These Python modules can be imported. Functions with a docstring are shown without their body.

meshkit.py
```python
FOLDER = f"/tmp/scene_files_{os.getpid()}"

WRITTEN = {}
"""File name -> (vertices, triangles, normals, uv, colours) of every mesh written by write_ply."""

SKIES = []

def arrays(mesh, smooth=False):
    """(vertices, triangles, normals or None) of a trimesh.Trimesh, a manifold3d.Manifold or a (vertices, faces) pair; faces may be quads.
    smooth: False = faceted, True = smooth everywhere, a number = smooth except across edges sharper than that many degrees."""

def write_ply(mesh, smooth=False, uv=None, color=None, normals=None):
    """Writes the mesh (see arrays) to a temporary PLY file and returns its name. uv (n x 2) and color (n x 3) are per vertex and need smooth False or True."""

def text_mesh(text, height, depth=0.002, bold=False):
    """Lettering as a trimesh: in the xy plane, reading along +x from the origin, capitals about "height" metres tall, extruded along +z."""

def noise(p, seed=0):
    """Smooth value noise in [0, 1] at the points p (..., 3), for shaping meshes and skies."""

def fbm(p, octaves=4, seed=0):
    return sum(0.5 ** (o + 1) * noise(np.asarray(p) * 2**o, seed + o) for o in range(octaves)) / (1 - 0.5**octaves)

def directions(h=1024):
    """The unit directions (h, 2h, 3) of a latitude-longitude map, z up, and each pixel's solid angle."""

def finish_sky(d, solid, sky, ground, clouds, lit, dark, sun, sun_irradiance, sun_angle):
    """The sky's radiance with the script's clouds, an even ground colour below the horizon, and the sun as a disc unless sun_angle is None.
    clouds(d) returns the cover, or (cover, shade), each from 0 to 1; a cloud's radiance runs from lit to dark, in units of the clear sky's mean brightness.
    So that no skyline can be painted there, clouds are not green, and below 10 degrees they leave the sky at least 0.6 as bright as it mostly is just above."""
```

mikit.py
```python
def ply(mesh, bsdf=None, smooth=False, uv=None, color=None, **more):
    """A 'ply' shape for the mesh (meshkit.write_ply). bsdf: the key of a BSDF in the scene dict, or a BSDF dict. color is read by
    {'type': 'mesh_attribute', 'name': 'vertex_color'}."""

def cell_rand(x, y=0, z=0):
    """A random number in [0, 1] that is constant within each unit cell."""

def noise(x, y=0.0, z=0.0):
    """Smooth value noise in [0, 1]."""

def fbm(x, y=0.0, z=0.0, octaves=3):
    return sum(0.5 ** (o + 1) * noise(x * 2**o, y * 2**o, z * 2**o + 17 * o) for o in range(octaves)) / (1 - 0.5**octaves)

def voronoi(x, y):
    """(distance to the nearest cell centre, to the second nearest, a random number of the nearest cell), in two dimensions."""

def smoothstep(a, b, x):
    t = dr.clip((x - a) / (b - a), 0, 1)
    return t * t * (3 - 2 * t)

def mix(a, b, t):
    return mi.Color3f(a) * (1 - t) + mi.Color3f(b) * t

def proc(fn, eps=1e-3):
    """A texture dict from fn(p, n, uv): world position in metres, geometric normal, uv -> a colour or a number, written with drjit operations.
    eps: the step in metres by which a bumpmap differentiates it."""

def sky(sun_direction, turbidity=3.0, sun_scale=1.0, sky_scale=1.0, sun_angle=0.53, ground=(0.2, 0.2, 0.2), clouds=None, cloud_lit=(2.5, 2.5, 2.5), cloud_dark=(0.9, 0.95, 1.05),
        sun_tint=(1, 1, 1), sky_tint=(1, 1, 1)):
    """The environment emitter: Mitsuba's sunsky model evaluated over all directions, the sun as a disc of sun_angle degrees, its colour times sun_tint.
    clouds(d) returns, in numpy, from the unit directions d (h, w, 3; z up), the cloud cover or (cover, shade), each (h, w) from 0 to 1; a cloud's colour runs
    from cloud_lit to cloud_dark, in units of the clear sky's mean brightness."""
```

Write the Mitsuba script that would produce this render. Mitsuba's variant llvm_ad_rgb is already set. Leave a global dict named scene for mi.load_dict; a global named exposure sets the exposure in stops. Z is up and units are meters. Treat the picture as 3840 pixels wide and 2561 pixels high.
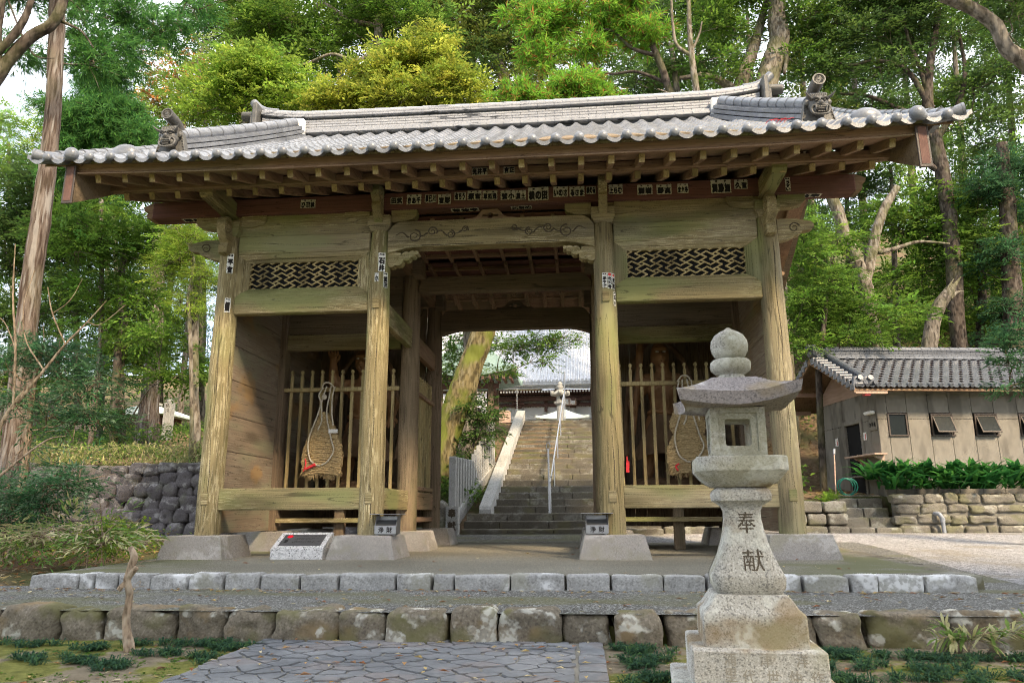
import math, random, glob
import numpy as np, trimesh, drjit as dr, mitsuba as mi, mikit, meshkit
from mikit import noise, fbm, smoothstep, mix, voronoi, cell_rand
from shapely import affinity, union_all, box as sbox
from shapely.geometry import Polygon, LineString, MultiPoint
import shapely

# ---------------------------------------------------------------- camera, light, exposure
T = mi.ScalarTransform4f
scene, labels = {}, {}
exposure = 3.3
CAM = np.array([1.3142, -11.1554, 0.6437])
PITCH, YAW, ROLL = 0.227, 0.0874, -0.0048
_F = np.array([-math.sin(YAW) * math.cos(PITCH), math.cos(YAW) * math.cos(PITCH), math.sin(PITCH)])
_R = np.array([math.cos(YAW), math.sin(YAW), 0.0])
_U = np.cross(_R, _F)
_UP = -_R * math.sin(ROLL) + _U * math.cos(ROLL)
scene['camera'] = dict(type='perspective', fov=2 * math.degrees(math.atan(1920 / 2772.4)), fov_axis='x', near_clip=0.05, far_clip=2000.0,
                       to_world=T().look_at(origin=CAM.tolist(), target=(CAM + _F).tolist(), up=_UP.tolist()))


def cloud_fn(d):
    a = meshkit.fbm(d * np.array([2.0, 2.0, 3.5]) + 3.1, 5, 3)
    cover = np.clip((a - 0.30) / 0.22, 0, 1)
    shade = np.clip((meshkit.fbm(d * 4.0 + 9, 4, 8) - 0.45) * 1.6, 0, 0.5)
    return 0.35 + 0.65 * cover, shade


scene['daylight'] = mikit.sky([0.50, -0.74, 0.70], turbidity=3.0, sun_scale=0.58, sun_angle=10.0, clouds=cloud_fn,
                              cloud_lit=(2.75, 2.85, 3.05), cloud_dark=(1.8, 1.9, 2.1), sun_tint=(1.0, 0.98, 0.94))

rng = np.random.default_rng(7)


# ---------------------------------------------------------------- helpers: scene entries
def fresh(base):
    if base not in scene and base not in labels:
        return base
    i = 1
    while f'{base}_{i:03d}' in scene or f'{base}_{i:03d}' in labels:
        i += 1
    return f'{base}_{i:03d}'


_cnt = {}


def newkey(base):
    n = _cnt.get(base, 0)
    _cnt[base] = n + 1
    return base if n == 0 else f'{base}_{n:03d}'


def thing(name, label, cat, group=None, kind=None):
    k = newkey(name)
    labels[k] = {'label': label, 'category': cat}
    if group:
        labels[k]['group'] = group
    if kind:
        labels[k]['kind'] = kind
    return k


def put(name, mesh, bsdf, parent=None, smooth=False, color=None, at=None, label=None, kind=None, uv=None):
    k = newkey(name if parent is None else parent + '__' + name)
    d = mikit.ply(mesh, bsdf, smooth=smooth, color=color, uv=uv)
    if at is not None:
        d['to_world'] = at
    scene[k] = d
    if label or kind:
        labels.setdefault(k, {})
        if label:
            labels[k]['label'] = label
        if kind:
            labels[k]['kind'] = kind
    return k


def copy(src, name, parent, at=None, label=None, bsdf=None):
    k = newkey(name if parent is None else parent + '__' + name)
    d = {**scene[src]}
    if at is not None:
        d['to_world'] = at
    if bsdf:
        d['bsdf'] = {'type': 'ref', 'id': bsdf}
    scene[k] = d
    if label:
        labels[k] = {'label': label}
    return k


def solo(name, mesh, bsdf, label, cat, group=None, kind=None, smooth=False, color=None):
    k = put(name, mesh, bsdf, smooth=smooth, color=color)
    labels[k] = {'label': label, 'category': cat}
    if group:
        labels[k]['group'] = group
    if kind:
        labels[k]['kind'] = kind
    return k


def struct(name, mesh, bsdf, label, smooth=False, color=None):
    k = put(name, mesh, bsdf, smooth=smooth, color=color)
    labels[k] = {'label': label, 'kind': 'structure'}
    return k


# ---------------------------------------------------------------- helpers: meshes as (vertices, triangles)
def join(parts):
    vs, fs, n = [], [], 0
    for v, f in parts:
        vs.append(np.asarray(v, float)); fs.append(np.asarray(f, int) + n); n += len(v)
    return np.vstack(vs), np.vstack(fs)


def tri(m):
    return np.array(m.vertices), np.array(m.faces)


def _cb_pattern():
    h = np.array([1.0, 1.3, 1.7]); b = 0.2; pts = []
    for sx in (-1, 1):
        for sy in (-1, 1):
            for sz in (-1, 1):
                s = np.array([sx, sy, sz])
                for a in range(3):
                    e = h - b; e[a] = h[a]
                    pts.append(s * e)
    pts = np.array(pts)
    hull = trimesh.Trimesh(pts, trimesh.convex.convex_hull(pts).faces, process=False) if False else None
    from scipy.spatial import ConvexHull
    H = ConvexHull(pts); f = H.simplices.copy()
    for i, t in enumerate(f):
        n = np.cross(pts[t[1]] - pts[t[0]], pts[t[2]] - pts[t[0]])
        if n @ pts[t[0]] < 0:
            f[i] = t[::-1]
    return f


_CBF = _cb_pattern()


def box(x0, x1, y0, y1, z0, z1, b=0.008):
    c = np.array([x0 + x1, y0 + y1, z0 + z1]) / 2; h = np.abs(np.array([x1 - x0, y1 - y0, z1 - z0])) / 2
    b = min(b, h.min() * 0.45); pts = []
    for sx in (-1, 1):
        for sy in (-1, 1):
            for sz in (-1, 1):
                s = np.array([sx, sy, sz])
                for a in range(3):
                    e = h - b; e[a] = h[a]
                    pts.append(c + s * e)
    return np.array(pts), _CBF


def rot(mesh, axis, ang, about=(0, 0, 0)):
    v, f = mesh
    M = trimesh.transformations.rotation_matrix(ang, axis, about)
    return v @ M[:3, :3].T + M[:3, 3], f


def move(mesh, d):
    return np.asarray(mesh[0]) + np.asarray(d, float), mesh[1]


def scl(mesh, s):
    return np.asarray(mesh[0]) * np.asarray(s, float), mesh[1]


def beam(a, b, w, h, bev=0.008, up=(0, 0, 1)):
    """A chamfered bar of width w and height h from a to b."""
    a, b = np.asarray(a, float), np.asarray(b, float); d = b - a; L = np.linalg.norm(d); d /= L
    s = np.cross(d, up); s /= np.linalg.norm(s); u = np.cross(s, d)
    v, f = box(0, L, -w / 2, w / 2, -h / 2, h / 2, bev)
    return a + v[:, :1] * d - v[:, 1:2] * s + v[:, 2:3] * u, f


def tube(path, radii, sides=8, cap=True, wob=0.0, seed=0, up=None):
    p = np.asarray(path, float); n = len(p)
    r = np.broadcast_to(np.asarray(radii, float), (n,))
    t = np.gradient(p, axis=0); t /= np.linalg.norm(t, axis=1, keepdims=True) + 1e-12
    ref = np.array([1.0, 0, 0]) if abs(t[:, 0]).max() < 0.8 else np.array([0, 1.0, 0]) if abs(t[:, 1]).max() < 0.8 else np.array([0.3, 0.5, 0.81])
    a = np.cross(t, ref); a /= np.linalg.norm(a, axis=1, keepdims=True) + 1e-12
    b = np.cross(t, a); ang = np.arange(sides) * 2 * np.pi / sides
    rr = np.repeat(r[:, None], sides, 1)
    if wob:
        q = p[:, None] + rr[..., None] * (np.cos(ang)[None, :, None] * a[:, None] + np.sin(ang)[None, :, None] * b[:, None])
        rr = rr * (1 + wob * (meshkit.fbm(q * 2.2 / max(r.mean() * 4, 0.2) + seed * 7.3, 3, seed) - 0.5) * 2)
    v = p[:, None] + rr[..., None] * (np.cos(ang)[None, :, None] * a[:, None] + np.sin(ang)[None, :, None] * b[:, None])
    v = v.reshape(-1, 3)
    i, j = np.meshgrid(np.arange(n - 1), np.arange(sides), indexing='ij')
    q = np.stack([i * sides + j, i * sides + (j + 1) % sides, (i + 1) * sides + (j + 1) % sides, (i + 1) * sides + j], -1).reshape(-1, 4)
    f = np.vstack([q[:, [0, 1, 2]], q[:, [0, 2, 3]]])
    if cap:
        v = np.vstack([v, p[0], p[-1]]); k = np.arange(sides)
        f = np.vstack([f, np.stack([np.full(sides, n * sides), (k + 1) % sides, k], 1),
                       np.stack([np.full(sides, n * sides + 1), (n - 1) * sides + k, (n - 1) * sides + (k + 1) % sides], 1)])
    # outward orientation
    c = v[f[:len(q) * 2]].mean(1); nn = np.cross(v[f[:len(q) * 2, 1]] - v[f[:len(q) * 2, 0]], v[f[:len(q) * 2, 2]] - v[f[:len(q) * 2, 0]])
    idx = np.concatenate([i.ravel(), i.ravel()])
    if ((c - (p[idx] + p[np.minimum(idx + 1, n - 1)]) / 2) * nn).sum() < 0:
        f = f[:, ::-1]
    return v, f


def spline(pts, n=12):
    """Catmull-Rom through points."""
    P = np.asarray(pts, float); P = np.vstack([2 * P[0] - P[1], P, 2 * P[-1] - P[-2]]); out = []
    for i in range(1, len(P) - 2):
        t = np.linspace(0, 1, n, endpoint=False)[:, None]
        a, b, c, d = P[i - 1], P[i], P[i + 1], P[i + 2]
        out.append(0.5 * (2 * b + (c - a) * t + (2 * a - 5 * b + 4 * c - d) * t**2 + (3 * b - a - 3 * c + d) * t**3))
    out.append(P[-2][None])
    return np.vstack(out)


def lathe(prof, n=24, c=(0, 0, 0)):
    P = np.asarray(prof, float); m = len(P); a = np.arange(n) * 2 * np.pi / n
    v = np.stack([P[:, None, 0] * np.cos(a), P[:, None, 0] * np.sin(a), np.repeat(P[:, None, 1], n, 1)], -1).reshape(-1, 3) + c
    i, j = np.meshgrid(np.arange(m - 1), np.arange(n), indexing='ij')
    q = np.stack([i * n + j, i * n + (j + 1) % n, (i + 1) * n + (j + 1) % n, (i + 1) * n + j], -1).reshape(-1, 4)
    return v, np.vstack([q[:, [0, 1, 2]], q[:, [0, 2, 3]]])


def loft(rings, cap=True):
    """Skin through rings (m, n, 3) of equal count, counter-clockwise seen from the end."""
    R = np.asarray(rings, float); m, n = R.shape[:2]; v = R.reshape(-1, 3)
    i, j = np.meshgrid(np.arange(m - 1), np.arange(n), indexing='ij')
    q = np.stack([i * n + j, i * n + (j + 1) % n, (i + 1) * n + (j + 1) % n, (i + 1) * n + j], -1).reshape(-1, 4)
    f = [q[:, [0, 1, 2]], q[:, [0, 2, 3]]]
    if cap:
        v = np.vstack([v, R[0].mean(0), R[-1].mean(0)]); k = np.arange(n)
        f += [np.stack([np.full(n, m * n), (k + 1) % n, k], 1), np.stack([np.full(n, m * n + 1), (m - 1) * n + k, (m - 1) * n + (k + 1) % n], 1)]
    return v, np.vstack(f)


def prism(poly, axis, a, b):
    """Polygon (2-d points or shapely) extruded along axis from a to b. axis 'y': points are (x, z); 'x': (y, z); 'z': (x, y)."""
    if not hasattr(poly, 'exterior') and not hasattr(poly, 'geoms'):
        poly = Polygon(poly)
    if not poly.is_valid:
        poly = poly.buffer(0)
    ms = []
    for g in getattr(poly, 'geoms', [poly]):
        if g.geom_type != 'Polygon' or g.area < 1e-9:
            continue
        v, f = tri(trimesh.creation.extrude_polygon(g, b - a, engine='earcut'))
        ms.append((v, f))
    v, f = join(ms)
    z = v[:, 2] + a
    if axis == 'y':
        return np.stack([v[:, 0], z, v[:, 1]], 1), f[:, ::-1]
    if axis == 'x':
        return np.stack([z, v[:, 0], v[:, 1]], 1), f
    return np.stack([v[:, 0], v[:, 1], z], 1), f


def grid(x, y, zf):
    X, Y = np.meshgrid(x, y); Z = zf(X, Y) if callable(zf) else zf
    v = np.stack([X, Y, Z], -1).reshape(-1, 3); w = len(x); h = len(y)
    i, j = np.meshgrid(np.arange(h - 1), np.arange(w - 1), indexing='ij'); a = i * w + j
    q = np.stack([a, a + 1, a + w + 1, a + w], -1).reshape(-1, 4)
    return v, np.vstack([q[:, [0, 1, 2]], q[:, [0, 2, 3]]])


_ICO = {k: tri(trimesh.creation.icosphere(subdivisions=k)) for k in (1, 2, 3)}


def blob(c, r, sub=2, power=1.0, amp=0.12, seed=0, freq=1.6):
    """A rounded stone: icosphere pushed towards a box by power < 1 and displaced by noise."""
    v, f = _ICO[sub]
    u = np.sign(v) * np.abs(v) ** power; u = u / np.abs(u).max(1, keepdims=True) * np.linalg.norm(v, axis=1, keepdims=True) * 0.5 + u * 0.5 if power < 1 else v
    d = 1 + amp * (meshkit.fbm(v * freq + seed * 3.7, 3, seed) - 0.5) * 2
    return u * d[:, None] * np.asarray(r) + np.asarray(c), f


def block(x0, x1, y0, y1, z0, z1, seed=0, amp=0.02, sub=3, rnd=0.12):
    """A rough hewn block."""
    n = sub; g = np.linspace(-1, 1, n + 1)
    m = trimesh.creation.box((2, 2, 2)); v, f = tri(m)
    m = trimesh.Trimesh(v, f)
    for _ in range(n):
        m = m.subdivide()
    v, f = np.array(m.vertices), np.array(m.faces)
    h = np.array([x1 - x0, y1 - y0, z1 - z0]) / 2; c = np.array([x0 + x1, y0 + y1, z0 + z1]) / 2
    r = rnd * h.min() * 2; p = v * h
    inner = np.clip(p, -(h - r), h - r); d = p - inner; L = np.linalg.norm(d, axis=1, keepdims=True)
    p = np.where(L > 1e-9, inner + d / np.maximum(L, 1e-9) * np.minimum(L, r), p)
    q = p + c
    nn = np.stack([meshkit.fbm(q * 5 + 11 * k + seed * 5.1, 3, seed + k) - 0.5 for k in range(3)], -1)
    return q + nn * 2 * amp, f


# lettering: one glyph outline from the open CJK font that ships with the renderer's host, as flat polygons
_GL = {}


def glyph(ch, res=40, bold=1):
    if (ch, res, bold) in _GL:
        return _GL[(ch, res, bold)]
    from PIL import Image, ImageDraw, ImageFont
    fs = glob.glob('/opt/blender-*/*/datafiles/fonts/Noto Sans CJK Regular.woff2') or glob.glob('/opt/blender-*/*/datafiles/fonts/Inter.woff2')
    font = ImageFont.truetype(fs[0], res)
    im = Image.new('L', (res * 2, res * 2))
    ImageDraw.Draw(im).text((res * 0.5, res * 1.4), ch, 255, font, anchor='ls', stroke_width=bold)
    on = np.pad(np.asarray(im) > 110, ((0, 0), (1, 1))).astype(np.int8)
    r, s = np.nonzero(np.diff(on, axis=1) == 1); e = np.nonzero(np.diff(on, axis=1) == -1)[1]
    if len(r) == 0:
        return None
    g = union_all(sbox(s, -r - 1, e, -r)).buffer(0.5).buffer(-0.5).simplify(0.55)
    x0, y0, x1, y1 = g.bounds
    g = affinity.translate(g, -(x0 + x1) / 2, -(y0 + y1) / 2); k = 1.0 / max(x1 - x0, y1 - y0, res * 0.6)
    g = affinity.scale(g, k, k, origin=(0, 0))
    _GL[(ch, res, bold)] = g
    return g


def text_poly(cells, res=40, bold=1):
    """cells: list of (char, cx, cy, w, h) -> one polygon."""
    out = []
    for ch, cx, cy, w, h in cells:
        g = glyph(ch, res, bold)
        if g is not None:
            out.append(affinity.translate(affinity.scale(g, w, h, origin=(0, 0)), cx, cy))
    return union_all(out)
# ---------------------------------------------------------------- materials
def C3(c):
    return mi.Color3f(*[float(x) for x in c])


def principled(fn, rough=0.7, spec=0.3, bump=None, bs=0.002, eps=2e-3, **kw):
    b = dict(type='principled', base_color=mikit.proc(fn) if callable(fn) else dict(type='rgb', value=list(fn)), roughness=rough, specular=spec, **kw)
    if bump is not None:
        b = dict(type='bumpmap', arbitrary=mikit.proc(bump, eps), scale=bs, bsdf=b) if False else {'type': 'bumpmap', 'tex': mikit.proc(bump, eps), 'scale': bs, 'nested': b}
    return dict(type='twosided', bsdf=b)


def wood(axis, c_dark, c_mid, c_light, moss=(0.10, 0.12, 0.05), moss_amt=0.5, fleck=0.5, sc=1.0, patch=None):
    ax = 'xyz'.index(axis)

    def coords(p):
        q = [p.x, p.y, p.z]; L = q[ax]; a, b = [q[i] for i in range(3) if i != ax]
        return L, a, b

    def fn(p, n, uv):
        L, a, b = coords(p)
        w = 0.06 * noise(L * 1.3, a * 2.0, b * 2.0)
        g = fbm(L * 1.6 * sc, (a + w) * 75 * sc, (b + w) * 75 * sc, 3)
        big = fbm(L * 0.7 + 3, a * 1.7, b * 1.7, 3)
        c = mix(c_dark, c_mid, 0.45 + 0.55 * smoothstep(0.25, 0.65, g)) * (0.85 + 0.3 * big)
        fl = smoothstep(0.52, 0.68, fbm(L * 7.0 * sc, a * 66 * sc, b * 66 * sc, 3)) * smoothstep(0.40, 0.62, big)
        c = mix(c, C3(c_light), fl * fleck)
        ms = smoothstep(0.48, 0.70, fbm(L * 0.9 + 11, a * 2.2, b * 2.2 + 5, 3)) * moss_amt
        c = mix(c, C3(moss), ms)
        if patch is not None:
            c = mix(c, C3(patch), smoothstep(0.52, 0.66, fbm(p.x * 1.1 + 7, p.y * 1.3 + 1, p.z * 1.5, 4)) * 0.7)
        c = mix(c, C3((0.30, 0.275, 0.225)), smoothstep(0.58, 0.74, fbm(L * 0.5 + 21, a * 1.4 + 3, b * 1.4, 3)) * 0.35 * fleck)
        c = c * (1 - 0.42 * smoothstep(0.52, 0.74, fbm(L * 0.8 + 41, a * 2.6 + 3, b * 2.6, 4)))
        crack = smoothstep(0.022, 0.0, dr.abs(noise(L * 0.7, a * 20 + 5, b * 20) - 0.5)) * 0.55
        return c * (1 - crack)

    def bp(p, n, uv):
        L, a, b = coords(p)
        return fbm(L * 3.0 * sc, a * 55 * sc, b * 55 * sc, 2)
    return principled(fn, 0.78, 0.2)


OLD = ((0.088, 0.068, 0.030), (0.272, 0.220, 0.112), (0.50, 0.43, 0.27))
for a in 'xyz':
    scene['old_wood_' + a] = wood(a, *OLD, moss=(0.20, 0.215, 0.080), moss_amt=0.75, fleck=0.75)
RED = ((0.13, 0.080, 0.050), (0.27, 0.172, 0.108), (0.40, 0.30, 0.19))
for a in 'xy':
    scene['eave_wood_' + a] = wood(a, *RED, moss=(0.15, 0.13, 0.06), moss_amt=0.45, fleck=0.3)
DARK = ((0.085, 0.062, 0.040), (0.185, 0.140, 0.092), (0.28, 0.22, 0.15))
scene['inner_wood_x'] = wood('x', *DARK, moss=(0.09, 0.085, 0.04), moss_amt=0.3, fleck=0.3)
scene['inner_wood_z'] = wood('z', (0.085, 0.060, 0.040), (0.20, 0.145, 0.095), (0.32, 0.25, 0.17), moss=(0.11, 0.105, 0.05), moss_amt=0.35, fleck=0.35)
scene['plank_wood'] = wood('y', (0.15, 0.115, 0.08), (0.25, 0.195, 0.14), (0.36, 0.33, 0.25), moss=(0.235, 0.235, 0.15), moss_amt=0.65, fleck=0.4, sc=0.8, patch=(0.32, 0.20, 0.085))
scene['picket_wood'] = wood('z', (0.22, 0.16, 0.075), (0.40, 0.31, 0.15), (0.56, 0.46, 0.26), moss=(0.20, 0.19, 0.08), moss_amt=0.3)
scene['red_beam'] = wood('x', (0.08, 0.036, 0.028), (0.155, 0.070, 0.054), (0.15, 0.10, 0.07), moss_amt=0.1, fleck=0.2)


def tile_fn(c0, c1, c2):
    def fn(p, n, uv):
        a = fbm(p.x * 3.1, p.y * 3.1, p.z * 3.1, 3)
        s = smoothstep(0.55, 0.75, fbm(p.x * 14, p.y * 14, p.z * 14, 3))
        v = cell_rand(dr.floor(p.x * 4.0), dr.floor(p.z * 16), dr.floor(p.y * 3.4))
        return mix(c0, c1, a) * (0.85 + 0.3 * v) * (1 - 0.25 * s) + C3(c2) * s * 0.06
    return fn


scene['roof_tile'] = principled(tile_fn((0.105, 0.115, 0.132), (0.195, 0.208, 0.232), (0.5, 0.5, 0.5)), 0.36, 0.55)


def ridge_fn(p, n, uv):
    a = fbm(p.x * 2.1, p.y * 3.1, p.z * 9.1, 3)
    bare = smoothstep(0.57, 0.62, fbm(p.x * 3.3, p.y * 4.0, p.z * 17, 4)) * smoothstep(0.46, 0.6, noise(p.x * 0.9 + 4, p.z * 2.0, 0))
    return mix(mix((0.20, 0.207, 0.225), (0.32, 0.328, 0.35), a), C3((0.06, 0.064, 0.072)), bare)


scene['ridge_tile'] = principled(ridge_fn, 0.42, 0.5)
scene['oni_tile'] = principled(tile_fn((0.060, 0.060, 0.057), (0.115, 0.112, 0.105), (0.5, 0.5, 0.4)), 0.5, 0.4)
scene['dark_tile'] = principled(tile_fn((0.062, 0.068, 0.078), (0.115, 0.122, 0.138), (0.4, 0.4, 0.4)), 0.36, 0.6)


def stone(c0, c1, speck=60, samt=0.35, lich=None, lamt=0.5, lsc=4.0, moss=None, mamt=0.5, msc=3.0, rust=None, sp_dark=0.3, cells=None):
    def fn(p, n, uv):
        c = mix(c0, c1, fbm(p.x * 2.6, p.y * 2.6, p.z * 2.6, 3))
        if cells:
            c = c * (0.8 + 0.4 * noise(p.x * cells + 0.5, p.y * cells, p.z * cells))
        qx, qy, qz = p.x * 0.80 + p.y * 0.36 + p.z * 0.48, p.y * 0.80 - p.x * 0.60, p.z * 0.80 - p.x * 0.29 - p.y * 0.53
        k = speck * 1.9
        s = 0.6 * noise(qx * k, qy * k, qz * k) + 0.4 * noise(qy * k * 0.53 + 7, qz * k * 0.53, qx * k * 0.53)
        c = c * (1 - sp_dark * smoothstep(0.56, 0.70, s)) * (1 + samt * smoothstep(0.44, 0.28, s))
        if rust is not None:
            c = mix(c, C3(rust), 0.75 * smoothstep(0.52, 0.72, fbm(p.x * 3.7 + 31, p.y * 3.7, p.z * 3.7, 4)))
        if moss is not None:
            c = mix(c, C3(moss), mamt * smoothstep(0.5, 0.68, fbm(p.x * msc + 5, p.y * msc, p.z * msc + 3, 4)))
        if lich is not None:
            c = mix(c, C3(lich), lamt * smoothstep(0.56, 0.66, fbm(p.x * lsc + 17, p.y * lsc, p.z * lsc, 4)) * (0.35 + 0.65 * smoothstep(0.38, 0.56, fbm(qx * 26, qy * 26, qz * 26, 2))))
        return c

    def bp(p, n, uv):
        return fbm(p.x * 19 + p.y * 8, p.y * 19 - p.z * 8, p.z * 19 + p.x * 6, 4)
    return principled(fn, 0.85, 0.25, bp, 0.006, 2e-3)


scene['granite_old'] = stone((0.240, 0.228, 0.196), (0.368, 0.360, 0.328), 85, 0.35, lich=(0.55, 0.56, 0.50), lamt=0.35, lsc=6, rust=(0.17, 0.115, 0.05), moss=(0.22, 0.21, 0.12), mamt=0.5, sp_dark=0.45)
scene['granite_roof'] = stone((0.150, 0.131, 0.128), (0.247, 0.225, 0.217), 85, 0.3, lich=(0.62, 0.61, 0.58), lamt=0.5, lsc=4.5, rust=(0.20, 0.15, 0.07), sp_dark=0.45)
scene['granite_new'] = stone((0.425, 0.425, 0.425), (0.527, 0.527, 0.527), 70, 0.35, sp_dark=0.85)
scene['carved_dark'] = principled((0.07, 0.057, 0.04), 0.9, 0.1)  # dark colour stands for the shade inside cut lines
scene['footing_concrete'] = stone((0.192, 0.180, 0.164), (0.288, 0.268, 0.248), 90, 0.3, lich=(0.50, 0.48, 0.46), lamt=0.4, lsc=3.0, moss=(0.20, 0.19, 0.13), mamt=0.5, sp_dark=0.3)
scene['kerb_rock'] = stone((0.211, 0.207, 0.195), (0.335, 0.328, 0.312), 40, 0.3, lich=(0.66, 0.66, 0.65), lamt=0.7, lsc=3.1, moss=(0.22, 0.21, 0.14), mamt=0.4)
scene['step_rock'] = stone((0.081, 0.067, 0.046), (0.195, 0.166, 0.125), 40, 0.35, lich=(0.46, 0.45, 0.39), lamt=0.7, lsc=6.5, moss=(0.115, 0.110, 0.04), mamt=0.7, rust=(0.20, 0.14, 0.07))
scene['boulder_rock'] = stone((0.053, 0.048, 0.049), (0.123, 0.111, 0.111), 40, 0.25, lich=(0.42, 0.41, 0.39), lamt=0.35, lsc=5, moss=(0.13, 0.14, 0.07), mamt=0.25, cells=1.7)
scene['wall_rock'] = stone((0.124, 0.115, 0.093), (0.211, 0.195, 0.164), 40, 0.25, lich=(0.44, 0.44, 0.39), lamt=0.5, lsc=4, moss=(0.13, 0.13, 0.06), mamt=0.55, cells=2.0)
scene['stair_stone'] = stone((0.075, 0.067, 0.050), (0.150, 0.134, 0.106), 50, 0.2, lich=(0.40, 0.40, 0.36), lamt=0.3, lsc=4, moss=(0.13, 0.12, 0.06), mamt=0.6)
scene['pale_stone'] = stone((0.288, 0.288, 0.272), (0.400, 0.392, 0.368), 60, 0.2, lich=(0.22, 0.22, 0.19), lamt=0.5, lsc=3)


def flag_fn(p, n, uv):
    v = noise(p.x * 3.1 + 3, p.y * 4.3, 0); w = noise(p.x * 4.7, p.y * 5.9 + 9, 2)
    c = mix(mix((0.098, 0.104, 0.112), (0.185, 0.188, 0.192), v), C3((0.165, 0.150, 0.146)), smoothstep(0.55, 0.75, w) * 0.7)
    return c * (0.82 + 0.36 * fbm(p.x * 22, p.y * 22, 0, 3))


scene['flag_slate'] = principled(flag_fn, 0.6, 0.35, lambda p, n, uv: fbm(p.x * 25, p.y * 25, p.z * 25, 3), 0.006)
scene['mortar'] = principled(lambda p, n, uv: mix((0.12, 0.115, 0.10), (0.20, 0.19, 0.165), fbm(p.x * 9, p.y * 9, p.z * 9, 3)), 0.9, 0.1)


def asph_fn(p, n, uv):
    s = noise(p.x * 75, p.y * 75, 1); m = fbm(p.x * 0.9, p.y * 1.6, 4, 4)
    c = mix((0.064, 0.061, 0.052), (0.112, 0.107, 0.094), m)
    c = mix(c, C3((0.30, 0.30, 0.29)), smoothstep(0.62, 0.75, s) * 0.7) * (1 - 0.4 * smoothstep(0.35, 0.2, s))
    return mix(c, C3((0.10, 0.098, 0.045)), smoothstep(0.52, 0.7, fbm(p.x * 0.7 + 5, p.y * 1.9, 9, 4)) * 0.6)


scene['asphalt_old'] = principled(asph_fn, 0.85, 0.25, lambda p, n, uv: noise(p.x * 70, p.y * 70, p.z * 70), 0.006)


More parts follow.
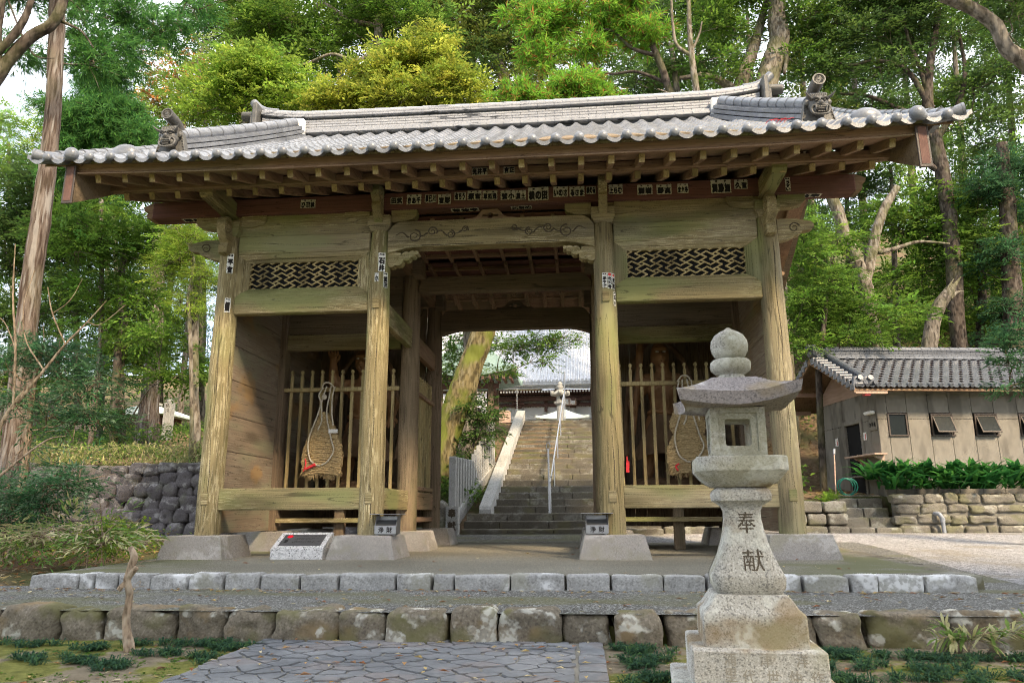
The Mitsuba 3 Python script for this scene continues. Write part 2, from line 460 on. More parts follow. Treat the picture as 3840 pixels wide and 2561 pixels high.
def plat_fn(p, n, uv):
    c = mix((0.115, 0.105, 0.080), (0.195, 0.182, 0.148), fbm(p.x * 0.8, p.y * 1.0, 1, 4))
    s = noise(p.x * 80, p.y * 80, 3)
    c = c * (1 - 0.25 * smoothstep(0.6, 0.8, s)) * (1 + 0.3 * smoothstep(0.35, 0.15, s))
    edge = smoothstep(3.2, 5.2, dr.abs(p.x) + 0.8 * noise(p.x, p.y * 1.3, 0)) * smoothstep(0.35, 0.6, fbm(p.x * 1.4, p.y * 1.4, 5, 3))
    return mix(c, C3((0.095, 0.100, 0.042)), edge * 0.75)


scene['platform_concrete'] = principled(plat_fn, 0.8, 0.25, lambda p, n, uv: noise(p.x * 70, p.y * 70, p.z * 70), 0.003)


def gravel_fn(p, n, uv):
    d1, d2, r = voronoi(p.x * 22, p.y * 22)
    c = mix((0.17, 0.165, 0.16), (0.42, 0.41, 0.41), r) * (0.55 + 0.45 * smoothstep(0.0, 0.25, d2 - d1))
    return mix(c, C3((0.19, 0.165, 0.12)), smoothstep(0.5, 0.72, fbm(p.x * 0.8, p.y * 0.8, 2, 4)) * 0.6)


def gravel_h(p, n, uv):
    d1, d2, r = voronoi(p.x * 22, p.y * 22)
    return smoothstep(0.0, 0.3, d2 - d1) + r * 0.4


scene['gravel_mat'] = principled(gravel_fn, 0.9, 0.2, gravel_h, 0.012)


def moss_fn(p, n, uv):
    a = fbm(p.x * 1.6 + 2, p.y * 1.9, 0, 4); b = fbm(p.x * 16, p.y * 16, 3, 3)
    m = mix((0.075, 0.080, 0.022), (0.175, 0.168, 0.046), b); soil = mix((0.11, 0.088, 0.058), (0.215, 0.18, 0.128), fbm(p.x * 9, p.y * 9, 1, 3))
    return mix(m, soil, smoothstep(0.52, 0.64, a + 0.16 * smoothstep(-2.5, -1.3, p.x) - 0.10 + 0.16 * (b - 0.5)))


scene['moss_ground'] = principled(moss_fn, 0.95, 0.1, lambda p, n, uv: fbm(p.x * 30, p.y * 30, 0, 3), 0.02)


def soil_fn(p, n, uv):
    a = fbm(p.x * 0.7, p.y * 0.7, p.z * 0.7, 4); b = noise(p.x * 14, p.y * 14, p.z * 14)
    c = mix((0.075, 0.052, 0.032), (0.17, 0.12, 0.075), b)
    return mix(c, C3((0.055, 0.075, 0.025)), smoothstep(0.42, 0.62, a) * 0.8)


scene['forest_soil'] = principled(soil_fn, 0.95, 0.1, lambda p, n, uv: fbm(p.x * 9, p.y * 9, p.z * 9, 3), 0.05)


def bark(c0, c1, c2, vs=5.0, hs=38, moss=(0.10, 0.11, 0.04), mamt=0.4):
    def fn(p, n, uv):
        g = fbm(p.x * hs, p.y * hs, p.z * vs, 3)
        c = mix(c0, c1, smoothstep(0.3, 0.65, g))
        c = mix(c, C3(c2), smoothstep(0.52, 0.68, fbm(p.x * 16, p.y * 16, p.z * vs * 0.5, 3)) * 0.6)
        return mix(c, C3(moss), smoothstep(0.48, 0.66, fbm(p.x * 2.2 + 3, p.y * 2.2, p.z * 1.3, 3)) * mamt)

    def bp(p, n, uv):
        return fbm(p.x * hs * 0.6, p.y * hs * 0.6, p.z * vs * 0.6, 3)
    return principled(fn, 0.9, 0.1, bp, 0.04, 5e-3)


scene['cedar_bark'] = bark((0.060, 0.042, 0.033), (0.155, 0.125, 0.105), (0.30, 0.285, 0.265), 2.2, 26, mamt=0.15)
scene['grey_bark'] = bark((0.06, 0.052, 0.042), (0.165, 0.142, 0.115), (0.27, 0.24, 0.20), 5, 14, mamt=0.3)
scene['pale_bark'] = bark((0.07, 0.056, 0.042), (0.195, 0.168, 0.130), (0.29, 0.265, 0.225), 5, 18, mamt=0.45)
scene['dark_bark'] = bark((0.030, 0.024, 0.020), (0.085, 0.068, 0.055), (0.14, 0.12, 0.10), 6, 14, mamt=0.3)
scene['moss_bark'] = bark((0.07, 0.055, 0.026), (0.18, 0.145, 0.070), (0.24, 0.21, 0.13), 5, 18, moss=(0.13, 0.15, 0.028), mamt=0.9)
scene['stem_wood'] = bark((0.16, 0.115, 0.075), (0.34, 0.25, 0.17), (0.42, 0.34, 0.25), 14, 50, mamt=0.2)

scene['leaf'] = dict(type='principledthin', base_color={'type': 'mesh_attribute', 'name': 'vertex_color'}, roughness=0.42, diff_trans=1.0, eta=1.4)
scene['gloss_leaf'] = dict(type='principledthin', base_color={'type': 'mesh_attribute', 'name': 'vertex_color'}, roughness=0.3, diff_trans=0.8, eta=1.5)
scene['litter'] = dict(type='principledthin', base_color={'type': 'mesh_attribute', 'name': 'vertex_color'}, roughness=0.7, diff_trans=0.4, eta=1.3)

scene['steel'] = principled((0.30, 0.30, 0.305), 0.38, 0.5, metallic=0.8)
scene['pole_steel'] = principled((0.55, 0.55, 0.56), 0.3, 0.5, metallic=0.9)
scene['white_paper'] = principled(lambda p, n, uv: mix((0.40, 0.37, 0.28), (0.60, 0.57, 0.47), fbm(p.x * 11, p.y * 11, p.z * 11, 3)), 0.8, 0.1)
scene['clean_paper'] = principled((0.74, 0.73, 0.69), 0.7, 0.2)
scene['ink'] = principled((0.022, 0.021, 0.020), 0.8, 0.1)
scene['red_ink'] = principled((0.62, 0.07, 0.06), 0.6, 0.2)
scene['red_cloth'] = principled((0.62, 0.05, 0.06), 0.8, 0.1)
scene['plaque_metal'] = principled((0.075, 0.075, 0.078), 0.4, 0.4)
scene['red_paint'] = principled((0.75, 0.01, 0.025), 0.4, 0.4)


def straw_fn(p, n, uv):
    g = fbm(p.x * 45, p.y * 45, p.z * 60, 3)
    return mix((0.20, 0.13, 0.055), (0.58, 0.45, 0.25), g)


scene['straw'] = principled(straw_fn, 0.85, 0.15, lambda p, n, uv: noise(p.x * 60, p.y * 60, p.z * 120), 0.01)
scene['rope'] = principled(lambda p, n, uv: mix((0.40, 0.35, 0.26), (0.62, 0.57, 0.46), noise(p.x * 90, p.y * 90, p.z * 90)), 0.9, 0.1)
scene['statue_wood'] = principled(lambda p, n, uv: mix((0.16, 0.08, 0.035), (0.40, 0.22, 0.10), fbm(p.x * 4, p.y * 4, p.z * 7, 3)), 0.55, 0.35)
scene['statue_robe'] = principled(lambda p, n, uv: mix((0.10, 0.06, 0.035), (0.26, 0.165, 0.09), fbm(p.x * 6, p.y * 6, p.z * 4, 3)), 0.7, 0.3)


def conc_fn(p, n, uv):
    c = mix((0.165, 0.150, 0.125), (0.25, 0.232, 0.20), fbm(p.x * 1.2, p.y * 1.2, p.z * 1.6, 4))
    c = c * (0.85 + 0.3 * fbm(p.x * 14, p.y * 14, p.z * 5, 3))
    st = smoothstep(0.5, 0.72, fbm(p.x * 3, p.y * 3, p.z * 0.9, 3)) * 0.55
    return mix(c, C3((0.075, 0.068, 0.056)), st)


scene['board_concrete'] = principled(conc_fn, 0.85, 0.2)
scene['dark_frame'] = principled((0.06, 0.045, 0.035), 0.5, 0.4)
scene['dark_glass'] = principled((0.012, 0.016, 0.016), 0.3, 0.12)
scene['shade_black'] = principled((0.02, 0.02, 0.02), 0.9, 0.1)  # near-black stands in for shade inside mouths, gaps and holes
scene['plaster'] = principled(lambda p, n, uv: mix((0.62, 0.61, 0.58), (0.72, 0.71, 0.68), fbm(p.x * 2, p.y * 2, p.z * 2, 3)), 0.9, 0.1)
scene['hall_wood'] = principled(lambda p, n, uv: mix((0.10, 0.055, 0.045), (0.19, 0.11, 0.09), fbm(p.x * 6, p.y * 6, p.z * 6, 2)), 0.8, 0.2)
scene['copper_roof'] = principled(lambda p, n, uv: mix((0.50, 0.60, 0.57), (0.62, 0.70, 0.68), fbm(p.x * 3, p.y * 3, p.z * 3, 3)), 0.55, 0.4)
scene['copper_dark'] = principled(lambda p, n, uv: mix((0.14, 0.21, 0.19), (0.24, 0.33, 0.30), fbm(p.x * 3, p.y * 3, p.z * 3, 3)), 0.55, 0.4)
scene['hall_tile'] = principled(tile_fn((0.52, 0.53, 0.56), (0.68, 0.69, 0.72), (0.6, 0.6, 0.6)), 0.35, 0.6)
scene['white_cloth'] = principled((0.62, 0.63, 0.68), 0.9, 0.1)
scene['sign_wood'] = principled(lambda p, n, uv: mix((0.36, 0.24, 0.18), (0.50, 0.36, 0.28), fbm(p.x * 3, p.y * 3, p.z * 20, 2)), 0.7, 0.2)
scene['pvc_grey'] = principled((0.27, 0.29, 0.32), 0.4, 0.4)
scene['hose_green'] = principled((0.02, 0.22, 0.16), 0.4, 0.4)
scene['red_plastic'] = principled((0.45, 0.04, 0.05), 0.4, 0.4)
# ---------------------------------------------------------------- the setting
def sstep(a, b, x):
    t = np.clip((np.asarray(x, float) - a) / (b - a), 0, 1)
    return t * t * (3 - 2 * t)


def ground_z(x, y):
    """Height of the bare ground."""
    x, y = np.asarray(x, float), np.asarray(y, float)
    front = -0.365 + 0.03 * (meshkit.fbm(np.stack([x * 0.8, y * 0.8, x * 0], -1), 3, 4) - 0.5)
    mid = -0.25 + 0.21 * sstep(-3.5, -1.5, y) * sstep(-4.9, -6.5, x) + 0.14 * sstep(4, 7, y)
    z = np.where(y < -4.85, front, mid)
    back_l = 1.82 + 0.20 * np.clip(y - 8.2, 0, 12) + 0.25 * np.clip(y - 24, 0, 60)
    back_c = np.clip(0.1 + (y - 8.0) * 0.44, 0.1, 3.92) + 0.22 * np.clip(y - 48, 0, 60)
    back_r = 0.93 + 0.10 * np.clip(y - 9, 0, 4) + 0.75 * np.clip(y - 14, 0, 12) + 0.45 * np.clip(y - 26, 0, 60)
    wl = sstep(-1.9, -4.5, x); wr = sstep(3.0, 5.5, x)
    hill = back_c * (1 - wl) * (1 - wr) + back_l * wl + back_r * wr
    rough = 0.35 * (meshkit.fbm(np.stack([x * 0.3, y * 0.3, x * 0], -1), 3, 9) - 0.5) * sstep(9, 14, y)
    z = np.where(y > np.where((x > 7.5) & (x < 9.3), 9.75, np.where(x > 3.3, 8.6, 8.15)), hill + rough, z)
    return z - 0.45 * sstep(45, 200, np.abs(x)) * 0


gx = np.unique(np.r_[np.linspace(-220, -40, 13), np.linspace(-40, -12, 29), np.linspace(-12, 14, 66), 7.45, 7.55, 9.25, 9.35, np.linspace(14, 40, 27), np.linspace(40, 220, 13)])
gy = np.unique(np.r_[np.linspace(-120, -14, 12), np.linspace(-14, -4.9, 24), -4.8, np.linspace(-4.5, 7.9, 26), 8.1, 8.2, 8.56, 8.64, 9.1, 9.4, 9.7, 9.8, np.linspace(10, 48, 78), np.linspace(50, 130, 25)])
gv, gf = grid(gx, gy, ground_z)
fm = gv[gf].mean(1)
front_sel = fm[:, 1] < -4.8
struct('mossy_ground', (gv, gf[front_sel]), 'moss_ground', 'mossy ground with patches of bare sandy soil in front of the stone step', smooth=True)
struct('forest_ground', (gv, gf[~front_sel]), 'forest_soil', 'dark forest soil rising behind the gate under the trees', smooth=True)

# terrace of old asphalt between the two rows of stones, running on past the right side of the platform
tz = lambda x, y: -0.132 + 0.135 * sstep(-2.5, 5, y) * sstep(4.6, 5.2, np.abs(x)) + 0.010 * (meshkit.fbm(np.stack([x, y, x * 0], -1), 3, 2) - 0.5)
edge_x = lambda y: 6.02 + 1.25 * (y + 2.4) / 9.5
fv, ff = grid(np.linspace(-14, 5.7, 60), np.linspace(-5.0, -2.95, 14), tz)
sv, sf_ = grid(np.linspace(0, 1, 9), np.linspace(-2.95, 7.2, 40), lambda x, y: 0 * x)
sx = 5.1 + (edge_x(sv[:, 1]) - 5.1) * sv[:, 0] + 0.03 * (meshkit.noise(np.stack([sv[:, 1] * 2, sv[:, 0], sv[:, 0] * 0], -1), 4) - 0.5) * (sv[:, 0] > 0.9)
sv = np.stack([sx, sv[:, 1], tz(sx, sv[:, 1]) - 0.002], 1)
cv, cf = grid(np.linspace(5.7, 6.4, 6), np.linspace(-5.0, -2.95, 14), tz)
struct('asphalt_terrace', join([(fv, ff), (sv, sf_), (cv, cf)]), 'asphalt_old', 'worn grey asphalt terrace between the two rows of kerb stones', smooth=True)

# the gate's concrete platform
pf = [(-4.66, -3.06), (5.22, -3.06), (6.15, 5.5), (-5.6, 5.5)]
struct('gate_platform', prism(Polygon(pf), 'z', -0.5, 0.0), 'platform_concrete', 'low concrete platform that carries the gate')
kx = [-4.62, -4.07, -3.9, -3.63, -3.26, -2.84, -2.44, -2.06, -1.62, -1.2, -0.6, -0.22, 0.02, 0.59, 1.15, 1.62, 2.14, 2.56, 2.95, 3.23, 3.5, 3.95, 4.21, 4.66, 5.18]
for i in range(len(kx) - 1):
    g = 0.006 + 0.005 * ((i * 7) % 3)
    put('kerb_stone', block(kx[i] + g, kx[i + 1] - g, -3.30 + 0.012 * ((i * 5) % 4), -3.04, -0.17, 0.012 + 0.006 * ((i * 3) % 4), seed=i, amp=0.016, sub=3, rnd=0.12), 'kerb_rock', 'gate_platform', smooth=50)
for i in range(14):   # stones flush in the right edge of the platform
    a, b = i / 14, (i + 1) / 14
    x0, y0 = 5.2 + 0.92 * a, -3.0 + 8.3 * a
    put('kerb_stone', block(x0 - 0.10, x0 + 0.16, y0 + 0.02, y0 + 0.57, -0.2, 0.006, seed=60 + i, amp=0.012, sub=2), 'stair_stone', 'gate_platform', smooth=50)

# lower step of big field stones
lx = [-5.9, -5.2, -4.6, -4.0, -3.52, -3.01, -2.63, -2.02, -1.59, -1.18, -0.64, -0.25, 0.256, 0.655, 1.163, 1.55, 1.94, 2.33, 2.72, 3.1, 3.46, 4.07, 4.7, 5.3, 6.0]
step = newkey('stone_step')
labels[step] = {'label': 'low step of big mossy field stones below the asphalt terrace', 'kind': 'structure'}
rr = np.random.default_rng(3)
for i in range(len(lx) - 1):
    mid = -0.8 < (lx[i] + lx[i + 1]) / 2 < 1.3
    top = -0.125 + rr.uniform(-0.015, 0.02) + (0.02 if mid else 0)
    rough = 0.028 if mid else 0.06
    put('field_stone', block(lx[i] + 0.008, lx[i + 1] - 0.008, -5.02 + rr.uniform(-0.05, 0.04) - (0.05 if mid else 0), -4.72, -0.45, top, seed=100 + i, amp=rough, sub=4, rnd=0.22), 'step_rock', step, smooth=60)

# crazy-paved path
path = newkey('flagstone_path')
labels[path] = {'label': 'crazy-paved path of blue grey slate leading to the step', 'kind': 'structure'}
put('bed', box(-1.25, 1.47, -12.5, -4.96, -0.6, -0.350, 0.004), 'mortar', path)
rs = np.random.default_rng(11)
pts = []
for a in range(26):
    for b in range(13):
        pts.append((-1.35 + (b + 0.5 * (a % 2) + rs.uniform(-0.33, 0.33)) * 0.235, -7.7 + (a + rs.uniform(-0.33, 0.33)) * 0.115))
area = sbox(-1.24, -7.55, 1.27, -4.975)
cells = shapely.voronoi_polygons(MultiPoint(pts), extend_to=area.buffer(1))
for c in cells.geoms:
    c = c.intersection(area)
    if c.is_empty or c.area < 0.004:
        continue
    c = c.buffer(-0.020).buffer(0.010)
    if c.is_empty or c.geom_type != 'Polygon':
        continue
    c = c.segmentize(0.06)
    xy = np.array(c.exterior.coords)[:-1]
    d = (meshkit.noise(np.stack([xy[:, 0] * 11, xy[:, 1] * 14, xy[:, 0] * 0], -1), 5) - 0.5) * 0.022
    ctr = xy.mean(0); v = xy - ctr
    xy = ctr + v * (1 + d / np.linalg.norm(v, axis=1))[:, None]
    c = Polygon(xy).buffer(0).simplify(0.004)
    if c.geom_type != 'Polygon' or c.area < 0.003:
        continue
    top = -0.338 + rs.uniform(-0.004, 0.005)
    put('flagstone', prism(c, 'z', -0.37, top), 'flag_slate', path)
y = -4.98
while y > -7.5:
    L = rs.uniform(0.18, 0.34)
    put('border_stone', block(1.285 + rs.uniform(-.005, .005), 1.475, y - L + 0.012, y, -0.6, -0.334, seed=int(-y * 90), amp=0.008, sub=2), 'flag_slate', path, smooth=50)
    y -= L
put('path_stuffing', box(-1.24, 1.27, -12.4, -7.57, -0.5, -0.338, 0.004), 'flag_slate', path, kind='stuff')

# gravel yard behind and to the right of the platform
gz = lambda x, y: -0.148 + 0.135 * sstep(-2.5, 5, y) + 0.12 * sstep(5.0, 7.4, y) + 0.012 * (meshkit.fbm(np.stack([x * 0.9, y * 0.9, x * 0], -1), 3, 12) - 0.5)
struct('gravel_yard', join([grid(np.linspace(5.4, 20, 50), np.linspace(-6.5, 8.3, 60), gz), grid(np.linspace(-16, 5.4, 70), np.linspace(5.35, 8.25, 12), gz)]), 'gravel_mat', 'pale gravel yard beside and behind the gate', smooth=True)
av, af = grid(np.linspace(-2.1, 2.7, 12), np.linspace(5.3, 7.3, 10), lambda x, y: 0.004 + 0.128 * sstep(5.0, 7.4, y))
struct('stair_approach', (av, af), 'asphalt_old', 'strip of grey asphalt between the gate and the stairs', smooth=True)

# the long flight of stone stairs
st = newkey('stone_stairs')
labels[st] = {'label': 'long flight of weathered stone stairs rising behind the gate', 'kind': 'structure'}
z, y = 0.13, 7.2
rs = np.random.default_rng(5)
for i in range(21):
    r = 0.122 if i == 0 else 0.187
    wide = i < 3
    x0, x1 = (-1.56, 3.3) if wide else (-1.0, 2.4)
    if not wide:
        x0 = -0.98 + 0.34 * (i - 3) / 18
    cuts = [x0]
    while cuts[-1] < x1 - 0.9:
        cuts.append(cuts[-1] + rs.uniform(0.6, 1.25))
    cuts[-1] = x1
    tread = 0.436 + (0.59 if i == 2 else 0)
    for a, b in zip(cuts[:-1], cuts[1:]):
        v, f = box(a + 0.004, b - 0.004, y + rs.uniform(-0.006, 0.006), y + tread + 0.06, z - 0.25, z + r + rs.uniform(-0.004, 0.004), 0.018)
        put('stair_block', (v, f), 'stair_stone', st)
    z += r; y += tread
STAIR_TOP = (y, z)
struct('upper_court', grid(np.linspace(-9, 8, 18), np.linspace(16.85, 48, 30), lambda x, y: 3.975 + 0 * x), 'gravel_mat', 'upper court at the head of the stairs')
# sloping stringer walls beside the flight
sl = 0.187 / 0.436
for x0, x1, xt0, xt1 in ((-1.30, -0.985, -0.97, -0.66), (2.42, 2.72, 2.1, 2.4)):
    ya, yb = 8.55, 17.0
    ring = lambda xa, xb, yy, zt: [(xa, yy, zt - 0.8), (xb, yy, zt - 0.8), (xb, yy, zt), (xa, yy, zt)]
    v, f = loft([ring(x0, x1, ya, 0.72), ring(x0, x1, ya + 0.05, 0.80), ring(xt0, xt1, yb, 0.80 + (yb - ya) * sl + 0.02)])
    put('stringer', (v, f[:, ::-1]), 'pale_stone', st)

# boulder retaining wall on the left
bw = thing('boulder_wall', 'retaining wall of dark rounded boulders left of the gate', 'stone wall')
rs = np.random.default_rng(21)
row_z = [0.22, 0.56, 0.90, 1.23, 1.55, 1.80]
for j, zc in enumerate(row_z):
    x = -14.2 + 0.25 * (j % 2)
    while x < -3.4:
        w = rs.uniform(0.36, 0.56); h = rs.uniform(0.34, 0.44) * (0.8 if j == 5 else 1)
        put('boulder', blob((x + w / 2, 8.0 + rs.uniform(-0.05, 0.05) + 0.02 * j, zc + rs.uniform(-0.05, 0.05)), (w * 0.55, 0.27, h * 0.56), 2, 0.88, 0.34, int(rs.integers(1, 9999)), 1.3), 'boulder_rock', bw, smooth=32)
        x += w
put('earth_core', box(-14.4, -3.3, 8.05, 8.4, -0.2, 1.80, 0.02), 'forest_soil', bw)

# mortared stone wall, steps and cheek on the right
rw = thing('mortared_stone_wall', 'low mortared stone wall in front of the leafy plants on the right', 'stone wall')
put('mortar_core', box(9.22, 18.5, 8.42, 8.9, -0.1, 0.98, 0.02), 'mortar', rw)
rs = np.random.default_rng(31)
zb = [0.0, 0.29, 0.55, 0.80, 1.03]
for j in range(4):
    x = 9.15 - 0.1 * (j % 2)
    while x < 18.4:
        w = rs.uniform(0.30, 0.80)
        put('wall_stone', block(x + 0.012, x + w - 0.012, 8.34 + rs.uniform(-0.03, 0.02), 8.7, zb[j] + 0.010 + rs.uniform(-0.03, 0.03), zb[j + 1] - 0.010 + rs.uniform(-0.03, 0.03), seed=int(rs.integers(1, 9999)), amp=0.055, sub=3, rnd=0.30), 'wall_rock', rw, smooth=45)
        x += w
gs = thing('garden_steps', 'four rough stone steps between the gate and the low wall on the right', 'steps')
for j in range(4):
    for a, b in ((7.95, 8.55), (8.55, 9.18)):
        put('step_stone', block(a + 0.01, b - 0.01, 8.25 + 0.34 * j, 8.9 + 0.34 * j, 0.0 + 0.24 * j - 0.1, 0.24 * (j + 1), seed=300 + j * 2 + int(a > 8), amp=0.02, sub=3, rnd=0.12), 'wall_rock', gs, smooth=45)
lw = thing('rough_stone_wall', 'rough low stone wall seen under the right bay of the gate', 'stone wall')
for j in range(3):
    x = 3.4
    while x < 7.85:
        w = rs.uniform(0.45, 0.8)
        put('wall_stone', block(x + 0.015, min(x + w, 7.95) - 0.015, 8.22 + 0.03 * j, 8.7, 0.0 + 0.3 * j, 0.3 * (j + 1) - 0.02, seed=int(rs.integers(1, 9999)), amp=0.03, sub=3, rnd=0.25), 'wall_rock', lw, smooth=45)
        x += w
# ---------------------------------------------------------------- the temple gate
G = thing('temple_gate', 'old weathered timber temple gate with a grey tiled roof', 'gate')
XI, XO, YM, YR = 1.8, 4.33, 2.34, 4.65
MIR = T().translate([0, 2 * YM - 0.03, 0]).scale([1, -1, 1])


def upz(x):
    return 0.075 * np.clip((np.abs(x) - 2.0) / 4.2, 0, None) ** 2


def swept(m):
    v = np.array(m[0], float); v[:, 2] += upz(v[:, 0]) * sstep(1.5, -1.2, np.where(v[:, 1] > YM, 2 * YM - v[:, 1], v[:, 1])); return v, m[1]


# footings and columns
def footing(x, y, hb=0.5, ht=0.41, h=0.33):
    r = lambda s, z: [(-s, -s, z), (s, -s, z), (s, s, z), (-s, s, z)]
    v, f = loft([r(hb, -0.02), r(hb, 0.0), r(ht + 0.006, h - 0.01), r(ht - 0.008, h)])
    return v + [x, y, 0], f


for y in (0, YM, YR):
    for x in (-XO, -XI, XI, XO):
        put('footing', footing(x, y), 'footing_concrete', G)
zc = np.linspace(0.33, 5.10, 14)
for y in (0, YM, YR):
    for x in (-XO, -XI, XI, XO):
        if abs(x) == XO and y == YM:
            put('post', box(x - 0.14, x + 0.14, y - 0.14, y + 0.14, 0.33, 5.2, 0.012), 'inner_wood_z', G)
            continue
        r = np.interp(zc, [0.33, 2.5, 4.7, 5.10], [0.187, 0.181, 0.168, 0.150])
        m = tube([(x + 0.004 * math.sin(3 * q + x), y, q) for q in zc], r, 26, True, 0.012, seed=int(abs(x * 7) + y * 3))
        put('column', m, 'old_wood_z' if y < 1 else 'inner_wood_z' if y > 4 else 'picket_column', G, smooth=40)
scene['picket_column'] = wood('z', (0.10, 0.07, 0.042), (0.235, 0.175, 0.11), (0.36, 0.30, 0.19), moss=(0.15, 0.14, 0.06), moss_amt=0.4, fleck=0.35)
for x in (-XO, -XI, XI, XO):  # tenon ends of the tie beams showing in the front columns
    for zt, h in ((0.86, 0.17), (3.86, 0.16)):
        if abs(x) == XO and zt > 3:
            continue
        put('tenon_end', box(x - 0.055, x + 0.055, -0.196, 0, zt - h / 2, zt + h / 2, 0.006), 'old_wood_x', G)
    put('column_crack', join([tube([(x + 0.03 + 0.012 * math.sin(q * 5 + x), -0.1818 + 0.0032 * (q - 0.4), q) for q in np.linspace(0.45 + (x > 0) * 0.3, 3.3 if x < 2 else 4.7, 20)], [0.003] + [0.0055] * 18 + [0.002], 4)]), 'carved_dark', G)

for s in (-1, 1):
    a, b = (1.96, 4.17)
    X0, X1 = (s * a, s * b) if s > 0 else (s * b, s * a)
    put('base_rail', box(X0, X1, -0.075, 0.075, 0.695, 1.022, 0.012), 'old_wood_x', G)
    put('tie_beam', box(X0, X1, -0.085, 0.085, 3.775 if s < 0 else 3.80, 4.062, 0.014), 'old_wood_x', G)
    put('head_beam', box(X0, X1, -0.08, 0.08, 4.785, 5.090, 0.012), 'old_wood_x', G)
    put('wall_plate', box(X0 - 0.1, X1 + 0.1, -0.055, 0.055, 5.093, 5.46, 0.008), 'old_wood_x', G)
    # mitred frame round the lattice: outer moulding then inner bevel
    o = (X0, X1, 4.065, 4.783); i1 = (X0 + 0.10, X1 - 0.10, 4.145, 4.705); i2 = (X0 + 0.20, X1 - 0.20, 4.205, 4.645)
    for (p, q, ya, yb) in ((o, i1, -0.062, -0.052), (i1, i2, -0.042, -0.012)):
        P = [(p[0], p[2]), (p[1], p[2]), (p[1], p[3]), (p[0], p[3])]; Q = [(q[0], q[2]), (q[1], q[2]), (q[1], q[3]), (q[0], q[3])]
        for k in range(4):
            A, B, Cc, D = P[k], P[(k + 1) % 4], Q[(k + 1) % 4], Q[k]
            e = 0.0015
            f4 = [(A[0], ya, A[1]), (B[0], ya, B[1]), (Cc[0], yb, Cc[1]), (D[0], yb, D[1])]
            k4 = [(A[0], 0.06, A[1]), (B[0], 0.06, B[1]), (Cc[0], 0.06, Cc[1]), (D[0], 0.06, D[1])]
            c0 = np.mean(f4 + k4, 0); vv = np.array(k4 + f4)
            vv = c0 + (vv - c0) * np.array([1 - e, 1, 1 - e * 2])
            hull = trimesh.convex.convex_hull(vv)
            put('frame_rail', tri(hull), 'old_wood_x' if k % 2 == 0 else 'old_wood_z', G)
    # key-fret lattice (sayagata)
    segs = []
    hk, PP = 1.5, 4
    for m in range(-9, 10):
        for n in range(-9, 10):
            cx, cy = PP * m, PP * n; e = PP - hk
            segs += [((cx - hk, cy), (cx + hk, cy)), ((cx, cy - hk), (cx, cy + hk)), ((cx, cy + hk), (cx + e, cy + hk)), ((cx + hk, cy), (cx + hk, cy - e)), ((cx, cy - hk), (cx - e, cy - hk)), ((cx - hk, cy), (cx - hk, cy + e))]
    ang = []
    for (A, B) in segs:
        f2 = lambda P: ((P[0] + P[1]) * 0.0575, (P[1] - P[0]) * 0.0315)
        A2, B2 = f2(A), f2(B)
        if max(abs(A2[0]), abs(B2[0])) < 1.25 and max(abs(A2[1]), abs(B2[1])) < 0.45:
            ang.append(LineString([A2, B2]).buffer(0.0100, cap_style=3))
    reg = sbox(i2[0] - 0.004, i2[2] - 0.004, i2[1] + 0.004, i2[3] + 0.004)
    lat = affinity.translate(union_all(ang), (i2[0] + i2[1]) / 2, (i2[2] + i2[3]) / 2).intersection(reg)
    put('lattice', prism(lat, 'y', -0.010, 0.018), 'picket_wood', G)
    put('lattice_back', box(i2[0] - 0.05, i2[1] + 0.05, 0.062, 0.09, i2[2] - 0.08, i2[3] + 0.08, 0.004), 'shade_black', G)  # black sheet paints the shade behind the lattice

# rainbow beams with carved scrolls
def koryo(y, zb, ze, zt, t, x1, bs):
    xs = np.linspace(-1, 1, 41)
    bot = zb + (ze - zb) * np.clip((np.abs(xs) - 0.72) / 0.28, 0, 1) ** 1.6 - 0.0
    top = zt - 0.16 * np.clip((np.abs(xs) - 0.88) / 0.12, 0, 1) ** 2
    poly = [(x1 * a, b) for a, b in zip(xs, bot)] + [(x1 * a, b) for a, b in zip(xs[::-1], top[::-1])]
    return put('rainbow_beam', prism(poly, 'y', y - t / 2, y + t / 2), bs, G)


koryo(0, 4.80, 4.70, 5.235, 0.24, 1.655, 'old_wood_x')
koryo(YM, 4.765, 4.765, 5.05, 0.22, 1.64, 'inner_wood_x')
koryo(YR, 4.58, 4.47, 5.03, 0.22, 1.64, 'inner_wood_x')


def spiral(cx, cz, r, turns, s, y, th0=0.0, rad=0.011, tail=None):
    t = np.linspace(0, 1, int(18 * turns) + 4); a = th0 + s * t * turns * 2 * np.pi; rr = r * (1 - 0.82 * t)
    p = np.stack([cx + rr * np.cos(a), np.full_like(t, y), cz + rr * np.sin(a)], 1)
    if tail is not None:
        p = np.vstack([np.array([[q[0], y, q[1]] for q in tail]), p])
    return tube(p, np.linspace(rad, rad * 0.5, len(p)), 5)


